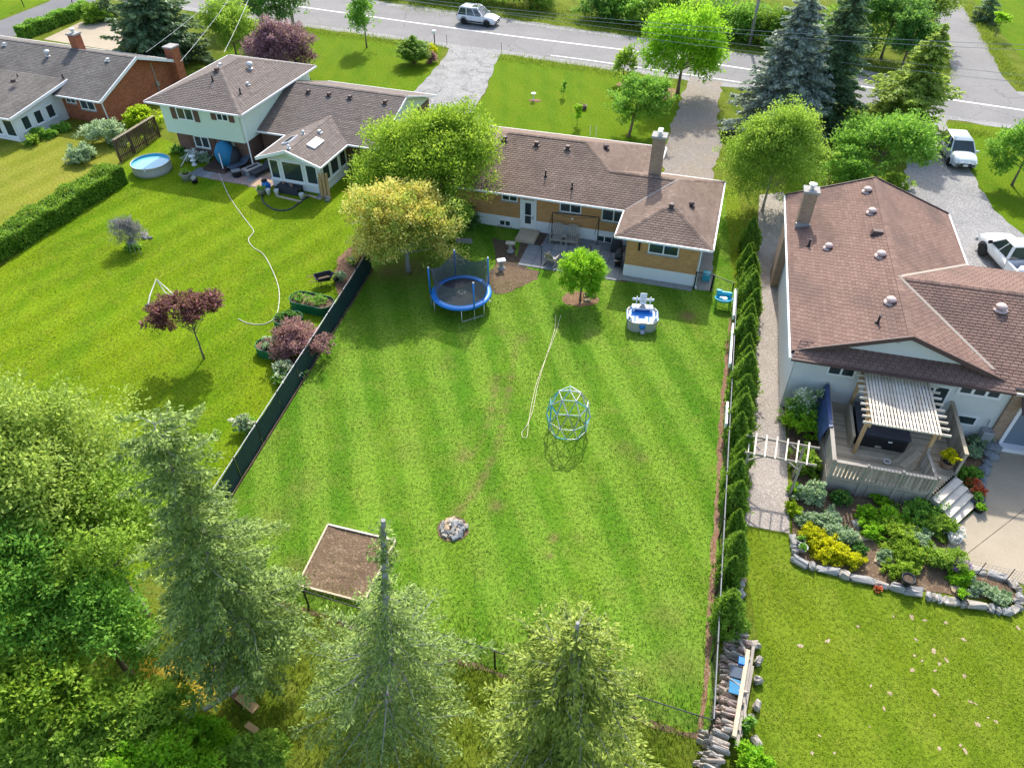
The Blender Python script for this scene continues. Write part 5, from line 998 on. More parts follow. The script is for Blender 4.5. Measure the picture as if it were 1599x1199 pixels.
# ------------------------------------------------------------------ back yard things
def trampoline():
    c = at(720.5, 456, .85); R = 1.62; t = thing('trampoline', 'round trampoline with blue pad and black safety net', 'trampoline', (c.x, c.y, 0)); n = 40
    m = MB(); m.lathe([(R - .30, .86), (R - .28, .90), (R, .88), (R + .05, .80), (R + .01, .79), (R - .03, .84)], (0, 0, 0), n, closed=True); m.build('pad', BLUE, t, True)
    m = MB(); m.lathe([(R - .02, .78), (R, .81), (R + .025, .79), (R, .76)], (0, 0, 0), n, closed=True); m.build('frame', GALV, t, True)
    m = MB(); m.lathe([(0.02, .83), (R - .29, .845)], (0, 0, 0), n); mt = m.build('mat', plain('mat_black', (.03, .035, .045), .7, .3, 3), t)
    for k in range(8): a = 2 * pi * k / 8; one('dot', WHITE, mt, 'box', (.19 * cos(a) + .02, .19 * sin(a), .853), (.06, .035, .004), a + pi / 2)
    tops = [at(*q, 2.5) for q in ((674, 417), (706, 381.5), (766.5, 400.5), (736, 437.5))]; angs = sorted(atan2(p.y - c.y, p.x - c.x) for p in tops); angs = [angs[0], angs[1], angs[2], angs[3]]
    for a in angs:
        x, y = (R + .07) * cos(a), (R + .07) * sin(a); p = one('pole', BLUE, t, 'tube', [(x, y, .75), (x, y, 2.45)], .045, 10, smooth=True); one('pole_cap', WHITE, p, 'blob', (x, y, 2.47), (.055, .055, .05)); one('pole_foot', GALV, p, 'tube', [(x, y, .02), (x, y, .75)], .022, 8)
    K = 10
    for i in range(4):
        a0, a1 = angs[i], angs[(i + 1) % 4]; a1 += 2 * pi if a1 < a0 else 0; m = MB()
        for k in range(K):
            q = []
            for f, top in ((k / K, 0), ((k + 1) / K, 0), ((k + 1) / K, 1), (k / K, 1)):
                a = a0 + (a1 - a0) * f; r_ = (R - .05) * (1 - .13 * sin(pi * f)) if top else R - .22; q.append((r_ * cos(a), r_ * sin(a), (2.42 - .42 * sin(pi * f)) if top else .9))
            m.face(q)
        m.build('safety_net', NET, t, True)
    for i in range(4):
        a = angs[i]; w = .42; p, q = (R * cos(a - w), R * sin(a - w)), (R * cos(a + w), R * sin(a + w))
        m = MB(); m.tube([(p[0], p[1], .78), (p[0], p[1], .12), (p[0] * .98 + q[0] * .02, p[1] * .98 + q[1] * .02, .03), (q[0] * .98 + p[0] * .02, q[1] * .98 + p[1] * .02, .03), (q[0], q[1], .12), (q[0], q[1], .78)], .024, 8); m.build('leg', GALV, t, True)
trampoline()
def dome():
    c = at(886, 668); t = thing('dome_climber', 'white and teal geodesic dome climbing frame on the lawn', 'climbing frame', (c.x, c.y, 0), .2)
    bm = bmesh.new(); bmesh.ops.create_icosphere(bm, subdivisions=2, radius=1.0); keep = [v for v in bm.verts if v.co.z > -.56]; ks = set(v.index for v in keep)
    zmin = min(v.co.z for v in keep); pos = {v.index: Vector((v.co.x * .98, v.co.y * .98, (v.co.z - zmin) / (1 - zmin) * 2.3 + .02)) for v in keep}
    for i, e in enumerate([e for e in bm.edges if e.verts[0].index in ks and e.verts[1].index in ks]):
        a, b = pos[e.verts[0].index], pos[e.verts[1].index]; hi = (a.z + b.z) / 2
        mt = WHITE if (hi > 1.9 and i % 3 == 0 or i % 5 == 0) else (TEAL if i % 3 == 0 else plain('climber_green', (.10, .34, .30), .4) if i == 1 else MATS.get('climber_green', BEIGE) if i % 2 else BEIGE)
        one('bar', mt, t, 'tube', [a, b], .020, 6)
    for v in keep: one('joint', GREY_M, t, 'blob', tuple(pos[v.index]), (.045, .045, .045), 6, 4)
    bm.free()
dome()
def garden_bed():
    q = [at(513, 822), at(618, 847), at(569, 943), at(466, 916)]; c = sum(q, Vector()) / 4; t = thing('garden_bed', 'rectangular soil bed framed with pale boards on the lawn', 'garden bed', tuple(c)); q = [p - c for p in q]
    for i in range(4): m = MB(); m.beam(q[i] + Vector((0, 0, .07)), q[(i + 1) % 4] + Vector((0, 0, .07)), .07, .2); m.build('board', WOOD_L if i else WOOD_P, t)
    n = 14; m = MB(); r = random.Random(2); g = [[(q[0].lerp(q[1], x / n)).lerp(q[3].lerp(q[2], x / n), y / n) + Vector((0, 0, .10 + r.uniform(-.02, .03))) for x in range(n + 1)] for y in range(n + 1)]
    for y in range(n):
        for x in range(n): m.face([g[y][x], g[y + 1][x], g[y + 1][x + 1], g[y][x + 1]])
    m.build('soil', SOIL, t, True)
garden_bed()
def fire_pit():
    c = at(707, 826); t = thing('fire_pit', 'round fire pit heaped with pale stones on the lawn', 'fire pit', tuple(c)); r = random.Random(8)
    P = [(.66 * r.uniform(.9, 1.08) * cos(2 * pi * k / 22), .62 * r.uniform(.9, 1.08) * sin(2 * pi * k / 22)) for k in range(22)]; m = MB(); m.prism(P, .0, .03); m.build('ash_bed', SOIL, t)
    for i in range(24):
        a = i * 2.4; d = .50 * math.sqrt((i + .5) / 24); s_ = r.uniform(.08, .17); m = jbox((s_ * 2.1, s_ * 1.5, s_ * .9), r, .35)
        m.build('stone', (STONE, STONE, SLAB_L, SLAB_G, STONE_B)[i % 5], t, loc=(d * cos(a), d * sin(a), .07 + .10 * (1 - d / .5)), rot=(r.uniform(-.5, .5), r.uniform(-.5, .5), r.uniform(0, 3)))
fire_pit()
def ropes():
    P = smooth_path([at(*q, .03) for q in ((868, 492), (866, 515), (852, 560), (840, 600), (832, 640), (822, 665), (815, 675), (816, 682), (822, 683), (824, 675), (826, 655), (836, 605), (850, 565), (868, 520), (872, 505), (876, 492))], 6)
    m = MB(); m.tube(P, .013, 5); tag(m.build('rope', ROPE, None, True), 'cream rope doubled in a loop across the back lawn', 'rope')
ropes()
def toy_ship():
    c = at(1001, 507); t = thing('toy_ship', 'beige and blue plastic play ship with white captain seat', 'play ship', (c.x, c.y, 0), radians(-6))
    pts = [(-.62, .62), (.62, .62), (.74, .40), (.74, -.42), (.52, -.66), (.15, -.72), (-.15, -.72), (-.52, -.66), (-.74, -.42), (-.74, .40)]; n = len(pts)
    for i in range(n):
        a, b = Vector((*pts[i], 0)), Vector((*pts[(i + 1) % n], 0)); 
        m = MB(); o_ = (a + b).normalized() * .06
        m.raw([a, b, b + o_ + Vector((0, 0, .62)), a + o_ + Vector((0, 0, .62)), a * .92, b * .92, b * .92 + o_ + Vector((0, 0, .62)), a * .92 + o_ + Vector((0, 0, .62))], [(1, 0, 3, 2), (4, 5, 6, 7), (3, 7, 6, 2), (0, 4, 7, 3), (1, 2, 6, 5)])
        if i == 5: m.box((0, -.70, .64), (.5, .12, .06))
        else: m.beam(a + o_ + Vector((0, 0, .64)), b + o_ + Vector((0, 0, .64)), .05, .05)
        m.build('hull_panel', BEIGE if i not in (2, 8, 0) else BLUE, t)
    m = MB(); m.prism([(x * .93, y * .93) for x, y in pts][::-1], .54, .59); m.build('deck', BLUE, t)
    one('window_dome', BLUE, t, 'blob', (0, -.72, .42), (.19, .12, .19), 12, 8, 0, smooth=True); one('front_flap', GREY_M, t, 'box', (.02, -.86, .16), (.2, .22, .05), .3, .7)
    for s_ in (-1, 1): m = MB(); m.tube([(s_ * .66, -.30, .62), (s_ * .74, -.34, .86), (s_ * .66, -.55, .86), (s_ * .58, -.58, .62)], .05, 8); m.build('handrail', WHITE, t, True)
    one('platform', WHITE, t, 'box', (0, .52, .78), (1.12, .42, .10), bev=.03); m = MB(); [m.box((x, .52, .62), (.1, .36, .3)) for x in (-.46, .46)]; m.build('platform_leg', WHITE, t)
    for s_ in (-1, 1): one('pole', WHITE, t, 'tube', [(s_ * .36, .44, .8), (s_ * .36, .44, 1.5)], .03, 8)
    one('crossbar', WHITE, t, 'box', (0, .66, 1.18), (1.15, .07, .14), bev=.02); s_ = MB(); s_.box((0, .60, 1.02), (.34, .34, .06), bev=.02); s_.box((0, .74, 1.26), (.36, .06, .5), bev=.02); s_.box((0, .60, .9), (.2, .2, .2)); s_.build('seat', WHITE, t)
    m = MB(); m.lathe([(.13, -.02), (.15, 0), (.13, .02), (.11, 0)], (0, .36, .92), 14, closed=True); m.build('steering_wheel', BLACK, t)
toy_ship()
def water_table():
    c = at(1127, 480); t = thing('water_table', 'turquoise plastic water play table with lime legs beside the chain fence', 'play table', (c.x, c.y, 0), radians(-15))
    m = MB(); m.lathe([(.1, .50), (.42, .48), (.50, .62), (.46, .64), (.40, .54), (.1, .54)], (0, 0, 0), 22, 1, .68); m.build('basin', TEAL, t, True)
    m = MB(); m.box((0, .30, .72), (.86, .2, .24), bev=.06); m.box((-.3, .30, .86), (.3, .18, .1), bev=.03); m.build('tower_back', TEAL, t)
    m = MB(); m.lathe([(.1, .56), (.1, .66), (.14, .67)], (.05, -.05, 0), 10); m.box((-.15, .0, .62), (.16, .1, .12)); m.build('toy_wheel', WHITE, t)
    for x, y in ((-.34, -.18), (.34, -.18), (-.34, .2), (.34, .2)): one('leg', LIME, t, 'tube', [(x * 1.1, y * 1.1, 0), (x, y, .52)], .045, 8)
water_table()
def slab_field(t, u0, u1, v0, v1, mats, wmin, wmax, seed, to, z=.05, th=.05, skip=None):
    r = random.Random(seed); u = u0; k = 0
    while u < u1 - .15:
        w = min(r.uniform(wmin, wmax), u1 - u); v = v0 + (-.3 if k % 2 else 0)
        while v < v1 - .12:
            l = min(r.choice([.55, .75, .95, 1.1]) * wmax / .9, v1 - v); a, b = max(v, v0), v + l
            if b - a > .1 and not (skip and skip(u + w / 2, (a + b) / 2)):
                m = MB(); m.box((u + w / 2, -(a + b) / 2, z - th / 2 + r.uniform(-.004, .004)), (w - .022, b - a - .022, th)); m.build('slab', r.choice(mats), t)
            v += l
        u += w; k += 1
patio = S('patio', [(805, 410), (812, 380), (845, 362), (990, 385), (985, 440), (975, 441)], .020, SOIL_D)
pt = bpy.data.objects.new('patio_paving', None); COL.objects.link(pt); pt.location = (6.568, 38.658, 0); pt.rotation_euler = (0, 0, radians(-16.5)); pt['kind'] = 'structure'
slab_field(pt, -5.55, .62, -.75, 3.2, [SLAB_G, SLAB_G, SLAB_L], .62, .92, 5, None, skip=lambda u, v: (u < -5.0 and v < .75))
slab_field(pt, .62, 4.75, 2.55, 3.02, [SLAB_L], .9, 1.1, 6, None)
S('stepping_slab', [(711, 372), (737, 373), (738, 381), (712, 379)], .03, SLAB_L, thick=.03)
def in_frame(o, ang, pxx, pyy, z=0):
    p = at(pxx, pyy, z); a = radians(ang); dx, dy = p.x - o[0], p.y - o[1]; return (dx * cos(a) + dy * sin(a), -dx * sin(a) + dy * cos(a))
MO, MA = (6.568, 38.658), -16.5
lt = thing('wooden_landing', 'low wooden landing in front of the white back door', 'steps', (*MO, 0), radians(MA))
for i in range(9): one('plank', WOOD_L, lt, 'box', (-5.85, .62 - i * .155, .2), (1.2, .145, .04))
m = MB(); m.box((-5.25, 0, .09), (.04, 1.36, .18)); m.box((-6.44, 0, .09), (.04, 1.36, .18)); m.box((-5.85, -.69, .09), (1.18, .04, .18)); m.build('skirt', WOOD_L, lt)
def bench():
    t = thing('double_bench', 'weathered double seat bench with slatted backs on the patio', 'bench', (*at(881, 380).xy, 0), radians(-13))
    for s_ in (-1, 1):
        for i in range(5): one('back_slat', WOOD_G, t, 'box', (s_ * .47 + (i - 2) * .125, .26, .82 - abs(i - 2) * .03), (.10, .03, .80), 0, -.28)
        for i in range(4): one('seat_slat', WOOD_G, t, 'box', (s_ * .47, .12 - i * .13, .43 - i * .012), (.62, .11, .03))
    one('table_shelf', WOOD_G, t, 'box', (0, -.08, .60), (.32, .42, .04)); one('front_rail', WOOD_G, t, 'box', (0, -.34, .36), (1.75, .04, .12))
    for x in (-.84, .84, -.16, .16): one('leg', WOOD_G, t, 'box', (x, -.30, .3), (.08, .08, .6)); one('rear_leg', WOOD_G, t, 'box', (x, .26, .25), (.07, .08, .5))
    for x in (-.84, .84): one('armrest', WOOD_G, t, 'box', (x, -.05, .62), (.12, .62, .03))
bench()
def adirondack():
    t = thing('adirondack_chair', 'grey wooden lounge chair at the patio edge by the round tree', 'chair', (*at(862, 412).xy, 0), radians(150))
    for i in range(5): one('back_slat', WOOD_G, t, 'box', ((i - 2) * .11, .38, .62), (.09, .025, .85), 0, -.5)
    for i in range(4): one('seat_slat', WOOD_G, t, 'box', (0, .18 - i * .12, .34 + i * .02), (.56, .1, .025))
    for x in (-.32, .32): one('arm', WOOD_G, t, 'box', (x, .02, .58), (.1, .66, .03)); one('leg', WOOD_G, t, 'box', (x, -.25, .29), (.06, .08, .58)); one('rear_leg', WOOD_G, t, 'box', (x, .2, .18), (.05, .6, .1), 0, -.25)
    one('cushion', WHITE, t, 'box', (0, .1, .42), (.4, .4, .06), bev=.02)
adirondack()
def barbecue(label, q, s_, hood):
    t = thing('barbecue', label, 'barbecue', (*at(*q).xy, 0), radians(75)); m = MB(); m.box((0, 0, .75 * s_), (.75 * s_, .5 * s_, .3 * s_), bev=.04); m.build('firebox', BLACK, t); m = MB(); m.tube([(-.36 * s_, .02, .95 * s_), (.36 * s_, .02, .95 * s_)], .22 * s_, 12); m.build('lid', hood, t, True); one('handle', GALV, t, 'tube', [(-.25 * s_, -.27 * s_, .98 * s_), (.25 * s_, -.27 * s_, .98 * s_)], .02, 6)
    for sx in (-1, 1): one('side_shelf', BLACK, t, 'box', (sx * .55 * s_, 0, .82 * s_), (.32 * s_, .42 * s_, .04))
    for x in (-.3, .3):
        for y in (-.18, .18): one('leg', BLACK, t, 'box', (x * s_, y * s_, .32 * s_), (.04, .04, .64 * s_))
    one('shelf', BLACK, t, 'box', (0, 0, .2 * s_), (.62 * s_, .38 * s_, .03))
barbecue('black barbecue at the patio edge beside the brick wing', (965, 416), .9, CHAR)
t = thing('covered_grill', 'covered grill in dark cloth in the patio corner', 'grill', (*at(962, 393).xy, 0), radians(-16)); m = MB(); m.box((0, 0, .48), (.7, .55, .96), taper=.82, bev=.06); m.build('cover', CHAR, t, True); m = MB(); m.box((0, 0, .97), (.5, .4, .10), taper=.6); m.build('cover_top', CHAR, t)
def swing_frame():
    t = thing('canopy_frame', 'thin black metal canopy frame standing over the patio bench', 'canopy frame', (*MO, 0), radians(MA))
    L = lambda q, z=0: in_frame(MO, MA, *q, z); a, b, c, d = L((861, 376)), L((932, 384)), L((845, 412)), L((921, 412)); tz = 1.95
    for p in (a, b): one('post', BLACK, t, 'tube', [(*p, 0), (*p, tz)], .03, 8)
    for p in (c, d): one('post', BLACK, t, 'tube', [(*p, 0), (*p, 1.3)], .022, 8)
    one('top_beam', BLACK, t, 'tube', [(*a, tz), (*b, tz)], .03, 8); one('brace', BLACK, t, 'tube', [(*a, tz), (a[0] - .15, a[1] - .25, .9)], .015, 6); one('brace', BLACK, t, 'tube', [(*b, tz), (b[0] - .2, b[1] - .1, .8)], .015, 6)
    m_ = ((a[0] + b[0]) / 2 - .2, (a[1] + b[1]) / 2); one('cross_wire', BLACK, t, 'tube', [(*a, tz), (*m_, tz - .25), (*b, tz)], .012, 5); one('bulb', WHITE, t, 'blob', (*m_, tz - .3), (.06, .06, .07))
swing_frame()
for q, s_, lb in (((797, 393), 1.0, 'grey stone pedestal with square top near the landing'), ((783, 420), .9, 'pale stone pedestal bird bath beside the trampoline')):
    t = thing('stone_pedestal', lb, 'pedestal', (*at(*q).xy, 0), radians(-10 if s_ == 1 else 15)); m = MB(); m.lathe([(.24, 0), (.24, .06), (.13, .14), (.12, .48), (.2, .56)], (0, 0, 0), 12); m.build('column', CONCP, t, True); one('top', STONE if s_ == 1 else WHITE, t, 'box', (0, 0, .60), (.55 * s_, .36, .08), bev=.02)
tag(one('utility_box', TEAL, None, 'box', (*at(1102, 436).xy, .22), (.42, .5, .42), radians(-15), bev=.03), 'small turquoise lidded box in the side passage of the bungalow', 'box')
r = random.Random(4)
for i in range(7):
    p = at(918 + r.uniform(-8, 14), 464 + r.uniform(-3, 8)); m = MB(); m.blob((0, 0, 0), (.14, .1, .08), 7, 4, .25, r); tag(m.build('mulch_stone', STONE_B if i % 2 else BROWN, None, loc=(p.x, p.y, .06), rot=(0, 0, i)), 'small stone in the mulch ring of the round tree', 'stone', 'stones around the round tree')
for i in range(8):
    p = at(223 + r.uniform(-4, 14), 371 + r.uniform(-5, 5)); m = MB(); m.blob((0, 0, 0), (.15, .11, .10), 7, 4, .25, r); tag(m.build('lawn_stone', STONE if i % 2 else SLAB_G, None, loc=(p.x, p.y, .06), rot=(0, 0, i)), 'pale stone beside the grey twiggy bush', 'stone', 'stones around the twiggy bush')
t = thing('metal_stake', 'thin metal stake frame standing below the twiggy bush', 'stake', B(213, 397)); [one('rod', GREY_M, t, 'tube', [(x, 0, 0), (x * .8, 0, .8)], .015, 5) for x in (-.3, 0, .3)]; one('top_rod', GREY_M, t, 'tube', [(-.24, 0, .8), (.24, 0, .8)], .015, 5)

# ------------------------------------------------------------------ left neighbour's yard
def hose(name, label, pts, rad, mat, z=.03):
    m = MB(); m.tube(smooth_path([at(*q, z) for q in pts], 6), rad, 6); return tag(m.build(name, mat, None, True), label, 'hose')
hose('garden_hose', 'long white hose snaking down the left lawn from the patio', [(338, 262), (348, 285), (357, 305), (372, 328), (390, 352), (396, 362), (388, 374), (395, 386), (410, 396), (422, 415), (434, 445), (436, 470), (430, 495), (412, 506), (388, 505), (372, 498)], .024, HOSE)
def sprayer():
    t = thing('sprinkler_pipe', 'bent white pipe sprinkler beside the red maple', 'sprinkler', B(232, 480)); o = at(232, 480)
    q = [at(*p, z) - o for p, z in (((231, 478), .1), ((234, 462), .35), ((244, 436), .6), ((262, 452), .4), ((274, 464), .2))]; one('pipe', HOSE, t, 'tube', q, .04, 6); one('pipe', HOSE, t, 'tube', [q[2], at(257, 456, .2) - o, at(272, 466, .1) - o], .03, 6); one('nozzle', BLACK, t, 'box', (.1, 0, .10), (.45, .2, .2), .4, bev=.03)
sprayer()
hose('black_hose', 'black hose curled on the grass below the sunroom', [(409, 303), (411, 315), (425, 326), (440, 329), (455, 326), (470, 315), (482, 307)], .06, HOSE_B)
def raised_bed(label, a, b, w, h, seed, plants):
    a, L, rz = seg_frame(at(*a), at(*b)); t = thing('raised_bed', label, 'raised bed', tuple(a), rz); n = 10; rr = w / 2; prof = []
    for k in range(n + 1): f = -pi / 2 - pi * k / n; prof.append((rr + rr * cos(f), rr * sin(f)))
    for k in range(n + 1): f = pi / 2 - pi * k / n; prof.append((L - rr + rr * cos(f), rr * sin(f)))
    m = MB(); P = prof; N_ = len(P)
    for i in range(N_):
        p, q = P[i], P[(i + 1) % N_]; K = max(1, int(hypot(q[0] - p[0], q[1] - p[1]) / .12))
        for k in range(K):
            f0, f1 = k / K, (k + 1) / K; c = Vector((L / 2, 0, 0)); 
            def W(f, s_): v = Vector((p[0] + (q[0] - p[0]) * f, p[1] + (q[1] - p[1]) * f, 0)); d = (v - c).normalized() * s_; return v + d
            s0, s1 = (.015 if k % 2 else -.015), (-.015 if k % 2 else .015); x, y = W(f0, s0), W(f1, s1); m.face([x, y, y + Vector((0, 0, h)), x + Vector((0, 0, h))])
    m.build('wall', GREENP, t); m = MB(); m.prism([(L / 2 + (x - L / 2) * .97, y * .95) for x, y in prof], 0, h - .08); m.build('soil', SOIL, t)
    m = MB(); m.tube([(x, y, h) for x, y in prof] + [(*prof[0], h)], .025, 6); m.build('rim', GREENP, t)
    rng = np.random.default_rng(seed); C, D, sh, _ = clumps(rng, (L * .42, w * .45, .35), 8, 8, plants, .4, .2); C[:, 2] = np.abs(C[:, 2]) + h; C += np.array([L / 2, 0, 0]); link('plants', leafmesh('plants', C, D, .13 * rng.uniform(.6, 1.2, len(C)), .55, sh, (L_GREEN, L_DEEP, L_SILV)[seed % 3], rng), t)
raised_bed('dark green raised bed nearest the wheelbarrow with sparse plants', (457, 474), (522, 488), 1.15, .55, 0, 12)
raised_bed('dark green raised bed overgrown with green plants in the middle', (430, 510), (475, 505), 1.1, .5, 1, 30)
raised_bed('dark green raised bed with broad pale leaves beside the purple shrub', (405, 545), (446, 556), 1.1, .5, 2, 26)
def wheelbarrow():
    t = thing('wheelbarrow', 'black wheelbarrow standing by the mulched fence corner', 'wheelbarrow', (*at(508, 444).xy, 0), radians(25)); m = MB()
    o, i_ = [(-.5, -.33, .62), (.42, -.33, .62), (.6, 0, .6), (.42, .33, .62), (-.5, .33, .62)], [(-.3, -.2, .34), (.25, -.2, .3), (.36, 0, .3), (.25, .2, .3), (-.3, .2, .34)]
    m.raw(o + i_, [(k, (k + 1) % 5, 5 + (k + 1) % 5, 5 + k) for k in range(5)] + [tuple(range(5, 10))]); m.build('tray', BLACK, t); m = MB(); m.tube([Vector(p) for p in o] + [Vector(o[0])], .03, 6); m.build('rim', CHAR, t); m = MB(); m.prism([(-.3, -.2), (.25, -.2), (.36, 0), (.25, .2), (-.3, .2)], .38, .44); m.build('load', SOIL, t)
    for s_ in (-1, 1): one('handle', WOOD_T, t, 'tube', [(.6, s_ * .1, .2), (-.3, s_ * .28, .42), (-.9, s_ * .3, .62)], .022, 6); one('leg', BLACK, t, 'tube', [(-.25, s_ * .25, .4), (-.3, s_ * .25, 0)], .02, 6)
    m = MB(); m.tube([(.66, -.05, .18), (.66, .05, .18)], .18, 16); m.build('wheel', RUBBER, t)
wheelbarrow()
def pool():
    c = at(237.5, 268); t = thing('stock_pool', 'round pale metal pool of blue water beside the brown fence', 'pool', (c.x, c.y + .2, 0)); R = 1.33; m = MB(); m.lathe([(R, -.02), (R + .01, .2), (R - .005, .28), (R + .01, .4), (R - .005, .5), (R + .015, .66), (R + .04, .68), (R - .02, .70), (R - .04, .6), (R - .05, .1)], (0, 0, 0), 36); m.build('wall', BEIGE, t, True); m = MB(); m.lathe([(R - .045, .52), (.01, .525)], (0, 0, 0), 36); m.build('water', WATER, t)
    m = MB(); m.lathe([(R - .05, .50), (R - .05, .66)], (0, 0, 0), 36); 
    tt = m.build('liner', TEAL, t, True); me = tt.data; bm = bmesh.new(); bm.from_mesh(me); bmesh.ops.delete(bm, geom=[f for f in bm.faces if len(f.verts) > 4], context='FACES_ONLY'); bm.to_mesh(me); bm.free()
    one('skimmer', WHITE, t, 'tube', [(.1, -R - .05, .55), (.1, -R + .1, .72)], .05, 8)
pool()
SO, SA = (-18.362, 49.108), -18.5
def loc_s(q, z=0): p = at(*q, z); return (p.x, p.y, z)
sp = bpy.data.objects.new('flagstone_patio', None); COL.objects.link(sp); sp.location = (*SO, 0); sp.rotation_euler = (0, 0, radians(SA)); sp['kind'] = 'structure'
slab_field(sp, -4.3, -2.6, .5, 1.75, [SLAB_G, SLAB_L], .5, .75, 8, None, .04); slab_field(sp, -2.6, .6, -.9, 1.8, [SLAB_P, SLAB_P, SLAB_G], .55, .8, 9, None, .04); slab_field(sp, .6, 2.3, -.9, 1.9, [SLAB_T, SLAB_P, SLAB_T], .6, .85, 10, None, .04)
dk = thing('small_deck', 'small dark brown wooden deck below the split-level wall', 'deck', (*SO, 0), radians(SA))
for i in range(12): one('plank', WOOD_DK, dk, 'box', (-2.55 + i * .145 - 1.0, .15, .25), (.135, 1.9, .04))
one('front_board', WOOD_F, dk, 'box', (-2.75, -.82, .13), (1.8, .05, .24)); one('side_board', WOOD_F, dk, 'box', (-3.66, .15, .13), (.05, 1.9, .24))
t = thing('covered_chair', 'round blue covered hanging chair on the small deck', 'chair', loc_s((357, 260))); m = MB(); m.blob((0, 0, .95), (.72, .72, .95), 16, 10, .05); m.build('cover', TEALC, t, True); m = MB(); m.blob((.35, .1, .75), (.62, .66, .74), 14, 8, .06); m.build('dark_seat', CHAR, t, True); one('pole', WHITE, t, 'tube', [(-.05, -.95, .02), (-.15, -.70, 1.3)], .04, 8)
def lounger(label, q, rz, mat):
    t = thing('sun_lounger', label, 'lounger', loc_s(q), radians(rz)); one('seat', mat, t, 'box', (0, -.35, .34), (.68, 1.25, .1), bev=.03); one('backrest', mat, t, 'box', (0, .55, .55), (.68, .8, .1), 0, .55, bev=.03)
    for x in (-.3, .3):
        for y in (-.85, .25): one('leg', BLACK, t, 'box', (x, y, .15), (.05, .05, .3))
    one('frame', BLACK, t, 'box', (0, -.3, .27), (.7, 1.3, .04))
lounger('slate grey sun lounger between blue covered chair and fire table', (377, 262), -35, SLATE); lounger('dark grey sun lounger right of the fire table by the sunroom', (412, 270), -38, CHAR)
t = thing('fire_table', 'grey rectangular fire table between the loungers', 'table', loc_s((396, 270)), radians(52)); one('base', GREY_M, t, 'box', (0, 0, .2), (1.25, .55, .4), bev=.02); one('top', CONCP, t, 'box', (0, 0, .43), (1.4, .68, .07), bev=.02); one('burner', BLACK, t, 'box', (0, 0, .468), (.9, .2, .02))
t = thing('side_table', 'black low round table in front of the slate lounger', 'table', loc_s((371, 276))); m = MB(); m.lathe([(.3, 0), (.34, .35), (.36, .38), (.02, .39)], (0, 0, 0), 14); m.build('drum', BLACK, t); one('tray', GREY_M, t, 'box', (-.05, .1, .42), (.62, .45, .04), .5)
def pot(label, q, r_, h, mat, leaf=None, z=0, group=None, seed=0, n=350):
    t = thing('plant_pot', label, 'pot', (*at(*q).xy, z), 0, group); m = MB(); m.lathe([(r_ * .72, 0), (r_, h * .92), (r_ * 1.06, h), (r_ * .9, h), (r_ * .85, h * .85), (.01, h * .84)], (0, 0, 0), 14); m.build('pot', mat, t, True); m = MB(); m.lathe([(r_ * .86, h * .84), (.01, h * .88)], (0, 0, 0), 14); m.build('soil', SOIL_D, t)
    if leaf: rng = np.random.default_rng(seed); C, D, sh, _ = clumps(rng, (r_ * 1.1, r_ * 1.1, r_ * .8), 6, 6, max(4, n // 36), .5, .3); C[:, 2] = np.abs(C[:, 2]) + h; link('plant', leafmesh('plant', C, D, .1 * rng.uniform(.6, 1.2, len(C)), .6, sh, leaf, rng), t)
    return t
pot('large pale pot with yellow green plant at the left patio end', (292, 281), .38, .5, CONCP, L_YG, seed=1); pot('small black pot with white top on the left patio edge', (305, 286), .24, .3, BLACK, L_FLW, seed=2, n=150); pot('pale pot with green plant beside the white buckets', (409, 303), .32, .42, CONCP, L_GREEN, seed=3)
for q, lb in (((420, 304), 'white bucket nearest the blue bag by the sunroom'), ((433, 305), 'white bucket in front of the dark table'), ((472, 311), 'white bucket at the right end of the dark table')):
    t = thing('bucket', lb, 'bucket', (*at(*q).xy, 0), 0, 'white buckets by the sunroom'); m = MB(); m.lathe([(.13, 0), (.17, .38), (.18, .40), (.15, .40), (.13, .05)], (0, 0, 0), 14); m.build('body', WHITE, t, True); m = MB(); m.tube([(.17 * cos(a), -.02, .38 + .14 * sin(a)) for a in np.linspace(0, pi, 7)], .008, 5); m.build('handle', GREY_M, t)
t = thing('storage_bag', 'blue bag with black top beside the sunroom corner', 'bag', loc_s((417, 296))); m = MB(); m.blob((0, 0, .3), (.32, .28, .32), 10, 6, .12); m.build('sack', BLUE, t, True); m = MB(); m.blob((-.08, .05, .62), (.22, .2, .16), 9, 6, .15); m.build('top', BLACK, t, True)
t = thing('low_table', 'dark low table with clutter in front of the sunroom windows', 'table', loc_s((453, 300)), radians(-18)); one('top', CHAR, t, 'box', (0, 0, .42), (1.7, .75, .05)); one('front_panel', CHAR, t, 'box', (0, -.36, .2), (1.68, .04, .4)); [one('leg', BLACK, t, 'box', (x, y, .2), (.06, .06, .4)) for x in (-.8, .8) for y in (-.3, .3)]
for i, (x, y) in enumerate(((-.5, .2), (.1, .1), (.25, -.05))): m = MB(); m.lathe([(.08, 0), (.11, .12), (.1, .13)], (0, 0, 0), 10); p = Matrix.Rotation(radians(-18), 3, 'Z') @ Vector((x, y, .445)); o = at(453, 300); tag(m.build('small_pot', SOIL_POT, None, loc=(o.x + p.x, o.y + p.y, .445)), 'small clay pot on the dark low table', 'pot', 'clay pots on the low table')
for i, (a, b, lb) in enumerate((((440, 298), (482, 305), 'pale timber lying against the sunroom wall'), ((432, 306), (470, 315), 'pale timber lying on the grass edge by the buckets'), ((475, 303), (502, 311), 'short timber on the ground right of the buckets'))):
    m = MB(); m.beam(at(*a, .06), at(*b, .06), .12, .1); tag(m.build('timber', WOOD_L, None), lb, 'timber')
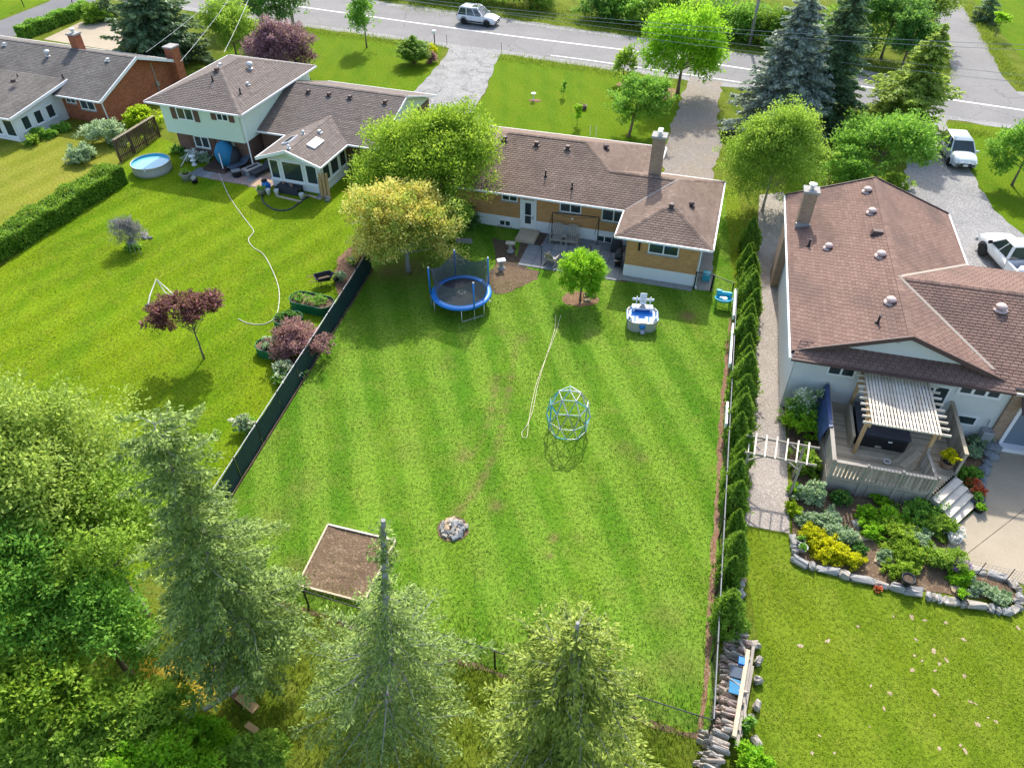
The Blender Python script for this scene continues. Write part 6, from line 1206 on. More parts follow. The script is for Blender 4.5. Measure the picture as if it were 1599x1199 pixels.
t = thing('leaning_boards', 'tall tan boards leaning on the sunroom corner', 'boards', loc_s((509, 310))); [one('board', WOOD_T, t, 'box', (x, .1 + abs(x) * .1, .85), (.16, .04, 1.75), .2 * x, -.1) for x in (-.22, 0, .24)]; one('slab', STONE_B, t, 'box', (-.1, .25, .7), (.6, .05, 1.3), 0, -.12)
for i in range(9):
    p = at(492 + r.uniform(-6, 24), 309 + r.uniform(-4, 6)); m = MB(); m.blob((0, 0, 0), (.2, .14, .1), 7, 4, .25, r); tag(m.build('rubble_stone', STONE if i % 2 else SLAB_G, None, loc=(p.x, p.y, .08), rot=(0, 0, i)), 'rubble stone on the ground at the sunroom corner', 'stone', 'rubble at the sunroom corner')
t = thing('white_statue', 'white tiered garden ornament beside the small deck', 'ornament', loc_s((304, 258))); m = MB(); m.lathe([(.22, 0), (.2, .08), (.08, .16), (.1, .3), (.24, .36), (.22, .42), (.08, .46), (.1, .6), (.26, .68), (.24, .76), (.05, .78)], (0, 0, 0), 14); m.build('tiers', WHITE, t, True); one('pole', WHITE, t, 'tube', [(-.9, -.3, .02), (-.2, -.05, .9)], .03, 6)
# ------------------------------------------------------------------ right neighbour's deck and garden
RO, RA = (12.145, 24.597), -14.5
def RW(u, v, z=0): a = radians(RA); return Vector((RO[0] + u * cos(a) + v * sin(a), RO[1] + u * sin(a) - v * cos(a), z))
def lv(u, v, z): return (u, -v, z)
def deck():
    t = thing('wooden_deck', 'weathered wooden deck with slatted railing behind the right house', 'deck', (*RO, 0), radians(RA)); Z = .8; v = -.58; r = random.Random(6)
    while v < 4.15:
        ue = 7.12 if v < 2.6 else 7.12 - (v - 2.6) / 1.6 * 1.22; m = MB(); m.c = r.random(); m.box(lv((2.05 + ue) / 2, v + .068, Z - .02), (ue - 2.05, .132, .04)); m.build('plank', WOOD_D, t); v += .14
    # panelled diamond of boards
    for i in range(7): m = MB(); m.c = r.random(); a = Vector(lv(5.0, 2.15, Z + .012)); d = Vector((.62, .78, 0)).normalized(); n_ = Vector((d.y, -d.x, 0)); p = a + n_ * (i * .13); m.beam(p - d * .5, p + d * .85, .12, .02); m.build('inlay_board', WOOD_D, t)
    def rail(a, b, z0, z1, cap=.16, step=.155, bw=.095):
        a, b = Vector(lv(*a, 0)), Vector(lv(*b, 0)); L = (b - a).length; n = max(2, int(L / step)); zz = Vector((0, 0, 1)); mm = MB(); mm.beam(a + zz * z1, b + zz * z1, cap, .05); mm.build('rail_cap', WOOD_G, t); mm = MB(); mm.beam(a + zz * (z0 + .1), b + zz * (z0 + .1), .05, .09); mm.build('bottom_rail', WOOD_G, t); rz = atan2((b - a).y, (b - a).x)
        for i in range(n): p = a.lerp(b, (i + .5) / n); m = MB(); m.c = r.random(); m.box((p.x, p.y, (z0 + .08 + z1 - .03) / 2), (bw, .035, z1 - z0 - .11), rz); m.build('baluster', WOOD_G, t)
    rail((2.02, 4.2), (5.9, 4.2), Z, 1.8); rail((5.9, 4.16), (5.76, 2.62), Z, 1.7, .12); rail((2.0, 4.2), (2.0, 2.0), Z, 1.8, .16, .13, .11); rail((2.0, 2.0), (2.0, -.5), Z, 1.82, .16, .11, .10)
    for i in range(18): m = MB(); m.c = r.random(); vv = -.5 + i * .175; m.box(lv(7.16, vv, 1.32), (.03, .165, 1.15)); m.build('screen_board', WOOD_G, t)
    m = MB(); m.beam(lv(7.16, -.6, 1.93), lv(7.16, 2.65, 1.93), .15, .05); m.build('screen_cap', WOOD_D, t)
    for p in ((2.02, 4.2), (3.3, 4.2), (4.6, 4.2), (5.9, 4.2), (7.16, 2.62), (2.0, 2.0), (2.0, -.5), (5.76, 2.62)): one('post', WOOD_G, t, 'box', lv(p[0], p[1], .95), (.1, .1, 1.9))
    for a, b in ((2.0, 3.6), (3.6, 5.0), (5.0, 5.9)): one('skirt_panel', WOOD_G, t, 'box', lv((a + b) / 2, 4.17, .38), (b - a - .02, .03, .74))
    one('side_skirt', WOOD_G, t, 'box', lv(1.98, 1.8, .38), (.03, 4.7, .74)); one('side_skirt', WOOD_G, t, 'box', lv(7.13, 1.0, .38), (.03, 3.2, .74)); one('joist', WOOD_F, t, 'box', lv(4.3, 1.6, .70), (4.0, 4.6, .08))
    tp = MB(); K = 14; g = []
    for i in range(K + 1):
        v_ = -.45 + 2.75 * i / K; g.append([lv(2.12, v_, 1.55 + r.uniform(-.03, .03)), lv(2.02, v_, 1.90 + .01), lv(1.88, v_, 1.86), lv(1.80 + r.uniform(-.06, .04), v_, 1.35), lv(1.72 + r.uniform(-.08, .06), v_, .75 + .1 * sin(i))])
    for i in range(K):
        for j in range(4): tp.face([g[i][j], g[i + 1][j], g[i + 1][j + 1], g[i][j + 1]])
    tag(tp.build('tarp', TARP, None, True, loc=(*RO, 0), rot=(0, 0, radians(RA))), 'dark blue tarp draped over the left deck railing', 'tarp')
deck()
def stairs():
    t = thing('deck_steps', 'wooden steps going down from the deck to the concrete patio', 'steps', (*RO, 0), radians(RA)); a, b = Vector(lv(6.0, 4.15, 0)), Vector(lv(7.15, 2.68, 0)); d = (b - a).normalized(); n_ = Vector((d.y, -d.x, 0))
    if n_.y > 0: n_ = -n_
    L = (b - a).length; rz = atan2(d.y, d.x); c = (a + b) / 2
    for i in range(4): z = .8 - .16 * (i + 1); p = c + n_ * (.08 + .30 * (i + .5)); one('tread', WOOD_P, t, 'box', (p.x, p.y, z), (L, .30, .045), rz); q = c + n_ * (.08 + .30 * i); one('riser', WOOD_G, t, 'box', (q.x, q.y, z + .06), (L - .04, .025, .15), rz)
    for s_ in (-1, 1): m = MB(); p = c + d * s_ * (L / 2 - .02); m.beam(p + Vector((0, 0, .62)), p + n_ * 1.3 + Vector((0, 0, .06)), .05, .2); m.build('stringer', WOOD_G, t)
stairs()
def pergola():
    t = thing('pergola', 'pale slatted wooden pergola standing on the deck', 'pergola', (*RO, 0), radians(RA)); r = random.Random(9)
    for u in (3.15, 5.78):
        for v in (-.28, 2.5): one('post', WOOD_T, t, 'box', lv(u, v, 1.85), (.13, .13, 2.1))
        m = MB(); m.beam(lv(u, -.55, 2.84), lv(u, 2.95, 2.84), .06, .16); m.build('beam', WOOD_T, t)
        for v, s_ in ((2.5, -1), (-.28, 1)): m = MB(); m.beam(lv(u, v, 2.35), lv(u, v + s_ * .5, 2.80), .08, .08); m.build('brace', WOOD_T, t)
    for i in range(10): v = -.45 + i * .37; m = MB(); m.c = r.random(); m.beam(lv(2.85, v, 2.96), lv(6.15, v, 2.96), .045, .10); m.build('rafter', WOOD_P, t)
    for i in range(20): u = 3.2 + i * .133; m = MB(); m.c = r.random(); m.beam(lv(u, -.62, 3.04), lv(u, 3.0, 3.04), .082, .035); m.build('slat', WOOD_P, t)
    one('lamp', GALV, t, 'blob', lv(4.6, 1.9, 2.8), (.1, .1, .12))
pergola()
def hot_tub():
    t = thing('hot_tub', 'black covered hot tub under the pergola', 'hot tub', (*RO, 0), radians(RA)); one('shell', BLACK, t, 'box', lv(4.2, 1.1, 1.17), (2.05, 1.9, .74), bev=.08); one('cover', CHAR, t, 'box', lv(4.2, 1.1, 1.60), (2.12, 1.98, .10), bev=.04); one('label_plate', WHITE, t, 'box', lv(4.5, 2.07, 1.35), (.16, .02, .06))
    one('step', WOOD_D, t, 'box', lv(3.0, 1.2, 1.15), (.12, 2.0, .7))
hot_tub()
p = at(1371, 692, .95); m = MB(); m.blob((0, 0, 0), (.38, .27, .2), 10, 7, .12); tag(m.build('rock_cushion', STONE, None, True, loc=tuple(p), rot=(0, 0, -.3)), 'grey rock shaped cover lying on the deck beside the hot tub', 'rock')
p = at(1385, 721, .83); m = MB(); m.lathe([(.13, .0), (.15, .03), (.13, .06), (.10, .03)], (0, 0, 0), 16, closed=True); tag(m.build('ring_toy', WHITE, None, True, loc=tuple(p)), 'small white ring lying on the deck boards', 'ring')
p = at(1476, 728, .8); pot('brown pot on the deck holding the yellow green plant', (0, 0), .3, .34, SOIL_POT).location = (p.x, p.y, .8)
bpy.data.objects['pot_plant'].location = (p.x, p.y, 1.12)
def arbor():
    z = 2.0; A, B_, C_, D_ = at(1163, 706, z), at(1275, 727, z), at(1166, 680, z), at(1280, 700, z); t = thing('garden_arbor', 'pale wooden arbor spanning the pebble walkway', 'arbor', (A.x, A.y, 0)); o = Vector((A.x, A.y, 0)); L = lambda p: p - o
    for a, b in ((A, B_), (C_, D_)):
        m = MB(); m.beam(L(a), L(b), .04, .10); m.build('beam', WOOD_G, t)
        for f in (.06, .80):
            q = L(a.lerp(b, f)); one('post', WOOD_G, t, 'box', (q.x, q.y, z / 2 - .05), (.07, .07, z)); m = MB(); m.beam(q + Vector((0, 0, -.45)), L(a.lerp(b, f + (.2 if f < .5 else -.2))) - Vector((0, 0, .05)), .05, .06); m.build('brace', WOOD_G, t)
    for i in range(6): f = .13 + i * .145; m = MB(); e_ = (A - C_).normalized() * .15; m.beam(L(A.lerp(B_, f)) + e_ + Vector((0, 0, .1)), L(C_.lerp(D_, f)) - e_ + Vector((0, 0, .08)), .055, .04); m.build('slat', WOOD_P, t)
    for k in range(4): f = .02; q0, q1 = L(A.lerp(B_, .06)), L(C_.lerp(D_, .06)); m = MB(); zz = .5 + k * .4; m.beam(q0.lerp(q1, 0) * 1 + Vector((0, 0, zz - z)), q1 + Vector((0, 0, zz - z)), .04, .06); m.build('side_slat', WOOD_P, t)
arbor()
def stone_wall():
    P = [at(*q) for q in ((1236, 836), (1239, 862), (1247, 880), (1262, 888), (1290, 893), (1330, 904), (1372, 914), (1420, 925), (1470, 938), (1520, 948), (1572, 958), (1590, 946), (1590, 925), (1576, 908), (1545, 898), (1512, 890))]; t = thing('stone_wall', 'low wall of pale rough stones edging the right hand garden', 'stone wall', tuple(P[0])); o = P[0]; r = random.Random(12); s_ = 0.0; Ls = [(P[i + 1] - P[i]).length for i in range(len(P) - 1)]; T = sum(Ls)
    def pt(x):
        for i, l in enumerate(Ls):
            if x <= l or i == len(Ls) - 1: return P[i].lerp(P[i + 1], min(1, x / l)), (P[i + 1] - P[i])
            x -= l
    while s_ < T - .2:
        l = r.choice([.22, .34, .45, .6, .78]) * r.uniform(.85, 1.15) * (.8 if s_ > T - 2.5 else 1); q, d = pt(s_ + l / 2); h = r.uniform(.18, .3); m = jbox((l - .02, r.uniform(.24, .36), h), r, .4); m.build('stone', r.choice([STONE, STONE, STONE, SLAB_L, CONCP]), t, loc=(q.x - o.x + r.uniform(-.04, .04), q.y - o.y + r.uniform(-.04, .04), h / 2 - .02), rot=(r.uniform(-.08, .08), r.uniform(-.08, .08), atan2(d.y, d.x) + r.uniform(-.12, .12))); s_ += l
stone_wall()
def edging(name, label, pts, n, size, mat, seed):
    r = random.Random(seed); P = [at(*q) for q in pts]; t = thing(name, label, 'stone edging', tuple(P[0]))
    for i in range(n): f = (i + .5) / n * (len(P) - 1); k = min(len(P) - 2, int(f)); q = P[k].lerp(P[k + 1], f - k) - P[0]; s_ = size * r.uniform(.6, 1.3); m = MB(); m.blob((0, 0, 0), (s_ * 1.2, s_, s_ * .7), 8, 5, .2, r); m.build('stone', mat if not isinstance(mat, list) else r.choice(mat), t, loc=(q.x + r.uniform(-.05, .05), q.y, s_ * .45), rot=(0, 0, r.uniform(0, 3)))
edging('rock_edging', 'row of pale rounded rocks beside the cedar row', [(1156, 818), (1153, 870), (1154, 920), (1152, 968)], 20, .16, [STONE, STONE_B, CONCP], 14)
edging('flagstone_edging', 'curved row of flagstones along the concrete patio', [(1538, 672), (1546, 695), (1545, 715), (1535, 735), (1528, 758), (1518, 775)], 9, .27, [SLAB_G, STONE], 15)
for i, (x, y, s_, lb) in enumerate(((1348, 838, .3, 'tan stepping stone upper left in the vegetable garden'), (1342, 818, .28, 'grey stepping stone under the deck edge'), (1374, 874, .24, 'tan stepping stone beside the leafy rows'), (1443, 838, .3, 'upper grey stepping stone left of the patio'), (1447, 850, .28, 'lower grey stepping stone left of the patio'), (1545, 925, .34, 'tan flat stone in the bed at the wall end'), (1494, 922, .22, 'tan brick like stone beside the black pot'))):
    m = jbox((s_ * 2, s_ * 1.4, .09), random.Random(i), .3); p = at(x, y); tag(m.build('stepping_stone', STONE_B if 'tan' in lb else SLAB_L, None, loc=(p.x, p.y, .06), rot=(0, 0, i * .5)), lb, 'stone')
pot('black pot standing on the stone wall', (1410, 917), .24, .34, BLACK, None, .3); pot('black pot with plant at the stone wall right part', (1496, 936), .22, .3, BLACK, L_ROUND, .1, seed=5); pot('small grey pot at the upper left wall end', (1247, 852), .17, .22, GREY_M, L_GREEN, .2, seed=6, n=150); pot('small grey pot at the left wall corner', (1250, 864), .18, .24, GREY_M, L_GREEN, .2, seed=7, n=150); pot('white pot of flowers on the patio corner', (1487, 846), .24, .28, WHITE, L_FLW, seed=8); pot('dark blue pot beside the deck steps', (1522, 785), .28, .32, SLATE, L_GREEN, seed=9); pot('dark pot with green plant at the foot of the steps', (1527, 797), .24, .26, BLACK, L_ROUND, seed=10)
t = thing('wire_trellis', 'low rusty wire trellis with stakes along the patio', 'trellis', B(1481, 892)); o = at(1481, 892); q = [at(*s_) - o for s_ in ((1481, 892), (1523, 901), (1567, 911), (1600, 918))]
for s_ in q: one('stake', BROWN, t, 'tube', [s_ + Vector((0, 0, -.05)), s_ + Vector((0, 0, .95))], .018, 6)
for k in range(6): one('wire', GREY_M, t, 'tube', [s_ + Vector((0, 0, .12 + k * .15)) for s_ in q], .005, 4)
m = MB(); [m.tube([q[i].lerp(q[i + 1], f / 7) + Vector((0, 0, .1)), q[i].lerp(q[i + 1], f / 7) + Vector((0, 0, .9))], .005, 4) for i in range(3) for f in range(1, 7)]; m.build('vertical_wires', GREY_M, t)
for x, y, h, lb in ((1285, 822, .9, 'dark garden stake near the silvery plants'), (1318, 832, .8, 'dark garden stake right of the silvery plants'), (1341, 880, .7, 'dark garden stake beside the yellow mounds'), (1157, 800, 1.4, 'tall dark stake at the end of the walkway'), (1162, 775, 1.3, 'tall dark stake beside the walkway arbor shadow'), (1300, 850, .8, 'dark garden stake above the yellow mounds')):
    p = at(x, y); tag(one('garden_stake', BLACK, None, 'tube', [(p.x, p.y, -.05), (p.x, p.y, h)], .016, 6), lb, 'stake')
t = thing('hose_reel', 'blue disc and hose reel by the basement window', 'hose reel', (*at(1546, 676).xy, 0)); m = MB(); m.lathe([(.30, .62), (.34, .66), (.1, .72), (.02, .73)], (0, 0, 0), 18); m.build('disc', TEAL, t, True); one('stand', GREY_M, t, 'tube', [(0, 0, 0), (0, 0, .65)], .04, 8); m = MB(); m.tube([(-.35 + .25 * cos(a), .05 * a / 6, .3 + .25 * sin(a)) for a in np.linspace(0, 12.5, 36)], .025, 6); m.build('hose', GREY_M, t, True)
t = thing('air_unit', 'grey box unit against the basement wall of the right house', 'unit', (*RW(9.0, -.35).xy, 0), radians(RA)); one('case', GREY_M, t, 'box', (0, 0, .42), (.45, .4, .8), bev=.02); one('pipe', GREY_M, t, 'tube', [(-.1, .1, .8), (-.1, .15, 1.3)], .03, 6)
p = RW(11.3, .4); tag(one('wooden_crate', WOOD_T, None, 'box', (p.x, p.y, .4), (.7, .5, .8), radians(RA)), 'tan wooden crate beside the grey blue door', 'crate')
# bare tan scuffs in the lower right lawn
m = MB(); r = random.Random(3)
for x, y in ((1395, 962), (1424, 963), (1444, 968), (1477, 972), (1250, 1008), (1293, 1000), (1430, 998), (1428, 1023), (1458, 1016), (1440, 1031), (1478, 1030), (1467, 1036), (1460, 1046), (1424, 1046), (1360, 1070), (1506, 1054), (1505, 998), (1462, 1081), (1515, 1095), (1523, 1098), (1380, 1105), (1459, 1116), (1543, 1120), (1555, 1126), (1526, 1130), (1358, 1134), (1280, 1148), (1467, 1168), (1500, 1163), (1507, 1172), (1303, 1175), (1268, 1175), (1590, 980), (1340, 978), (1390, 1082)):
    p = at(x, y, .016); s_ = r.uniform(.03, .085); a0 = r.uniform(0, 3); st = r.uniform(1, 2.2); pts = []
    for k in range(9): a = 2 * pi * k / 9; q = Vector((cos(a) * st, sin(a), 0)) * s_ * r.uniform(.6, 1.15); pts.append(p + Matrix.Rotation(a0, 3, 'Z') @ q)
    m.face(pts)
m.build('bare_spots', STONE_B)['kind'] = 'structure'
def stone_pile():
    o = at(1140, 1090); t = thing('stone_pile', 'long stacked pile of pale split stones beside the fence', 'stone pile', tuple(o)); a, b = at(1146, 992), at(1112, 1215); r = random.Random(21); n = 64; d = (b - a).normalized(); nn = Vector((-d.y, d.x, 0)); 
    if nn.x < 0: nn = -nn
    for i in range(n):
        f = (i + .5) / n; p = a.lerp(b, f) - o
        for lay in range(3):
            if lay == 2 and r.random() < .45: continue
            l = r.uniform(.3, .6); th = r.uniform(.06, .12); m = jbox((l, th, r.uniform(.14, .24)), r, .25); m.c = r.random(); q = p + nn * (r.uniform(-.12, .12) + .10 * lay - (.25 if f > .75 else 0)) + d * r.uniform(-.05, .05); m.build('split_stone', (LOG, LOG, STONE, STONE, SLAB_P)[r.randrange(5)] if f < .72 else (STONE, SLAB_L, LOG)[r.randrange(3)], t, loc=(q.x, q.y, .10 + lay * .2), rot=(r.uniform(-.3, .3), r.uniform(-.25, .25), atan2(nn.y, nn.x) + r.uniform(-.35, .35)))
stone_pile()
t = thing('timber_stack', 'long weathered timbers lying along the stone pile', 'timber', B(1158, 1080)); o = at(1158, 1080)
for a, b, z, w, mt in (((1168, 1015), (1146, 1150), .62, .13, WOOD_L), ((1170, 1030), (1150, 1165), .45, .12, WOOD_G), ((1174, 1040), (1155, 1150), .3, .12, WOOD_G), ((1176, 1010), (1166, 1080), .35, .10, WOOD_G), ((1150, 990), (1170, 1030), .55, .09, WOOD_G), ((1160, 1070), (1164, 1130), .5, .09, WOOD_G), ((1168, 1060), (1148, 1140), .2, .13, WOOD_L)):
    m = MB(); m.beam(at(*a, z) - o, at(*b, z) - o, w, w); m.build('timber', mt, t)
for x, y, s_, lb in ((1176, 1010, .5, 'white concrete block at the top end of the timbers'), (1155, 990, .55, 'flat grey stone block at the top end of the pile'), (1183, 1035, .4, 'rounded white boulder right of the timbers top'), (1182, 1065, .36, 'white boulder right of the timbers middle'), (1180, 1105, .38, 'flat white stone right of the timbers'), (1178, 1160, .45, 'white boulder at the lower end of the timbers'), (1172, 1125, .34, 'pale slab beside the small leafy shrub')):
    p = at(x, y); m = jbox((s_ * .8, s_ * .6, .28), random.Random(x), .35); tag(m.build('boulder', STONE if 'grey' not in lb else SLAB_L, None, loc=(p.x, p.y, .16), rot=(0, 0, x % 3)), lb, 'stone')
for (x, y), z, dm, mt, lb in (((1152, 1050), .62, (.5, .38, .04), SLATE, 'slate blue sheet lying on the stone pile'), ((1149, 1072), .6, (.42, .5, .04), TEALC, 'teal sheet lying on the stone pile'), ((1158, 1032), .66, (.2, .25, .12), BLUE, 'small blue container on the stone pile')):
    p = at(x, y, z); tag(one('sheet' if dm[2] < .1 else 'container', mt, None, 'box', tuple(p), dm, -.3), lb, 'sheet' if dm[2] < .1 else 'container')
# scrap at the bottom left
for a, b, z, w, mt, lb in (((318, 1108), (385, 1065), .5, .16, GREY_M, 'pale blue grey metal beam in the bottom left undergrowth'), ((372, 1085), (400, 1108), .25, .3, WOOD_T, 'orange brown board below the metal beam'), ((362, 1082), (378, 1098), .2, .2, SHUT, 'red brown board touching the metal beam'), ((385, 1130), (402, 1142), .2, .2, WOOD_T, 'small orange board near the bottom edge'), ((375, 1068), (410, 1080), .3, .12, WOOD_F, 'dark plank above the orange brown board')):
    m = MB(); m.beam(at(*a, z), at(*b, z), w, .06); tag(m.build('scrap_board', mt, None), lb, 'board')

# ------------------------------------------------------------------ vehicles
def wheel(t, x, y, r_, side, tw=.2):
    m = MB(); V = [(r_ * .6, -tw / 2), (r_ * .93, -tw / 2), (r_, -tw * .3), (r_, tw * .3), (r_ * .93, tw / 2), (r_ * .6, tw / 2)]; m.lathe(V, (0, 0, 0), 20); w = m.build('wheel', RUBBER, t, True, loc=(x, y, r_), rot=(pi / 2, 0, 0))
    m = MB(); m.lathe([(r_ * .66, 0), (r_ * .6, .02), (r_ * .12, .035), (.01, .05)], (0, 0, tw / 2 * 1.0), 14); rm = m.build('rim', GALV, w, False, rot=(0, 0, 0) if side < 0 else (pi, 0, 0))
    m = MB(); [m.box((r_ * .36 * cos(a), r_ * .36 * sin(a), tw / 2 + .012), (r_ * .34, r_ * .12, .02), a + .6) for a in np.linspace(0, 2 * pi, 6)[:-1]]; m.build('spoke_gap', BLACK, w, False, rot=(0, 0, 0) if side < 0 else (pi, 0, 0))
def loft(st, name, mat, t):
    m = MB(); rings = []
    for x, w, zb, zs, zt in st:
        h = [(0, zb), (w * .84, zb), (w * .97, zb + (zs - zb) * .22), (w, zb + (zs - zb) * .55), (w * .985, zs - (zs - zb) * .10), (w * .90, zs + (zt - zs) * .55), (w * .5, zt), (0, zt + .012)]
        rings.append([(x, y, z) for y, z in h] + [(x, -y, z) for y, z in h[-2:0:-1]])
    n = len(rings[0]); V = [p for r_ in rings for p in r_]; F = []
    for i in range(len(rings) - 1):
        for k in range(n): F.append((i * n + k, i * n + (k + 1) % n, (i + 1) * n + (k + 1) % n, (i + 1) * n + k))
    F.append(tuple(range(n))); F.append(tuple((len(rings) - 1) * n + k for k in range(n - 1, -1, -1))); m.raw(V, F); o = m.build(name, mat, t, True); return o
def cabin(t, paint, base, top, zb, zt, wb, wt, pill):
    (x0, x1), (a0, a1) = base, top; V = [(x0, -wb, zb), (x1, -wb, zb), (x1, wb, zb), (x0, wb, zb), (a0, -wt, zt), (a1, -wt, zt), (a1, wt, zt), (a0, wt, zt)]
    m = MB(); m.raw(V, [(0, 1, 5, 4), (1, 2, 6, 5), (2, 3, 7, 6), (3, 0, 4, 7), (4, 5, 6, 7)]); m.build('windows', GLASS, t)
    m = MB(); m.box(((a0 + a1) / 2, 0, zt + .035), (a1 - a0 + .12, wt * 2 + .1, .09), taper=.92, bev=.04); m.build('roof', paint, t, True)
    def edge_(s_, f):  # point on side glass at fraction f along the base/top
        return Vector((x0 + (x1 - x0) * f, s_ * wb, zb)), Vector((a0 + (a1 - a0) * f, s_ * wt, zt))
    for s_ in (-1, 1):
        for f, w in pill: p, q = edge_(s_, f); m = MB(); o_ = Vector((0, s_ * .008, 0)); m.beam(p + o_, q + o_, w, .05); m.build('pillar', paint, t)
def car(label, name, rear, front, side, paint, dims, suv, cat='car'):
    """rear/front: sighted wheel contacts on the visible side; side = +1 if the visible side is the car's left"""
    r0, f0 = at(*rear), at(*front); d = (f0 - r0).normalized(); left = Vector((-d.y, d.x, 0)); W, L, wbase, R_ = dims; c = (r0 + f0) / 2 - left * side * (W / 2 - .1); t = thing(name, label, cat, (c.x, c.y, 0), atan2(d.y, d.x)); w = W / 2; b = wbase / 2; fo = L / 2
    zs, hood, zt = (.95, 1.02, 1.62) if suv else (.86, .96, 1.47)
    loft([(-fo, w * .80, .42, zs - .12, zs), (-fo + .08, w * .93, .30, zs - .02, zs + .08), (-b - .45, w * .99, .24, zs, zs + .08), (-b + .4, w, .22, zs, zs + .06), (0, w, .20, zs - .01, zs + .05), (b - .55, w, .22, zs - .02, hood), (b + .1, w * .985, .24, zs - .06, hood - .02), (fo - .32, w * .95, .26, zs - .16, hood - .12), (fo - .08, w * .86, .28, zs - .26, hood - .22), (fo, w * .74, .36, zs - .36, hood - .36)], 'body', paint, t)
    cabin(t, paint, (-fo + .12, b - .30), (-fo + (.42 if suv else .55), b - 1.05), zs + .02, zt, w * .93, w * .73, [(0.02, .12), (.36, .07), (.68, .07), (.985, .08)])
    for x in (-b, b):
        for s_ in (-1, 1):
            wheel(t, x, s_ * (w - .09), R_, -s_); m = MB(); m.tube([((R_ + .06) * cos(a) + x, s_ * (w - .015), R_ + (R_ + .06) * sin(a)) for a in np.linspace(0, pi, 10)], .035, 6); m.build('arch', BLACK if suv else paint, t)
    for s_ in (-1, 1):
        one('headlight', GALV, t, 'box', (fo - .14, s_ * w * .68, zs - .25), (.26, .3, .14), s_ * -.35, bev=.03); one('tail_light', RED_L, t, 'box', (-fo + .05, s_ * w * .78, zs - .08), (.12, .22, .22), bev=.03); one('mirror', paint, t, 'box', (b - .48, s_ * (w + .08), zs + .12), (.14, .2, .14), bev=.03)
        m = MB(); m.beam((-b + .45, s_ * (w + .003), .42), (b - .5, s_ * (w + .003), .42), .02, .12); m.build('sill_trim', BLACK if suv else GREY_M, t)
        m = MB(); [m.box((x, s_ * (w + .012), zs - .14), (.2, .02, .035)) for x in (-.75, .25)]; m.build('door_handle', paint, t)
        m = MB(); [m.box((x, s_ * (w * 1.0 + .001), .62), (.012, .008, .5)) for x in (-.42, .62, -1.2)]; m.build('door_gap', BLACK, t)
    one('grille', BLACK, t, 'box', (fo - .02, 0, zs - .34), (.06, w * .85, .12), bev=.02); one('lower_grille', BLACK, t, 'box', (fo - .01, 0, .36), (.06, w * 1.1, .12), bev=.02); one('plate', WHITE, t, 'box', (fo + .03, 0, .47), (.02, .34, .13)); one('rear_plate', WHITE, t, 'box', (-fo - .005, 0, .62), (.02, .34, .13)); one('emblem', GALV, t, 'blob', (fo + .015, 0, zs - .3), (.02, .06, .05))
    m = MB(); m.box((0, 0, .26), (L * .8, W * .8, .1)); m.build('underbody', BLACK, t)
    if suv:
        for s_ in (-1, 1): one('roof_rail', GALV, t, 'tube', [(-fo + .55, s_ * w * .68, zt + .10), (-.2, s_ * w * .70, zt + .14), (b - 1.1, s_ * w * .68, zt + .09)], .022, 6)
        one('sunroof', GLASS, t, 'box', (-.15, 0, zt + .082), (.9, .8, .01))
    return t
car('white compact SUV driving on the road at the top', 'suv', (723, 38.5), (761.5, 43.5), -1, CAR_W, (1.82, 4.43, 2.6, .36), True)
car('pale silver hatchback parked on the grey gravel driveway', 'hatchback', (1467, 236), (1479.5, 257.5), -1, CAR_S, (1.78, 4.35, 2.6, .32), False)
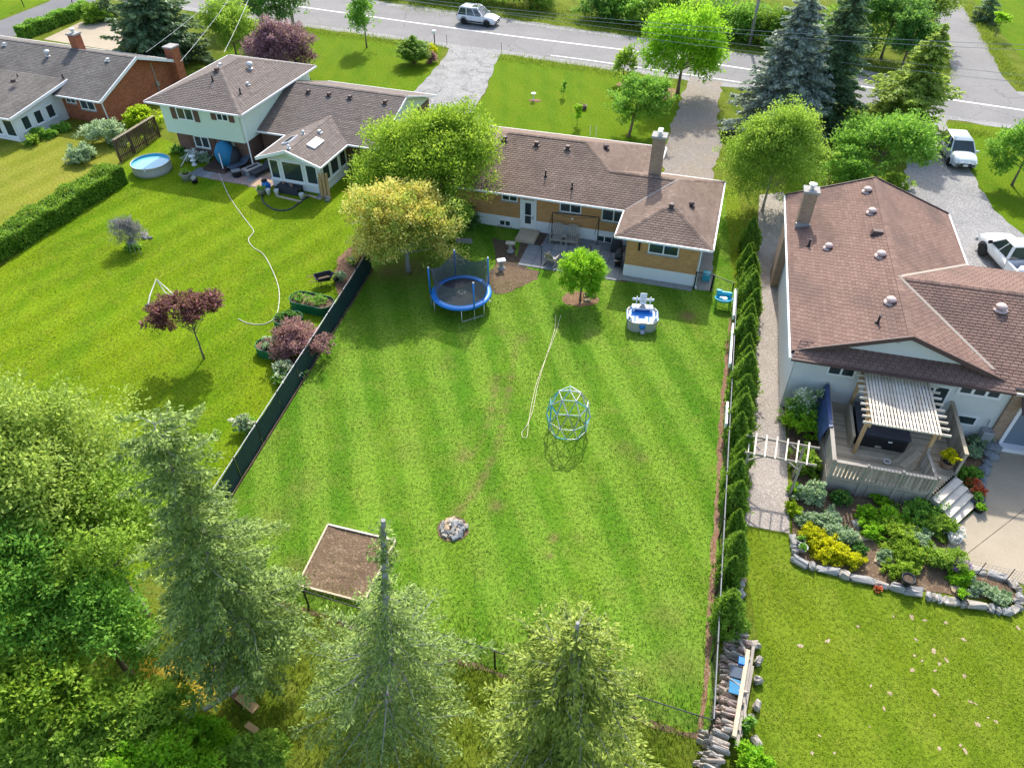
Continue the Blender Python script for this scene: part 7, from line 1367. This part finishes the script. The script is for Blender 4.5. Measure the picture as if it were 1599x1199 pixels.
def pickup():
    r0, f0 = at(1569, 440), at(1541, 409); d = (f0 - r0).normalized(); left = Vector((-d.y, d.x, 0)); W, wbase, R_ = 1.98, 3.55, .40; w = W / 2; c = (r0 + f0) / 2 - left * (w - .12)
    t = thing('pickup_truck', 'white pickup truck with loaded bed parked at the right edge', 'truck', (c.x, c.y, 0), atan2(d.y, d.x)); b = wbase / 2; zs = 1.12
    loft([(-.55, w, .42, zs, zs + .02), (0, w, .40, zs, zs + .02), (b - .5, w, .42, zs, zs + .06), (b + .2, w * .98, .42, zs - .04, zs + .02), (b + .75, w * .94, .44, zs - .12, zs - .05), (b + .98, w * .86, .46, zs - .25, zs - .18)], 'body', CAR_W, t)
    cabin(t, CAR_W, (-.5, b - .35), (-.32, b - 1.15), zs + .02, 1.82, w * .93, w * .75, [(0.03, .16), (.52, .09), (.98, .1)])
    x0, x1 = -b - 1.05, -.56; m = MB(); m.box(((x0 + x1) / 2, 0, .70), (x1 - x0, W * .96, .12)); m.build('bed_floor', GREY_M, t)
    for s_ in (-1, 1): one('bed_side', CAR_W, t, 'box', ((x0 + x1) / 2, s_ * (w - .06), .84), (x1 - x0, .12, .58), bev=.04); one('tail_light', RED_L, t, 'box', (x0 - .01, s_ * (w - .09), .88), (.05, .16, .42), bev=.015); one('headlight', GALV, t, 'box', (b + .86, s_ * w * .7, zs - .3), (.14, .34, .2), bev=.03); one('mirror', BLACK, t, 'box', (b - .55, s_ * (w + .13), zs + .16), (.16, .24, .22), bev=.04)
    one('tailgate', CAR_W, t, 'box', (x0 + .03, 0, .84), (.07, W * .84, .56), bev=.02); one('rear_bumper', GREY_M, t, 'box', (x0 - .08, 0, .52), (.16, W * .95, .2), bev=.03); one('front_bumper', GREY_M, t, 'box', (b + 1.0, 0, .55), (.14, W * .95, .24), bev=.04); one('grille', BLACK, t, 'box', (b + .98, 0, zs - .34), (.05, W * .55, .24)); one('bed_wall', CAR_W, t, 'box', (x1 - .03, 0, .86), (.06, W * .9, .5))
    for x in (-b, b):
        for s_ in (-1, 1): wheel(t, x, s_ * (w - .1), R_, -s_, .26); m = MB(); m.tube([((R_ + .07) * cos(a) + x, s_ * (w - .01), R_ + (R_ + .07) * sin(a)) for a in np.linspace(0, pi, 10)], .045, 6); m.build('arch', BLACK, t)
    m = MB(); m.box((-.3, 0, .42), (4.4, W * .75, .14)); m.build('underbody', BLACK, t); r = random.Random(2)
    for i, (x, y, s_, mt, lb) in enumerate(((-1.4, .35, .42, WHITE, 'white sack in the pickup bed behind the cab'), (-2.0, -.25, .4, WHITE, 'white sack in the pickup bed near the tailgate'), (-1.1, -.4, .36, SLATE, 'dark blue bundle in the pickup bed'), (-2.35, .4, .3, TARP, 'blue bag in the pickup bed corner'))):
        m = MB(); m.blob((0, 0, 0), (s_, s_ * .8, .26), 9, 6, .15, r); p = Vector((c.x, c.y, 0)) + d * x + left * y; tag(m.build('cargo_sack', mt, None, True, loc=(p.x, p.y, .98), rot=(0, 0, i)), lb, 'sack')
pickup()

# ------------------------------------------------------------------ roadside things
t = thing('mailbox', 'white mailbox on a dark post beside the cracked driveway', 'mailbox', B(679, 71)); one('post', BROWN, t, 'box', (0, 0, .55), (.1, .1, 1.1)); m = MB(); m.box((0, 0, 1.25), (.32, .55, .3), bev=.06); m.build('box', WHITE, t); one('flag', RED_L, t, 'box', (.18, 0, 1.4), (.02, .04, .2))
for x, y, lb in ((698, 70, 'thin marker stake left of the cracked driveway end'), (783, 82, 'thin marker stake right of the cracked driveway end'), (921, 214, 'white marker stake behind the roof ridge on the front lawn'), (930, 215, 'second white marker stake behind the roof ridge')):
    p = at(x, y); tag(one('marker_stake', WHITE if 'white' in lb else BROWN, None, 'tube', [(p.x, p.y, 0), (p.x, p.y, .9)], .025, 6), lb, 'stake')
for x, y, lb in ((38, 12, 'black garden lamp post at the top left drive'), (117, 16, 'black garden lamp post above the low hedge'), (178, 30, 'black garden lamp post beside the round clipped shrub')):
    t = thing('lamp_post', lb, 'lamp post', B(x, y), 0, 'garden lamp posts'); one('post', BLACK, t, 'tube', [(0, 0, 0), (0, 0, 1.9)], .05, 8); m = MB(); m.lathe([(.08, 1.9), (.16, 2.15), (.18, 2.2), (.05, 2.32)], (0, 0, 0), 8); m.build('lantern', GLASS, t)
t = thing('bird_bath', 'small white bird bath on a mulch spot of the front lawn', 'bird bath', B(833, 158)); m = MB(); m.lathe([(.14, 0), (.05, .08), (.05, .55), (.22, .62), (.22, .66), (.02, .63)], (0, 0, 0), 12); m.build('bowl', WHITE, t, True); m = MB(); m.blob((.15, 0, .03), (.5, .3, .04), 10, 4, .2); m.build('mulch', MULCH, t)
t = thing('planter_box', 'small dark planter box behind the bushier sapling', 'planter', B(909, 171)); one('box', BROWN, t, 'box', (0, 0, .18), (.7, .45, .36), -.2); one('soil', SOIL_D, t, 'box', (0, 0, .365), (.6, .36, .02), -.2)
def pole(label, q, h, arm):
    t = thing('utility_pole', label, 'utility pole', B(*q)); one('pole', BARK_G, t, 'tube', [(0, 0, -.2), (0, 0, h)], [.17, .11], 10, smooth=True); one('crossarm', BARK_G, t, 'box', (0, 0, h - .6), (.12, 2.2, .14), radians(60)); [one('insulator', GREY_M, t, 'lathe', [(.05, 0), (.06, .08), (.03, .16)], (s_ * .87 * arm, s_ * .5 * arm, h - .52), 8) for s_ in (-1, 1)]; return t
pole('grey wooden utility pole left of the road at the top', (458, 38), 10, 1); pole('wooden utility pole across the road behind the blue spruce', (1170, 72), 10, 1)
def wire(label, a, b, z, sag=.5, rad=.013, end=None):
    p = at(*a, z); q = Vector(end) if end else at(*b, z); K = 14; m = MB(); m.tube([p.lerp(q, i / K) - Vector((0, 0, sag * 4 * (i / K) * (1 - i / K))) for i in range(K + 1)], rad, 5); tag(m.build('overhead_wire', GREY_M if end is None else WHITE, None), label, 'wire', 'overhead wires')
wire('upper of the paired overhead wires along the far road side', (600, -8), (1640, 72), 8.5); wire('second of the paired overhead wires along the far road side', (600, -3), (1640, 80), 8.2); wire('upper wire crossing above the road verge', (600, -5), (1640, 122), 6.0, .3); wire('lower wire crossing above the road verge', (600, 2), (1640, 134), 5.8, .3)
pb = at(458, 38)
wire('service cable dropping to the red brick chimney corner', (228, 82), None, 3.6, .6, .011, (pb.x, pb.y, 8.6)); wire('service cable dropping to the split-level roof edge', (282, 96), None, 4.0, .6, .011, (pb.x - .2, pb.y, 9.2)); wire('second service cable dropping to the split-level roof', (350, 82), None, 5.4, .5, .011, (pb.x + .1, pb.y, 9.4))
